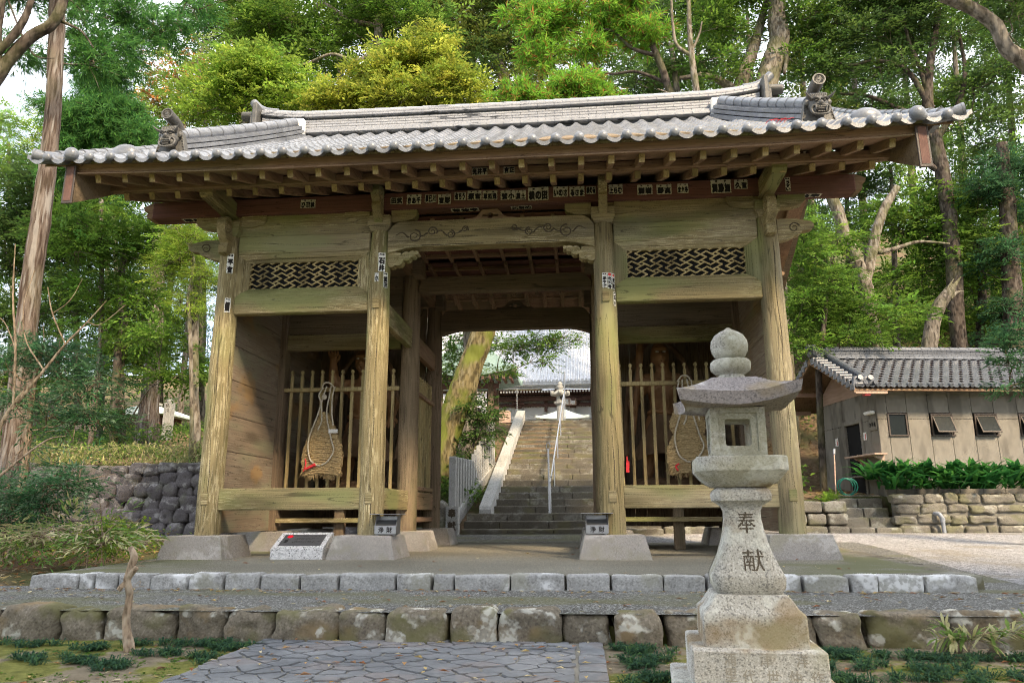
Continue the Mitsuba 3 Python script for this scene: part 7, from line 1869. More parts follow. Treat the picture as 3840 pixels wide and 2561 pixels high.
limb(_k, [(6.23, 15.0, 16.42), (5.71, 15.0, 15.99), (5.15, 15.0, 16.4), (4.74, 15.0, 16.61)], [0.059, 0.05, 0.034, 0.025], 'pale_bark', name='limb', seed=3)
make_tree('big_trunk_tree', 'massive twisted pale trunk behind the right end of the ridge', 'tree', [(8.83, 16.5, 14.88, 0.572), (9.09, 16.5, 16.59, 0.509), (9.48, 16.5, 18.14, 0.443), (9.98, 16.5, 19.51, 0.393), (9.94, 16.5, 20.54, 0.36), (10.17, 16.5, 22.19, 0.328), (10.38, 16.5, 24.31, 0.259)], 'pale_bark', [(7.58, 16.5, 20.29, 1.27, 0.89, 0.91), (8.56, 16.5, 21.68, 1.46, 1.02, 0.73), (11.28, 16.5, 20.44, 1.44, 1.01, 0.9), (7.28, 16.5, 18.48, 1.07, 0.75, 0.72), (10.92, 16.5, 18.45, 1.24, 0.87, 0.71), (10.45, 16.5, 23.01, 2.75, 1.92, 0.92)], P_GREEN, 0.207, 20, style='broad', dens=0.9, csize=0.83, twig=3, flat=0.8, group=None)
_k = 'big_trunk_tree'
limb(_k, [(8.96, 17.0, 16.11), (8.36, 17.0, 17.53), (8.92, 17.0, 19.11), (9.39, 17.0, 20.53), (9.76, 17.0, 21.76)], [0.391, 0.306, 0.236, 0.183, 0.129], 'pale_bark', name='limb', seed=1)
limb(_k, [(9.91, 16.3, 19.28), (10.11, 16.3, 18.57), (9.96, 16.3, 17.78)], [0.177, 0.106, 0.07], 'pale_bark', name='limb', seed=4)
limb(_k, [(8.35, 17.0, 17.33), (7.69, 17.0, 17.97), (7.0, 17.0, 18.32), (5.93, 17.0, 18.28)], [0.216, 0.163, 0.118, 0.082], 'grey_bark', name='limb', seed=4)
make_tree('forest_tree', 'leafy tree behind the dead trunk above the ridge', 'tree', [(6.39, 21.0, 17.38, 0.183), (6.43, 21.0, 19.87, 0.155), (6.27, 21.0, 22.69, 0.116)], 'grey_bark', [(5.9, 21.0, 23.67, 1.27, 0.89, 1.06), (6.62, 21.0, 21.48, 1.46, 1.02, 1.04), (8.3, 21.0, 22.08, 1.25, 0.88, 1.25), (4.94, 21.0, 20.89, 1.04, 0.73, 0.84), (7.65, 21.0, 25.01, 1.49, 1.04, 1.07)], P_DARK, 0.241, 21, style='broad', dens=0.8, csize=0.96, twig=3, flat=0.8, group=None)
make_tree('branching_tree', 'dark many branched tree behind the right end of the roof', 'tree', [(15.05, 16.0, 6.92, 0.266), (15.27, 16.0, 10.23, 0.274), (15.33, 16.0, 12.49, 0.262), (15.25, 16.0, 14.28, 0.233), (15.14, 16.0, 15.95, 0.202), (15.43, 16.0, 17.64, 0.154), (15.9, 16.0, 19.35, 0.112), (16.32, 16.0, 21.32, 0.079)], 'dark_bark', [(12.64, 16.0, 18.59, 1.39, 0.97, 0.78), (11.74, 16.0, 19.64, 1.23, 0.86, 0.7), (14.41, 16.0, 19.46, 1.56, 1.09, 0.78), (16.64, 16.0, 18.72, 1.03, 0.72, 0.77), (12.73, 16.0, 16.28, 1.19, 0.83, 0.68), (17.63, 16.0, 16.55, 1.18, 0.83, 1.01), (17.05, 16.0, 14.73, 1.16, 0.81, 0.83), (11.55, 16.0, 17.69, 0.86, 0.6, 0.6), (14.16, 16.0, 17.33, 1.2, 0.84, 0.51), (14.62, 16.0, 21.24, 2.99, 2.09, 0.88)], P_DARK, 0.204, 22, style='broad', dens=0.85, csize=0.81, twig=3, flat=0.8, group=None)
_k = 'branching_tree'
limb(_k, [(15.25, 16.0, 14.28), (14.59, 16.0, 15.42), (13.69, 16.0, 16.03), (12.92, 16.0, 16.45), (11.94, 16.0, 16.61)], [0.15, 0.109, 0.085, 0.068, 0.043], 'dark_bark', name='limb', seed=1)
limb(_k, [(15.15, 16.0, 16.04), (14.51, 16.0, 17.5), (13.41, 16.0, 17.96), (12.4, 16.0, 17.83), (11.27, 16.0, 18.29)], [0.118, 0.086, 0.069, 0.052, 0.035], 'dark_bark', name='limb', seed=4)
limb(_k, [(15.27, 16.0, 15.76), (15.02, 16.0, 17.66), (14.76, 16.0, 18.84), (14.67, 16.0, 20.23)], [0.109, 0.077, 0.06, 0.044], 'dark_bark', name='limb', seed=5)
limb(_k, [(15.27, 16.0, 14.46), (16.26, 16.0, 15.89), (16.7, 16.0, 17.36), (16.69, 16.0, 19.1)], [0.133, 0.101, 0.076, 0.052], 'dark_bark', name='limb', seed=6)
limb(_k, [(15.32, 16.0, 13.02), (13.82, 16.0, 14.36), (12.94, 16.0, 15.14), (12.16, 16.0, 15.56)], [0.115, 0.075, 0.059, 0.034], 'dark_bark', name='limb', seed=7)
make_tree('overhanging_oak', 'thick mossy limb reaching down into the top right corner', 'tree', [(11.09, 3.0, 7.62, 0.256), (10.8, 3.0, 8.88, 0.192), (10.52, 3.0, 9.43, 0.158), (10.2, 3.0, 9.8, 0.142), (10.06, 3.0, 10.32, 0.134), (9.73, 3.0, 10.7, 0.126), (9.29, 3.0, 10.99, 0.118), (8.77, 3.0, 11.34, 0.101)], 'grey_bark', [(10.47, 3.0, 10.49, 0.45, 0.38, 0.54), (10.98, 3.0, 11.07, 0.63, 0.44, 0.54), (10.23, 3.0, 11.23, 0.54, 0.38, 0.36)], P_DARK, 0.100, 23, style='broad', dens=0.7, csize=0.42, twig=3, flat=0.8, group=None)
make_tree('forked_tree', 'pale forked trunk on the wooded slope right of the gate', 'tree', [(11.32, 14.0, 7.14, 0.221), (11.22, 14.0, 8.22, 0.223), (11.03, 14.0, 9.17, 0.21), (10.75, 14.0, 9.98, 0.205), (10.62, 14.0, 10.79, 0.198), (10.4, 14.0, 11.62, 0.185), (10.35, 14.0, 12.63, 0.155)], 'pale_bark', [(9.61, 12.5, 9.14, 0.85, 0.59, 0.71), (8.98, 12.5, 8.27, 0.85, 0.59, 0.85), (9.81, 12.5, 7.07, 0.98, 0.69, 0.7), (9.11, 12.5, 6.8, 0.98, 0.69, 0.7), (11.25, 12.5, 6.74, 0.83, 0.58, 0.55)], P_GREEN, 0.189, 24, style='broad', dens=1.0, csize=0.75, twig=3, flat=0.8, group=None)
_k = 'forked_tree'
limb(_k, [(11.2, 14.0, 8.06), (11.49, 14.0, 8.99), (11.77, 14.0, 9.94), (12.17, 14.0, 10.89), (12.7, 14.0, 11.69)], [0.193, 0.187, 0.174, 0.152, 0.122], 'pale_bark', name='limb', seed=1)
limb(_k, [(11.77, 14.0, 9.3), (12.44, 14.0, 9.44), (13.18, 14.0, 9.64), (14.17, 14.0, 9.53)], [0.09, 0.075, 0.052, 0.03], 'pale_bark', name='limb', seed=3)
make_tree('broken_stump', 'broken off dead trunk with a splintered top on the slope above the lavatory', 'dead tree', [(13.32, 15.0, 5.18, 0.284), (13.55, 15.0, 6.25, 0.256), (13.78, 15.0, 7.1, 0.235), (14.06, 15.0, 7.64, 0.221), (14.42, 15.0, 8.11, 0.183), (14.59, 15.0, 8.35, 0.107)], 'grey_bark', [], P_DARK, 0.196, 25, style='broad', dens=1.0, csize=0.78, twig=3, flat=0.8, group=None)
_k = 'broken_stump'
limb(_k, [(14.29, 15.0, 7.8), (14.65, 15.0, 8.34), (14.9, 15.0, 8.64)], [0.099, 0.069, 0.015], 'pale_bark', name='splinter', seed=1)
limb(_k, [(14.42, 15.0, 7.87), (14.67, 15.0, 8.07), (14.92, 15.0, 8.13)], [0.092, 0.061, 0.015], 'pale_bark', name='splinter', seed=2)
limb(_k, [(14.14, 14.9, 7.77), (14.39, 14.9, 8.24), (14.6, 14.9, 8.55)], [0.076, 0.053, 0.011], 'pale_bark', name='splinter', seed=3)
make_tree('slope_evergreen', 'bright leafed evergreen mass on the slope between the gate and the lavatory roof', 'tree', [(8.6, 11.5, 4.64, 0.092), (8.86, 11.5, 5.98, 0.08), (9.12, 11.5, 7.36, 0.054)], 'dark_bark', [(8.34, 11.5, 6.0, 0.67, 0.56, 0.8), (9.12, 11.5, 7.36, 0.81, 0.57, 0.67), (9.74, 11.5, 5.83, 0.79, 0.55, 0.53), (8.45, 11.5, 7.1, 0.54, 0.57, 0.81), (8.47, 11.5, 8.81, 0.55, 0.57, 0.82)], P_GREEN, 0.120, 26, style='broad', dens=1.2, csize=0.60, twig=3, flat=0.8, group=None)
make_tree('slope_evergreen', 'dark evergreen behind the broken stump on the right slope', 'tree', [(16.24, 17.0, 6.47, 0.161), (16.6, 17.0, 8.47, 0.147), (16.81, 17.0, 10.55, 0.116)], 'dark_bark', [(15.22, 17.0, 10.61, 1.51, 1.06, 1.17), (16.66, 17.0, 9.5, 1.32, 0.92, 0.99), (13.92, 17.0, 9.07, 1.16, 0.81, 0.83), (16.68, 17.0, 7.46, 1.14, 0.8, 0.81), (15.91, 17.0, 12.19, 1.52, 1.06, 0.84), (13.69, 17.0, 7.2, 0.98, 0.69, 0.65), (13.91, 17.0, 11.73, 1.19, 0.83, 1.02)], P_GREEN, 0.211, 27, style='broad', dens=1.0, csize=0.84, twig=3, flat=0.8, group=None)
make_tree('edge_tree', 'dark trunk with drooping blue green leaves at the right edge', 'tree', [(16.4, 15.5, 4.6, 0.345), (16.45, 15.5, 5.36, 0.332), (16.76, 15.5, 7.71, 0.324), (16.99, 15.5, 9.98, 0.298), (17.2, 15.5, 12.17, 0.256), (17.3, 15.5, 13.91, 0.194)], 'dark_bark', [(16.93, 15.5, 9.32, 0.94, 0.66, 0.78), (16.79, 15.5, 7.39, 0.61, 0.64, 0.92), (16.19, 15.5, 6.3, 0.76, 0.53, 0.61), (16.55, 15.5, 5.36, 0.6, 0.42, 0.6), (17.52, 15.5, 11.3, 0.79, 0.55, 0.79), (16.42, 15.5, 12.03, 0.96, 0.67, 0.64), (17.85, 15.5, 13.01, 0.96, 0.67, 0.8)], P_BLUE, 0.130, 28, style='broad', dens=1.0, csize=0.60, twig=3, flat=0.8, group=None)
make_tree('dogwood_sprig', 'blue green leafy branch hanging in front of the right end of the lavatory roof', 'tree', [(11.52, 5.5, 3.1, 0.047), (11.28, 5.5, 3.29, 0.033), (10.84, 5.5, 3.3, 0.023), (10.46, 5.5, 3.17, 0.014)], 'dark_bark', [(10.69, 5.5, 3.21, 0.38, 0.27, 0.19), (11.06, 5.5, 4.46, 0.27, 0.2, 0.29), (10.73, 5.5, 3.79, 0.28, 0.2, 0.28), (10.7, 5.5, 4.17, 0.33, 0.23, 0.24)], P_BLUE, 0.100, 29, style='broad', dens=0.9, csize=0.30, twig=3, flat=0.8, group=None)
make_tree('leaning_mossy_tree', 'thick mossy trunk leaning across the view through the gate', 'tree', [(-3.12, 11.0, 0.6, 0.425), (-2.94, 11.0, 1.49, 0.429), (-2.72, 11.0, 2.52, 0.42), (-2.41, 11.0, 3.57, 0.411), (-2.1, 11.0, 4.5, 0.401), (-1.81, 11.0, 5.31, 0.376), (-1.52, 11.0, 6.13, 0.366), (-1.18, 11.0, 7.11, 0.328), (-0.76, 11.0, 8.39, 0.276)], 'moss_bark', [(-0.55, 11.0, 8.97, 1.66, 1.16, 0.69), (-2.23, 11.0, 9.03, 1.4, 0.98, 0.7), (1.1, 11.0, 8.32, 1.1, 0.77, 0.55)], P_GREEN, 0.166, 30, style='broad', dens=0.7, csize=0.66, twig=3, flat=0.8, group=None)
make_tree('dark_trunk_tree', 'dark trunk behind the leaning mossy tree', 'tree', [(-2.46, 13.0, 1.42, 0.31), (-2.44, 13.0, 2.4, 0.299), (-2.27, 13.0, 3.39, 0.273), (-2.2, 13.0, 4.55, 0.232), (-2.24, 13.0, 5.74, 0.205), (-2.28, 13.0, 6.95, 0.193), (-2.31, 13.0, 8.5, 0.165)], 'grey_bark', [(-2.98, 14.0, 6.28, 0.61, 0.43, 0.61), (-3.12, 14.0, 5.34, 0.38, 0.43, 0.61), (-1.74, 14.0, 6.4, 0.69, 0.48, 0.38), (-1.18, 13.0, 5.27, 0.51, 0.36, 0.29), (-0.59, 13.0, 6.0, 0.73, 0.51, 0.32), (0.14, 13.0, 6.13, 0.88, 0.62, 0.29), (1.02, 13.0, 6.26, 0.73, 0.51, 0.23), (-0.01, 13.0, 5.46, 0.36, 0.25, 0.36)], P_GREEN, 0.130, 31, style='broad', dens=0.55, csize=0.34, twig=3, flat=0.8, group=None)
make_tree('camellia_bush', 'dark glossy bush beside the upper stairs', 'bush', [(-1.83, 11.0, 1.86, 0.039), (-1.77, 11.0, 2.9, 0.033), (-1.64, 11.0, 3.69, 0.026)], 'dark_bark', [(-1.77, 11.0, 3.82, 0.46, 0.32, 0.33), (-1.44, 11.0, 3.42, 0.59, 0.41, 0.4), (-1.9, 11.0, 2.9, 0.46, 0.32, 0.39), (-1.5, 11.0, 2.77, 0.46, 0.32, 0.33), (-2.16, 11.0, 2.25, 0.33, 0.27, 0.39)], P_DARK, 0.110, 32, style='broad', dens=0.9, csize=0.36, twig=3, flat=0.8, group=None)
make_tree('forest_tree', 'first from the left in the back row of leafy trees above the gate roof', 'tree', [(-18.25, 28.36, 19.97, 0.209), (-18.3, 28.36, 20.54, 0.21), (-18.93, 28.36, 24.93, 0.174), (-19.53, 28.36, 28.9, 0.123), (-19.94, 28.36, 32.07, 0.083)], 'grey_bark', [(-20.18, 30.05, 34.21, 2.43, 1.7, 1.49), (-21.65, 29.96, 31.81, 2.41, 1.69, 1.43), (-20.48, 28.66, 27.97, 1.82, 1.27, 1.32), (-20.92, 29.42, 26.1, 1.86, 1.3, 1.49)], P_DARK, 0.200, 100, style='broad', dens=0.62, csize=0.95, twig=1, flat=0.8, group='trees of the wood behind the gate')
make_tree('forest_tree', 'second from the left in the back row of leafy trees above the gate roof', 'tree', [(-15.47, 29.33, 20.3, 0.213), (-15.51, 29.33, 20.88, 0.213), (-16.07, 29.33, 25.34, 0.177), (-16.62, 29.33, 29.38, 0.125), (-16.98, 29.33, 32.59, 0.085)], 'dark_bark', [(-18.81, 31.22, 35.32, 2.12, 1.48, 1.25), (-17.21, 28.0, 29.62, 2.28, 1.6, 1.15), (-16.42, 28.06, 27.74, 2.2, 1.54, 1.33), (-14.54, 27.42, 24.57, 2.19, 1.53, 1.19)], P_OLIVE, 0.200, 101, style='broad', dens=0.62, csize=0.95, twig=1, flat=0.8, group='trees of the wood behind the gate')
make_tree('forest_tree', 'third from the left in the back row of leafy trees above the gate roof', 'tree', [(-10.86, 25.16, 18.14, 0.19), (-10.88, 25.16, 18.66, 0.19), (-11.31, 25.16, 22.62, 0.158), (-11.74, 25.16, 26.22, 0.112), (-12.01, 25.16, 29.08, 0.076)], 'dark_bark', [(-11.95, 23.18, 29.28, 1.63, 1.14, 1.18), (-11.43, 25.09, 27.78, 1.69, 1.18, 1.3), (-12.76, 27.06, 26.43, 2.02, 1.41, 1.06), (-12.94, 26.31, 23.04, 2.04, 1.43, 1.01)], P_GREEN, 0.200, 102, style='broad', dens=0.62, csize=0.95, twig=1, flat=0.8, group='trees of the wood behind the gate')
make_tree('forest_tree', 'fourth from the left in the back row of leafy trees above the gate roof', 'tree', [(-8.38, 26.64, 18.71, 0.196), (-8.4, 26.64, 19.25, 0.197), (-8.78, 26.64, 23.34, 0.163), (-9.16, 26.64, 27.05, 0.115), (-9.39, 26.64, 30.01, 0.078)], 'pale_bark', [(-9.05, 28.45, 32.69, 2.13, 1.49, 1.35), (-10.04, 26.68, 28.98, 2.09, 1.46, 1.22), (-8.6, 27.76, 26.97, 1.88, 1.32, 1.28), (-8.99, 25.47, 22.95, 1.73, 1.21, 1.33)], P_DARK, 0.200, 103, style='broad', dens=0.62, csize=0.95, twig=1, flat=0.8, group='trees of the wood behind the gate')
make_tree('forest_tree', 'fifth from the left in the back row of leafy trees above the gate roof', 'tree', [(-7.55, 28.28, 7.08, 0.191), (-7.48, 28.28, 14.09, 0.198), (-6.09, 28.28, 24.15, 0.169), (-6.42, 28.28, 27.99, 0.12), (-6.61, 28.28, 31.05, 0.081)], 'dark_bark', [(-5.45, 27.53, 31.86, 2.21, 1.55, 1.28), (-7.01, 29.03, 30.59, 1.7, 1.19, 1.16), (-5.36, 28.41, 27.33, 1.62, 1.13, 1.45), (-6.52, 28.1, 24.45, 1.95, 1.36, 1.36)], P_GREEN, 0.200, 104, style='broad', dens=0.62, csize=0.95, twig=1, flat=0.8, group='trees of the wood behind the gate')
make_tree('forest_tree', 'sixth from the left in the back row of leafy trees above the gate roof', 'tree', [(-6.82, 25.02, 6.55, 0.175), (-6.75, 25.02, 12.98, 0.182), (-2.64, 25.02, 22.05, 0.154), (-2.88, 25.02, 25.55, 0.109), (-3.01, 25.02, 28.33, 0.074)], 'pale_bark', [(-1.83, 23.85, 28.26, 1.91, 1.34, 1.07), (-1.91, 24.68, 26.52, 1.52, 1.06, 1.29), (-3.33, 23.58, 23.72, 1.42, 0.99, 1.07), (-2.25, 26.86, 22.94, 1.6, 1.12, 1.19)], P_DARK, 0.200, 105, style='broad', dens=0.62, csize=0.95, twig=1, flat=0.8, group='trees of the wood behind the gate')
make_tree('forest_tree', 'seventh from the left in the back row of leafy trees above the gate roof', 'tree', [(4.42, 29.11, 6.99, 0.19), (4.47, 29.11, 13.96, 0.197), (0.02, 29.11, 24.29, 0.17), (-0.18, 29.11, 28.15, 0.12), (-0.28, 29.11, 31.22, 0.081)], 'dark_bark', [(-0.14, 28.61, 32.4, 1.89, 1.32, 1.14), (0.88, 28.46, 28.45, 1.99, 1.39, 1.25), (-1.04, 28.55, 26.98, 2.09, 1.46, 1.4), (0.33, 30.14, 24.48, 2.08, 1.46, 1.34)], P_OLIVE, 0.200, 106, style='broad', dens=0.62, csize=0.95, twig=1, flat=0.8, group='trees of the wood behind the gate')
make_tree('forest_tree', 'eighth from the left in the back row of leafy trees above the gate roof', 'tree', [(4.33, 27.91, 6.8, 0.184), (4.38, 27.91, 13.56, 0.191), (3.04, 27.91, 23.43, 0.164), (2.9, 27.91, 27.14, 0.116), (2.86, 27.91, 30.1, 0.079)], 'dark_bark', [(3.4, 28.78, 31.43, 1.79, 1.25, 1.47), (3.88, 27.81, 28.7, 1.67, 1.17, 1.37), (3.43, 27.92, 26.2, 1.71, 1.2, 1.14), (3.23, 29.66, 24.65, 1.77, 1.24, 1.19)], P_GREEN, 0.200, 107, style='broad', dens=0.62, csize=0.95, twig=1, flat=0.8, group='trees of the wood behind the gate')
make_tree('forest_tree', 'ninth from the left in the back row of leafy trees above the gate roof', 'tree', [(5.83, 26.45, 17.97, 0.189), (5.86, 26.45, 18.48, 0.189), (5.81, 26.45, 22.41, 0.157), (5.73, 26.45, 25.96, 0.111), (5.73, 26.45, 28.78, 0.075)], 'pale_bark', [(6.81, 28.28, 30.73, 2.03, 1.42, 1.44), (6.03, 28.2, 28.55, 1.67, 1.17, 1.36), (5.47, 25.14, 23.76, 1.84, 1.29, 1.2), (6.16, 26.95, 22.57, 1.87, 1.31, 1.13)], P_DARK, 0.200, 108, style='broad', dens=0.62, csize=0.95, twig=1, flat=0.8, group='trees of the wood behind the gate')
make_tree('forest_tree', 'tenth from the left in the back row of leafy trees above the gate roof', 'tree', [(8.45, 25.89, 17.59, 0.185), (8.48, 25.89, 18.09, 0.185), (8.49, 25.89, 21.93, 0.154), (8.47, 25.89, 25.4, 0.109), (8.51, 25.89, 28.16, 0.073)], 'grey_bark', [(9.39, 24.62, 28.64, 1.77, 1.24, 1.17), (9.47, 27.81, 28.55, 1.99, 1.39, 1.4), (7.73, 25.83, 23.8, 1.5, 1.05, 1.3), (8.03, 24.18, 21.06, 1.55, 1.08, 1.13)], P_GREEN, 0.200, 109, style='broad', dens=0.62, csize=0.95, twig=1, flat=0.8, group='trees of the wood behind the gate')
make_tree('forest_tree', 'eleventh from the left in the back row of leafy trees above the gate roof', 'tree', [(11.04, 25.66, 17.37, 0.182), (11.08, 25.66, 17.86, 0.183), (11.14, 25.66, 21.65, 0.152), (11.17, 25.66, 25.07, 0.107), (11.26, 25.66, 27.79, 0.072)], 'grey_bark', [(12.17, 25.3, 29.25, 1.69, 1.18, 1.06), (10.63, 26.12, 26.33, 1.68, 1.18, 0.98), (10.79, 27.5, 25.16, 1.7, 1.19, 1.21), (11.36, 25.14, 21.43, 1.85, 1.29, 1.14)], P_DARK, 0.200, 110, style='broad', dens=0.62, csize=0.95, twig=1, flat=0.8, group='trees of the wood behind the gate')
make_tree('forest_tree', 'twelfth from the left in the back row of leafy trees above the gate roof', 'tree', [(13.45, 25.1, 16.99, 0.178), (13.49, 25.1, 17.47, 0.179), (13.61, 25.1, 21.18, 0.148), (13.69, 25.1, 24.52, 0.105), (13.81, 25.1, 27.18, 0.071)], 'grey_bark', [(13.25, 23.46, 27.05, 1.47, 1.03, 0.95), (14.97, 26.76, 26.73, 1.7, 1.19, 1.1), (13.59, 24.81, 23.52, 1.88, 1.32, 1.11), (14.07, 24.63, 20.89, 1.62, 1.13, 1.14)], P_OLIVE, 0.200, 111, style='broad', dens=0.62, csize=0.95, twig=1, flat=0.8, group='trees of the wood behind the gate')
make_tree('forest_tree', 'thirteenth from the left in the back row of leafy trees above the gate roof', 'tree', [(17.21, 28.17, 18.25, 0.192), (17.27, 28.17, 18.77, 0.193), (17.46, 28.17, 22.76, 0.16), (17.6, 28.17, 26.36, 0.113), (17.77, 28.17, 29.22, 0.076)], 'grey_bark', [(17.18, 27.45, 29.17, 1.81, 1.27, 1.16), (18.02, 26.66, 26.68, 1.63, 1.14, 1.14), (18.27, 29.48, 26.12, 1.73, 1.21, 1.33), (16.73, 29.3, 23.41, 1.7, 1.19, 1.37)], P_GREEN, 0.200, 112, style='broad', dens=0.62, csize=0.95, twig=1, flat=0.8, group='trees of the wood behind the gate')
make_tree('forest_tree', 'fourteenth from the left in the back row of leafy trees above the gate roof', 'tree', [(19.57, 27.43, 17.8, 0.187), (19.63, 27.43, 18.3, 0.188), (19.87, 27.43, 22.19, 0.156), (20.06, 27.43, 25.7, 0.11), (20.27, 27.43, 28.48, 0.074)], 'grey_bark', [(22.15, 29.4, 30.7, 1.75, 1.22, 1.24), (19.25, 25.5, 25.27, 1.91, 1.34, 1.25), (19.7, 28.36, 25.53, 1.94, 1.36, 1.23), (18.13, 25.96, 21.62, 1.78, 1.25, 1.21)], P_DARK, 0.200, 113, style='broad', dens=0.62, csize=0.95, twig=1, flat=0.8, group='trees of the wood behind the gate')
make_tree('forest_tree', 'fifteenth from the left in the back row of leafy trees above the gate roof', 'tree', [(21.29, 25.77, 16.94, 0.178), (21.36, 25.77, 17.42, 0.179), (21.64, 25.77, 21.11, 0.148), (21.86, 25.77, 24.45, 0.105), (22.1, 25.77, 27.09, 0.071)], 'pale_bark', [(21.11, 23.82, 26.18, 1.84, 1.29, 1.08), (22.85, 26.3, 26.18, 1.76, 1.23, 1.2), (22.4, 27.18, 23.73, 1.67, 1.17, 1.1), (21.64, 27.11, 22.17, 1.92, 1.34, 0.97)], P_GREEN, 0.200, 114, style='broad', dens=0.62, csize=0.95, twig=1, flat=0.8, group='trees of the wood behind the gate')
make_tree('forest_tree', 'sixteenth from the left in the back row of leafy trees above the gate roof', 'tree', [(26.01, 29.45, 18.45, 0.195), (26.09, 29.45, 18.97, 0.195), (26.45, 29.45, 23.0, 0.162), (26.75, 29.45, 26.64, 0.114), (27.06, 29.45, 29.52, 0.077)], 'dark_bark', [(26.61, 28.11, 29.48, 1.8, 1.26, 1.12), (27.07, 29.16, 27.29, 2.13, 1.49, 1.22), (25.72, 27.79, 25.1, 1.9, 1.33, 1.07), (24.29, 27.73, 21.53, 1.63, 1.14, 1.11)], P_DARK, 0.200, 115, style='broad', dens=0.62, csize=0.95, twig=1, flat=0.8, group='trees of the wood behind the gate')
make_tree('forest_tree', 'seventeenth from the left in the back row of leafy trees above the gate roof', 'tree', [(28.33, 28.91, 18.08, 0.191), (28.42, 28.91, 18.6, 0.191), (28.83, 28.91, 22.55, 0.159), (29.18, 28.91, 26.11, 0.112), (29.51, 28.91, 28.93, 0.076)], 'pale_bark', [(30.13, 30.72, 30.95, 1.74, 1.22, 1.32), (28.88, 27.51, 27.04, 1.63, 1.14, 1.3), (27.95, 27.08, 23.99, 1.51, 1.06, 1.17), (28.11, 29.21, 22.93, 1.53, 1.07, 1.01)], P_OLIVE, 0.200, 116, style='broad', dens=0.62, csize=0.95, twig=1, flat=0.8, group='trees of the wood behind the gate')
make_tree('forest_tree', 'first from the left of the dense leafy trees in the wood behind the boulder wall', 'tree', [(-27.26, 22.79, 5.28, 0.161), (-28.05, 22.79, 9.72, 0.144), (-28.94, 22.79, 14.43, 0.114), (-29.6, 22.79, 17.65, 0.081)], 'grey_bark', [(-29.35, 22.75, 18.23, 1.33, 0.93, 1.29), (-28.51, 21.97, 14.63, 1.74, 1.22, 1.05), (-28.71, 22.99, 12.6, 1.41, 0.99, 1.34), (-27.96, 21.92, 10.44, 1.32, 0.92, 1.25), (-26.78, 22.34, 7.47, 1.64, 1.15, 1.11)], P_GREEN, 0.180, 140, style='broad', dens=0.75, csize=0.95, twig=1, flat=0.8, group='trees of the wood at left')
make_tree('forest_tree', 'second from the left of the dense leafy trees in the wood behind the boulder wall', 'tree', [(-26.8, 24.99, 5.54, 0.17), (-27.57, 24.99, 10.24, 0.152), (-28.45, 24.99, 15.23, 0.12), (-29.09, 24.99, 18.64, 0.086)], 'grey_bark', [(-27.55, 23.49, 18.4, 1.69, 1.18, 1.09), (-27.89, 24.29, 16.03, 1.83, 1.28, 1.24), (-26.69, 23.6, 13.51, 1.68, 1.18, 1.05), (-28.55, 26.88, 11.01, 1.49, 1.04, 1.15), (-26.65, 24.41, 7.83, 1.33, 0.93, 1.23)], P_DARK, 0.180, 141, style='broad', dens=0.75, csize=0.95, twig=1, flat=0.8, group='trees of the wood at left')
make_tree('forest_tree', 'third from the left of the dense leafy trees in the wood behind the boulder wall', 'tree', [(-22.39, 22.03, 5.11, 0.156), (-23.04, 22.03, 9.4, 0.139), (-23.77, 22.03, 13.95, 0.11), (-24.32, 22.03, 17.06, 0.079)], 'dark_bark', [(-24.21, 22.92, 17.21, 1.72, 1.2, 1.16), (-23.68, 21.48, 14.67, 1.54, 1.08, 1.29), (-22.78, 20.28, 11.2, 1.24, 0.87, 0.98), (-25.23, 23.78, 10.72, 1.36, 0.95, 1.19), (-23.98, 23.77, 8.19, 1.46, 1.02, 1.1)], P_GREEN, 0.180, 142, style='broad', dens=0.75, csize=0.95, twig=1, flat=0.8, group='trees of the wood at left')
make_tree('forest_tree', 'fourth from the left of the dense leafy trees in the wood behind the boulder wall', 'tree', [(-20.47, 22.26, 5.11, 0.156), (-21.06, 22.26, 9.4, 0.139), (-21.73, 22.26, 13.96, 0.11), (-22.22, 22.26, 17.07, 0.079)], 'grey_bark', [(-23.25, 23.74, 18.18, 1.68, 1.18, 1.08), (-22.16, 23.54, 15.21, 1.58, 1.11, 1.07), (-20.74, 21.64, 11.91, 1.19, 0.88, 1.25), (-20.79, 22.09, 10.0, 1.21, 0.85, 0.97), (-20.41, 22.08, 7.98, 1.57, 1.1, 1.05)], P_DARK, 0.180, 143, style='broad', dens=0.75, csize=0.95, twig=1, flat=0.8, group='trees of the wood at left')
make_tree('forest_tree', 'fifth from the left of the dense leafy trees in the wood behind the boulder wall', 'tree', [(-20.08, 25.11, 5.45, 0.168), (-20.65, 25.11, 10.09, 0.15), (-21.3, 25.11, 15.0, 0.119), (-21.79, 25.11, 18.36, 0.085)], 'dark_bark', [(-21.13, 23.42, 17.92, 1.29, 0.9, 1.12), (-21.38, 24.98, 15.12, 1.52, 1.06, 1.18), (-20.75, 24.07, 12.62, 1.67, 1.17, 1.08), (-21.66, 27.01, 10.53, 1.73, 1.21, 1.25), (-20.2, 23.29, 8.33, 1.62, 1.13, 1.11)], P_OLIVE, 0.180, 144, style='broad', dens=0.75, csize=0.95, twig=1, flat=0.8, group='trees of the wood at left')
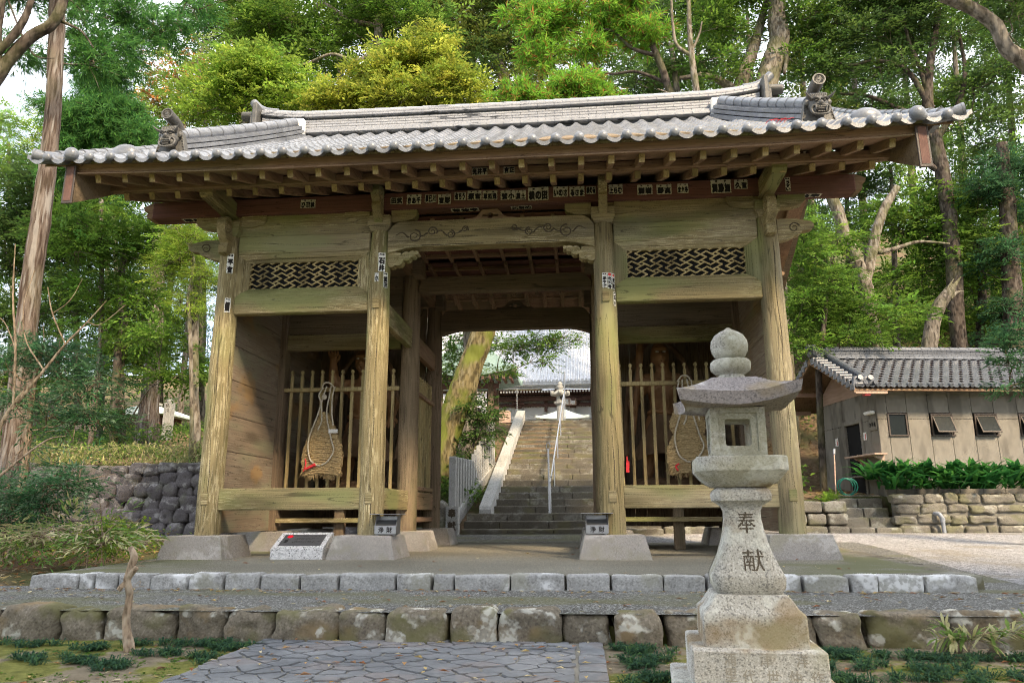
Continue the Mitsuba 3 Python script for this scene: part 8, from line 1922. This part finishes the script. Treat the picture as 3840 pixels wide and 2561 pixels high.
make_tree('forest_tree', 'sixth from the left of the dense leafy trees in the wood behind the boulder wall', 'tree', [(-18.63, 26.58, 5.61, 0.174), (-19.15, 26.58, 10.41, 0.155), (-19.76, 26.58, 15.49, 0.123), (-20.22, 26.58, 18.96, 0.088)], 'grey_bark', [(-19.72, 26.46, 19.24, 1.88, 1.32, 1.16), (-18.53, 24.77, 15.34, 1.58, 1.11, 1.33), (-20.06, 28.38, 14.36, 1.81, 1.27, 1.48), (-19.17, 25.51, 10.39, 1.65, 1.15, 1.11), (-17.72, 25.22, 7.83, 1.3, 0.95, 1.36)], P_GREEN, 0.180, 145, style='broad', dens=0.75, csize=0.95, twig=1, flat=0.8, group='trees of the wood at left')
make_tree('forest_tree', 'first from the left of the pale trees in the far wood at left', 'tree', [(-34.85, 32.14, 12.18, 0.169), (-35.88, 32.14, 18.17, 0.145), (-37.2, 32.14, 25.52, 0.09)], 'pale_bark', [(-37.99, 32.14, 27.03, 1.84, 1.29, 1.21), (-36.87, 32.14, 24.32, 1.86, 1.3, 1.26)], P_BRIGHT, 0.200, 160, style='broad', dens=0.5, csize=0.90, twig=3, flat=0.8, group='pale trees on the far side of the wood')
make_tree('forest_tree', 'second from the left of the pale trees in the far wood at left', 'tree', [(-31.82, 32.48, 12.19, 0.169), (-32.75, 32.48, 18.18, 0.145), (-33.95, 32.48, 25.53, 0.09)], 'pale_bark', [(-34.47, 32.48, 26.6, 2.01, 1.41, 1.12), (-34.52, 32.48, 24.44, 1.55, 1.08, 1.28)], P_LIME, 0.200, 161, style='broad', dens=0.5, csize=0.90, twig=3, flat=0.8, group='pale trees on the far side of the wood')
make_tree('forest_tree', 'third from the left of the pale trees in the far wood at left', 'tree', [(-28.16, 31.92, 11.95, 0.166), (-28.98, 31.92, 17.83, 0.142), (-30.04, 31.92, 25.03, 0.088)], 'pale_bark', [(-30.56, 31.92, 26.39, 1.53, 1.07, 1.11), (-30.66, 31.92, 23.85, 1.8, 1.26, 1.1)], P_BRIGHT, 0.200, 162, style='broad', dens=0.5, csize=0.90, twig=3, flat=0.8, group='pale trees on the far side of the wood')
make_tree('forest_tree', 'fourth from the left of the pale trees in the far wood at left', 'tree', [(-22.2, 27.37, 10.68, 0.147), (-22.84, 27.37, 15.9, 0.126), (-23.68, 27.37, 22.3, 0.078)], 'pale_bark', [(-23.48, 27.37, 23.55, 1.42, 0.99, 1.0), (-23.8, 27.37, 21.51, 1.52, 1.06, 0.99)], P_LIME, 0.200, 163, style='broad', dens=0.5, csize=0.90, twig=3, flat=0.8, group='pale trees on the far side of the wood')
make_tree('forest_tree', 'fifth from the left of the pale trees in the far wood at left', 'tree', [(-21.61, 31.51, 11.68, 0.162), (-22.23, 31.51, 17.42, 0.139), (-23.03, 31.51, 24.46, 0.086)], 'pale_bark', [(-22.98, 31.51, 25.03, 1.82, 1.27, 1.23), (-22.79, 31.51, 23.25, 1.9, 1.33, 1.19)], P_BRIGHT, 0.200, 164, style='broad', dens=0.5, csize=0.90, twig=3, flat=0.8, group='pale trees on the far side of the wood')
make_tree('forest_tree', 'first from the left of the leafy trees high on the slope above the lavatory', 'tree', [(12.64, 25.73, 8.04, 0.172), (12.9, 25.73, 12.08, 0.143), (13.13, 25.73, 15.84, 0.113), (13.24, 25.73, 18.28, 0.08)], 'grey_bark', [(13.54, 25.26, 18.52, 1.51, 1.06, 1.29), (13.0, 26.43, 17.68, 1.49, 1.04, 1.13), (12.18, 23.84, 14.21, 1.68, 1.18, 1.13), (12.79, 27.52, 13.11, 1.6, 1.12, 1.34), (12.55, 25.05, 9.94, 1.51, 1.06, 1.08)], P_GREEN, 0.170, 180, style='broad', dens=0.75, csize=0.90, twig=1, flat=0.8, group='trees of the slope at right')
make_tree('forest_tree', 'second from the left of the leafy trees high on the slope above the lavatory', 'tree', [(13.08, 20.98, 7.04, 0.149), (13.35, 20.98, 10.54, 0.124), (13.59, 20.98, 13.8, 0.098), (13.71, 20.98, 15.91, 0.069)], 'grey_bark', [(14.22, 21.4, 17.12, 1.7, 1.19, 0.99), (13.76, 20.7, 14.88, 1.54, 1.08, 1.0), (12.79, 19.67, 12.14, 1.22, 0.85, 1.0), (12.73, 20.95, 10.38, 1.22, 0.85, 0.99), (12.14, 19.81, 8.65, 1.48, 1.04, 1.01)], P_DARK, 0.170, 181, style='broad', dens=0.75, csize=0.90, twig=1, flat=0.8, group='trees of the slope at right')
make_tree('forest_tree', 'third from the left of the leafy trees high on the slope above the lavatory', 'tree', [(14.62, 20.2, 6.84, 0.145), (14.93, 20.2, 10.24, 0.12), (15.21, 20.2, 13.4, 0.095), (15.35, 20.2, 15.45, 0.067)], 'grey_bark', [(15.08, 19.06, 15.52, 1.52, 1.06, 0.94), (15.53, 21.2, 14.97, 1.46, 1.02, 0.99), (15.39, 21.56, 12.87, 1.3, 0.91, 1.17), (15.79, 21.52, 10.52, 1.35, 0.94, 0.91), (15.03, 21.07, 9.0, 1.21, 0.85, 0.88)], P_BRIGHT, 0.170, 182, style='broad', dens=0.75, csize=0.90, twig=1, flat=0.8, group='trees of the slope at right')
make_tree('forest_tree', 'fourth from the left of the leafy trees high on the slope above the lavatory', 'tree', [(18.64, 24.78, 7.7, 0.165), (19.04, 24.78, 11.57, 0.137), (19.4, 24.78, 15.17, 0.108), (19.6, 24.78, 17.5, 0.077)], 'dark_bark', [(19.26, 23.14, 17.42, 1.5, 1.05, 1.11), (19.36, 25.26, 16.1, 1.38, 0.97, 1.19), (19.71, 24.83, 14.35, 1.65, 1.15, 1.16), (19.5, 25.93, 11.87, 1.68, 1.18, 1.13), (18.01, 23.36, 8.61, 1.48, 1.04, 0.92)], P_GREEN, 0.170, 183, style='broad', dens=0.75, csize=0.90, twig=1, flat=0.8, group='trees of the slope at right')
make_tree('forest_tree', 'fifth from the left of the leafy trees high on the slope above the lavatory', 'tree', [(19.29, 22.18, 7.14, 0.152), (19.7, 22.18, 10.72, 0.127), (20.08, 22.18, 14.04, 0.099), (20.29, 22.18, 16.19, 0.071)], 'grey_bark', [(19.58, 20.49, 15.82, 1.4, 0.98, 0.95), (20.23, 23.04, 15.43, 1.53, 1.07, 1.16), (18.68, 20.46, 11.74, 1.25, 0.88, 1.04), (20.29, 22.93, 10.76, 1.67, 1.17, 1.16), (19.7, 22.24, 8.48, 1.45, 1.01, 0.92)], P_DARK, 0.170, 184, style='broad', dens=0.75, csize=0.90, twig=1, flat=0.8, group='trees of the slope at right')
make_tree('forest_tree', 'sixth from the left of the leafy trees high on the slope above the lavatory', 'tree', [(20.73, 21.43, 6.96, 0.148), (21.18, 21.43, 10.43, 0.123), (21.59, 21.43, 13.66, 0.097), (21.81, 21.43, 15.75, 0.069)], 'grey_bark', [(22.24, 21.0, 16.09, 1.35, 0.94, 0.87), (21.61, 21.89, 14.53, 1.63, 1.14, 1.16), (21.86, 22.3, 13.15, 1.53, 1.07, 1.05), (20.34, 20.5, 9.79, 1.2, 0.84, 0.91), (21.5, 22.5, 8.34, 1.24, 0.87, 1.05)], P_BRIGHT, 0.170, 185, style='broad', dens=0.75, csize=0.90, twig=1, flat=0.8, group='trees of the slope at right')
make_tree('forest_tree', 'first from the left of the trees behind the main hall', 'tree', [(-8.73, 44.0, 9.6, 0.233), (-8.8, 44.0, 14.4, 0.203), (-8.87, 44.0, 18.65, 0.138)], 'grey_bark', [(-8.84, 44.0, 16.51, 2.05, 1.43, 1.71), (-8.11, 44.0, 14.03, 1.69, 1.18, 1.01), (-9.57, 44.0, 18.68, 1.72, 1.2, 1.38)], P_GREEN, 0.280, 200, style='broad', dens=0.8, csize=1.30, twig=1, flat=0.8, group='trees behind the main hall')
make_tree('forest_tree', 'second from the left of the trees behind the main hall', 'tree', [(-4.38, 44.0, 9.52, 0.231), (-4.38, 44.0, 14.28, 0.202), (-4.37, 44.0, 18.5, 0.137)], 'grey_bark', [(-4.37, 44.0, 16.38, 2.03, 1.42, 1.7), (-3.7, 44.0, 13.92, 1.68, 1.18, 1.01), (-5.06, 44.0, 18.53, 1.71, 1.2, 1.37)], P_GREEN, 0.280, 201, style='broad', dens=0.8, csize=1.30, twig=1, flat=0.8, group='trees behind the main hall')
make_tree('forest_tree', 'third from the left of the trees behind the main hall', 'tree', [(-0.1, 44.0, 9.44, 0.229), (-0.01, 44.0, 14.16, 0.2), (0.07, 44.0, 18.36, 0.136)], 'grey_bark', [(0.03, 44.0, 16.24, 2.02, 1.41, 1.68), (0.65, 44.0, 13.8, 1.67, 1.17, 1.0), (-0.61, 44.0, 18.38, 1.7, 1.19, 1.36)], P_GREEN, 0.280, 202, style='broad', dens=0.8, csize=1.30, twig=1, flat=0.8, group='trees behind the main hall')
make_tree('forest_tree', 'fourth from the left of the trees behind the main hall', 'tree', [(3.8, 44.0, 9.37, 0.228), (3.96, 44.0, 14.06, 0.199), (4.11, 44.0, 18.22, 0.135)], 'grey_bark', [(4.03, 44.0, 16.12, 2.01, 1.41, 1.67), (4.61, 44.0, 13.7, 1.66, 1.16, 0.99), (3.44, 44.0, 18.25, 1.69, 1.18, 1.35)], P_GREEN, 0.280, 203, style='broad', dens=0.8, csize=1.30, twig=1, flat=0.8, group='trees behind the main hall')
make_tree('evergreen_shrub', 'tall long leaved evergreen shrub in front of the cedar trunk', 'shrub', [(-7.92, 0.6, 0.07, 0.071), (-7.92, 0.6, 0.86, 0.061), (-7.91, 0.6, 1.58, 0.055), (-7.96, 0.6, 2.69, 0.045), (-7.91, 0.6, 3.45, 0.03)], 'stem_wood', [(-7.76, 0.6, 3.21, 0.6, 0.42, 0.34), (-7.06, 0.6, 2.75, 0.45, 0.32, 0.3), (-8.04, 0.6, 2.46, 0.45, 0.32, 0.33), (-7.38, 0.6, 2.23, 0.52, 0.36, 0.29), (-8.4, 0.6, 3.23, 0.3, 0.27, 0.38), (-6.84, 0.6, 2.22, 0.29, 0.2, 0.22), (-7.63, 0.6, 3.44, 0.38, 0.27, 0.19), (-7.95, 0.6, 1.87, 0.37, 0.26, 0.22)], P_POD, 0.120, 301, style='narrow', dens=1.0, csize=0.33, twig=4, flat=0.5, group=None)
make_tree('evergreen_shrub', 'low spreading long leaved shrub at the foot of the cedar', 'shrub', [(-7.13, -0.6, 0.34, 0.029), (-7.12, -0.6, 0.65, 0.023), (-7.03, -0.6, 0.97, 0.019)], 'stem_wood', [(-6.96, -0.6, 0.97, 0.45, 0.32, 0.19), (-6.42, -0.6, 1.03, 0.32, 0.22, 0.16), (-6.97, -0.6, 0.59, 0.39, 0.27, 0.19), (-6.51, -0.6, 0.71, 0.29, 0.2, 0.16), (-6.17, -0.6, 1.22, 0.26, 0.18, 0.13)], P_POD, 0.120, 302, style='narrow', dens=1.0, csize=0.33, twig=4, flat=0.5, group=None)
make_tree('bamboo_shrub', 'pale edged bamboo shrub at the left side of the platform', 'shrub', [(-5.26, -1.4, 0.05, 0.009), (-5.27, -1.4, 0.3, 0.009), (-5.27, -1.4, 0.59, 0.006)], 'stem_wood', [(-5.62, -1.4, 0.36, 0.41, 0.29, 0.21), (-5.18, -1.4, 0.33, 0.35, 0.24, 0.23), (-5.98, -1.4, 0.28, 0.29, 0.2, 0.18), (-5.46, -1.4, 0.59, 0.3, 0.21, 0.15)], VAR_MIX, 0.150, 303, style='narrow', dens=0.7, csize=0.30, twig=4, flat=0.5, group=None)
make_tree('upright_shrub', 'yellow green leafy shrub with upright stems beside the left footing', 'shrub', [(-5.28, -1.0, 0.03, 0.009), (-5.26, -1.0, 0.29, 0.009), (-5.25, -1.0, 0.59, 0.006)], 'stem_wood', [(-5.26, -1.0, 0.41, 0.31, 0.22, 0.21), (-5.03, -1.0, 0.35, 0.21, 0.15, 0.21), (-5.46, -1.0, 0.17, 0.24, 0.17, 0.12)], P_LIME, 0.075, 304, style='broad', dens=0.6, csize=0.22, twig=4, flat=0.5, group=None)
make_tree('bare_shrub', 'bare tan twigs spreading across the left edge', 'shrub', [(-6.75, -1.5, 1.66, 0.027), (-6.57, -1.5, 2.14, 0.024), (-6.43, -1.5, 2.33, 0.025)], 'stem_wood', [], P_POD, 0.120, 305, style='narrow', dens=1.0, csize=0.33, twig=4, flat=0.5, group=None)
_k = 'bare_shrub'
limb(_k, [(-6.51, -1.5, 2.17), (-6.18, -1.5, 2.63), (-5.91, -1.5, 3.0), (-5.62, -1.5, 3.32), (-5.37, -1.5, 3.63)], [0.024, 0.018, 0.015, 0.012, 0.006], 'stem_wood', name='twig', seed=0)
limb(_k, [(-6.56, -1.5, 2.08), (-6.66, -1.5, 2.96), (-6.82, -1.5, 3.74), (-6.91, -1.5, 4.55)], [0.018, 0.016, 0.013, 0.006], 'stem_wood', name='twig', seed=1)
limb(_k, [(-5.91, -1.5, 3.0), (-6.17, -1.5, 3.46), (-6.3, -1.5, 3.86)], [0.012, 0.009, 0.006], 'stem_wood', name='twig', seed=2)
limb(_k, [(-6.18, -1.5, 2.63), (-6.52, -1.5, 3.08), (-6.63, -1.5, 3.6), (-6.54, -1.5, 4.13)], [0.012, 0.009, 0.006, 0.005], 'stem_wood', name='twig', seed=3)
limb(_k, [(-5.62, -1.5, 3.32), (-5.42, -1.5, 3.28), (-5.07, -1.5, 3.56)], [0.009, 0.006, 0.005], 'stem_wood', name='twig', seed=4)
limb(_k, [(-6.66, -1.5, 1.12), (-6.32, -1.5, 1.41), (-5.98, -1.5, 1.65), (-5.73, -1.5, 1.7)], [0.021, 0.015, 0.012, 0.006], 'stem_wood', name='twig', seed=5)
limb(_k, [(-6.66, -1.5, 2.96), (-6.89, -1.5, 3.35), (-7.12, -1.5, 3.49)], [0.009, 0.006, 0.006], 'stem_wood', name='twig', seed=6)
limb(_k, [(-6.17, -1.5, 3.46), (-5.93, -1.5, 3.65), (-5.78, -1.5, 3.97)], [0.006, 0.006, 0.003], 'stem_wood', name='twig', seed=7)
make_tree('shade_tree', 'first broad evergreen standing behind the viewpoint', 'tree', [(4,-19,-0.5,0.35),(3.5,-18,6.25,0.25),(3,-17,12.5,0.12)], 'grey_bark', [(3,-17,12.5,4.5,4.5,2.6)], P_GREEN, 0.30, 400, dens=1.3, csize=1.5, twig=0, group='trees behind the viewpoint')
make_tree('shade_tree', 'second broad evergreen standing behind the viewpoint', 'tree', [(10,-22,-0.5,0.35),(9.5,-21,7.5,0.25),(9,-20,15,0.12)], 'grey_bark', [(9,-20,15,5,5,2.6)], P_GREEN, 0.30, 401, dens=1.3, csize=1.5, twig=0, group='trees behind the viewpoint')
make_tree('shade_tree', 'third broad evergreen standing behind the viewpoint', 'tree', [(-2,-20,-0.5,0.35),(-2.5,-19,6.5,0.25),(-3,-18,13,0.12)], 'grey_bark', [(-3,-18,13,4.5,4.5,2.6)], P_GREEN, 0.30, 402, dens=1.3, csize=1.5, twig=0, group='trees behind the viewpoint')
make_tree('shade_tree', 'fourth broad evergreen standing behind the viewpoint', 'tree', [(15,-19,-0.5,0.35),(14.5,-18,6.5,0.25),(14,-17,13,0.12)], 'grey_bark', [(14,-17,13,3.5,3.5,2.6)], P_GREEN, 0.30, 403, dens=1.3, csize=1.5, twig=0, group='trees behind the viewpoint')
make_tree('shade_tree', 'fifth broad evergreen standing behind the viewpoint', 'tree', [(7,-27,-0.5,0.35),(6.5,-26,10.0,0.25),(6,-25,20,0.12)], 'grey_bark', [(6,-25,20,5,5,2.6)], P_GREEN, 0.30, 404, dens=1.3, csize=1.5, twig=0, group='trees behind the viewpoint')
make_tree('shade_tree', 'sixth broad evergreen standing behind the viewpoint', 'tree', [(0,-29,-0.5,0.35),(-0.5,-28,9.5,0.25),(-1,-27,19,0.12)], 'grey_bark', [(-1,-27,19,5,5,2.6)], P_GREEN, 0.30, 405, dens=1.3, csize=1.5, twig=0, group='trees behind the viewpoint')
# ---------------------------------------------------------------- shrubs, ground cover, grass
def scatter_plant(key_or_none, pts, N, L, W, pal, seed, up=0.5, bsdf='leaf', bend=0.3, out=0.7):
    r = np.random.default_rng(seed); V, Fc, Cc, nv = [], [], [], 0
    for p in pts:
        a = r.uniform(0, 2 * np.pi, N); el = r.uniform(up - 0.35, up + 0.35, N)
        d = np.stack([np.cos(a) * out, np.sin(a) * out, el], 1)
        c = np.asarray(p) + np.stack([r.normal(0, 0.02, N), r.normal(0, 0.02, N), np.zeros(N)], 1)
        LL = L * r.uniform(0.6, 1.15, N)
        v, f = arching(c, d, LL, W * r.uniform(0.8, 1.2, N), bend)
        V.append(v); Fc.append(f + nv); nv += len(v)
        col = np.repeat(np.clip(np.asarray(pal)[r.integers(0, len(pal), N)] * (1 + 0.2 * r.normal(0, 1, (N, 1))), 0.01, 0.7), 6, 0); Cc.append(col)
    return np.vstack(V), np.vstack(Fc), np.vstack(Cc)


def arching(c, d, L, W, bend):
    """Strap leaf of two bent segments: 6 vertices, 4 triangles."""
    d = d / np.linalg.norm(d, axis=1, keepdims=True); s = np.cross(d, [0, 0, 1.0]); s /= np.linalg.norm(s, axis=1, keepdims=True) + 1e-9
    L = L[:, None]; W = W[:, None]
    m = c + d * L * 0.5; t = m + (d * np.array([1, 1, 1.0]) + np.array([0, 0, -1.0]) * bend * 2) * L * 0.5
    v = np.stack([c - s * W * 0.15, c + s * W * 0.15, m + s * W * 0.5, m - s * W * 0.5, m + (t - m) * 0.55 + s * W * 0.34, t], 1)
    v2 = m + (t - m) * 0.55 - s * W * 0.34
    v[:, 4] = m + (t - m) * 0.5 + s * W * 0.36
    v = v.reshape(-1, 3); k = np.arange(len(c))[:, None] * 6
    f = np.stack([k + [[0, 1, 2]], k + [[0, 2, 3]], k + [[3, 2, 4]], k + [[3, 4, 5]]], 1).reshape(-1, 3)
    return v, f


rg = np.random.default_rng(99)
# dwarf lilyturf tufts on the moss
pts = []
def tuft(x, y, n=1, sx=0.12, sy=0.06):
    for _ in range(n):
        xx, yy = x + rg.normal(0, sx), y + rg.normal(0, sy); pts.append((xx, yy, float(ground_z(xx, yy)) - 0.005))
for x, y, n, sx, sy in ((-2.95, -5.35, 6, .18, .05), (-2.45, -5.45, 7, .12, .05), (-2.2, -5.25, 4, .08, .04), (-1.85, -5.22, 4, .08, .03), (-1.55, -5.2, 10, .14, .05), (-1.38, -5.35, 8, .07, .06), (-2.55, -5.85, 6, .14, .05), (-2.15, -5.95, 9, .12, .05), (-1.85, -6.05, 8, .09, .05), (-1.75, -5.6, 6, .1, .05), (-1.45, -5.75, 5, .08, .05), (-3.3, -5.5, 5, .12, .06),
                       (1.68, -5.25, 12, .10, .06), (1.75, -5.7, 12, .10, .09), (1.7, -6.2, 10, .09, .1), (2.95, -5.30, 12, .2, .05), (3.3, -5.4, 12, .22, .05), (3.8, -5.45, 12, .2, .05), (4.3, -5.5, 8, .2, .05), (3.0, -5.75, 12, .2, .05), (3.7, -5.8, 10, .25, .06), (2.95, -6.1, 10, .12, .06), (3.4, -6.15, 10, .25, .06), (4.0, -6.0, 8, .25, .06)):
    tuft(x, y, n, sx, sy)
v, f, c = scatter_plant(None, pts, 40, 0.14, 0.009, [(0.055, 0.115, 0.066), (0.07, 0.14, 0.076), (0.045, 0.09, 0.058), (0.09, 0.17, 0.065)], 1, up=0.75, bend=0.42)
solo('lilyturf_grass', (v, f), 'leaf', 'tufts of dark blue green lilyturf on the mossy ground', 'grass', kind='stuff', color=c)
# small clover-like weeds
pts = []
for _ in range(420):
    x = rg.choice([rg.uniform(-3.6, -1.2), rg.uniform(1.5, 4.4)]); y = rg.uniform(-6.6, -5.1); pts.append((x, y, float(ground_z(x, y))))
v, f, c = scatter_plant(None, pts, 6, 0.03, 0.016, [(0.09, 0.17, 0.03), (0.13, 0.21, 0.04), (0.06, 0.13, 0.03)], 2, up=0.35, bend=0.3)
solo('small_weeds', (v, f), 'leaf', 'scattered low weeds in the moss', 'weeds', kind='stuff', color=c)

# variegated dwarf bamboo in front of the field stones at right, with two round stones
VAR = VAR_MIX
ORD = 'first second third fourth fifth sixth seventh eighth ninth tenth eleventh twelfth thirteenth fourteenth fifteenth sixteenth seventeenth eighteenth'.split()
for i, (x, y, lab) in enumerate(((4.05, -5.28, 'variegated dwarf bamboo beside the two round stones'), (4.85, -5.25, 'variegated dwarf bamboo at the right edge of the photo'))):
    k = thing('dwarf_bamboo', lab, 'plant', 'dwarf bamboo plants in front of the stone step')
    r = np.random.default_rng(40 + i); st_, cs = [], []
    for q in range(9):
        a = np.array([x + r.normal(0, 0.10), y + r.normal(0, 0.05), -0.38]); b = a + [r.uniform(-0.32, 0.36), r.uniform(-0.16, 0.05), r.uniform(0.10, 0.27)]
        s = spline([a, (a + b) / 2 + [0, 0, 0.07], b], 4); st_.append(tube(s, 0.003, 5, False)); cs += [(s[j], s[min(j + 1, len(s) - 1)] - s[j - 1]) for j in range(3, len(s)) for _ in range(3)]
    put('stems', join(st_), 'stem_wood', k, kind='stuff')
    P = np.array([q[0] for q in cs]); D = np.array([q[1] / np.linalg.norm(q[1]) for q in cs]) + r.normal(0, 0.55, (len(cs), 3)) + [0, 0, 0.1]
    v, f = arching(P, D, 0.135 * r.uniform(0.7, 1.2, len(P)), 0.026 * r.uniform(0.8, 1.2, len(P)), 0.22)
    put('leaves', (v, f), 'leaf', k, color=np.repeat(np.array(VAR)[r.integers(0, 4, len(P))], 6, 0), kind='stuff')
solo('round_stone', blob((3.93, -5.26, -0.31), (0.085, 0.07, 0.075), 3, 1, 0.10, 3), 'step_rock', 'round mossy stone under the dwarf bamboo, left of two', 'stone', smooth=True)
solo('round_stone', blob((4.22, -5.36, -0.36), (0.10, 0.07, 0.065), 3, 1, 0.12, 8), 'step_rock', 'round mossy stone under the dwarf bamboo, right of two', 'stone', smooth=True)

# glossy broad leaved plants behind the low wall at right
ASP = [(0.035, 0.140, 0.035), (0.05, 0.19, 0.042), (0.026, 0.10, 0.030), (0.075, 0.22, 0.045)]
n = 0
r = np.random.default_rng(61)
for row, (y, z) in enumerate(((8.72, 1.22), (9.15, 1.48))):
    for x in np.arange(9.2 - 0.2 * row, 14.6, 0.42):
        n += 1
        k = thing('aspidistra_plant', ORD[int(round((x - 9.2 + 0.2 * row) / 0.42))] + ' clump from left in the ' + ('front', 'back')[row] + ' row of glossy plants behind low wall', 'plant', 'glossy leafy plants behind the low wall')
        c0 = np.array([x + r.uniform(-0.1, 0.1), y + r.uniform(-0.08, 0.08) + 0.10 * (x - 9) * 0.0, z - 0.05]); N = 34
        a = r.uniform(0, 2 * np.pi, N); el = r.uniform(0.35, 1.5, N)
        D = np.stack([np.cos(a), np.sin(a) - 0.15, el], 1)
        v, f = arching(c0 + np.stack([r.normal(0, 0.09, N), r.normal(0, 0.07, N), 0 * a], 1), D, r.uniform(0.65, 1.1, N), r.uniform(0.09, 0.14, N), 0.27)
        put('leaves', (v, f), 'gloss_leaf', k, color=np.repeat(np.array(ASP)[r.integers(0, 4, N)] * r.uniform(0.8, 1.25, (N, 1)), 6, 0), kind='stuff')
for i, (x, y, z) in enumerate(((7.55, 8.75, 0.85), (7.75, 9.1, 0.95), (8.0, 9.5, 1.0))):
    k = thing('leafy_plant', ('nearest', 'middle', 'farthest')[i] + ' of the three leafy plants beside the rough garden steps', 'plant', 'leafy plants beside the garden steps'); N = 40
    a = r.uniform(0, 2 * np.pi, N); D = np.stack([np.cos(a), np.sin(a), r.uniform(0.3, 1.2, N)], 1)
    v, f = arching(np.array([x, y, z - 0.05]) + r.normal(0, 0.05, (N, 3)), D, r.uniform(0.3, 0.6, N), r.uniform(0.03, 0.06, N), 0.38)
    put('leaves', (v, f), 'leaf', k, color=np.repeat(np.array(P_BRIGHT + P_GREEN)[r.integers(0, 6, N)], 6, 0), kind='stuff')

# variegated bamboo hedge on top of the boulder wall
r = np.random.default_rng(71); N = 5200
x = r.uniform(-14.5, -3.6, N); y = 8.15 + 1.2 * r.uniform(0, 1, N)
top = 1.95 + 0.62 * np.clip((y - 8.1) / 0.45, 0.2, 1) * (0.85 + 0.3 * meshkit.noise(np.stack([x * 1.3, y, x * 0], -1), 3))
z = 1.80 + (top - 1.80) * r.uniform(0.1, 1, N) ** 0.5
D = np.stack([r.normal(0, 1, N), r.normal(-0.4, 0.8, N), r.normal(0.15, 0.45, N)], 1)
v, f = arching(np.stack([x, y, z], 1), D, r.uniform(0.14, 0.26, N), r.uniform(0.028, 0.045, N), 0.25)
solo('bamboo_grass_hedge', (v, f), 'leaf', 'low hedge of pale edged bamboo grass on top of the boulder wall', 'hedge', kind='stuff', color=np.repeat(np.array([(0.50, 0.46, 0.22), (0.34, 0.36, 0.13), (0.15, 0.24, 0.06), (0.58, 0.53, 0.29), (0.20, 0.28, 0.08)])[r.integers(0, 5, N)] * r.uniform(0.8, 1.15, (N, 1)), 6, 0))

# undergrowth on the banks and slopes
def cover(name, label, n, xr, yr, hmax, L, pal, seed, mask=None):
    r = np.random.default_rng(seed); x = r.uniform(*xr, n); y = r.uniform(*yr, n)
    den = meshkit.fbm(np.stack([x * 0.55, y * 0.55, x * 0], -1), 3, seed); keep = den > 0.40
    if mask is not None:
        keep &= mask(x, y)
    x, y, den = x[keep], y[keep], den[keep]; N = len(x)
    z = ground_z(x, y) + hmax * np.clip((den - 0.38) * 3.2, 0.1, 1) * r.uniform(0.05, 1, N) ** 0.6
    d = np.stack([r.normal(0, 1, N), r.normal(-0.2, 1, N), r.normal(0, 0.5, N)], 1); nn = r.normal(0, 0.4, (N, 3)) + [0, -0.25, 1]
    LL = L * r.uniform(0.6, 1.4, N); v, f = leaf_mesh(np.stack([x, y, z], 1), d, nn, LL, LL * 0.45, 0.2, 0.1)
    c = np.asarray(pal)[r.integers(0, len(pal), N)] * (1 + 0.2 * r.normal(0, 1, (N, 1)))
    solo(name, (v, f), 'leaf', label, 'undergrowth', kind='stuff', color=np.repeat(np.clip(c, 0.01, 0.6), 4, 0))


cover('undergrowth', 'green undergrowth on the bank behind the hedge at left', 52000, (-34, -3.2), (9.2, 40), 0.75, 0.13, P_GREEN + P_DARK, 81)
cover('undergrowth', 'green undergrowth on the steep slope right of the gate', 40000, (4.2, 26), (9.0, 30), 1.1, 0.17, P_GREEN + P_DARK, 82, lambda x, y: ~((x > 7.6) & (x < 17) & (y < 14.0)))
cover('undergrowth', 'low green plants at the foot of the leaning mossy trunk', 9000, (-4.6, -1.35), (9.0, 16.5), 0.7, 0.11, P_GREEN + P_DARK, 83)
cover('undergrowth', 'weeds and low shrubs on the soil left of the platform', 5200, (-10.5, -5.6), (-2.2, 4.5), 0.40, 0.07, P_GREEN + P_LIME + [(0.25, 0.17, 0.09)], 84)
# leaf litter on the soil at left and the slope at right
r = np.random.default_rng(85); parts = []
N = 9000; x = np.r_[r.uniform(-11, -4.7, 3000), r.uniform(7.6, 13, 3500), r.uniform(-10, -4, 2500)]; y = np.r_[r.uniform(-2.7, 6, 3000), r.uniform(10, 17, 3500), r.uniform(9, 15, 2500)]
z = ground_z(x, y) + 0.03; d = np.stack([r.normal(0, 1, N), r.normal(0, 1, N), r.normal(0, 0.15, N)], 1); LL = r.uniform(0.06, 0.13, N)
v, f = leaf_mesh(np.stack([x, y, z], 1), d, np.tile([0, 0, 1.0], (N, 1)) + r.normal(0, 0.2, (N, 3)), LL, LL * 0.4)
solo('leaf_litter', (v, f), 'litter', 'brown leaf litter on the soil under the trees', 'leaves', kind='stuff', color=np.repeat(pal[r.integers(0, 5, N)] * r.uniform(0.5, 1.1, (N, 1)), 4, 0))

# long leaved shrubs in front of the cedar at the left edge
def px_shrub(name, label, stems, crowns, seed, **kw):
    return make_tree(name, label, 'shrub', stems, 'stem_wood', crowns, P_POD, 0.13, seed, style='narrow', **kw)
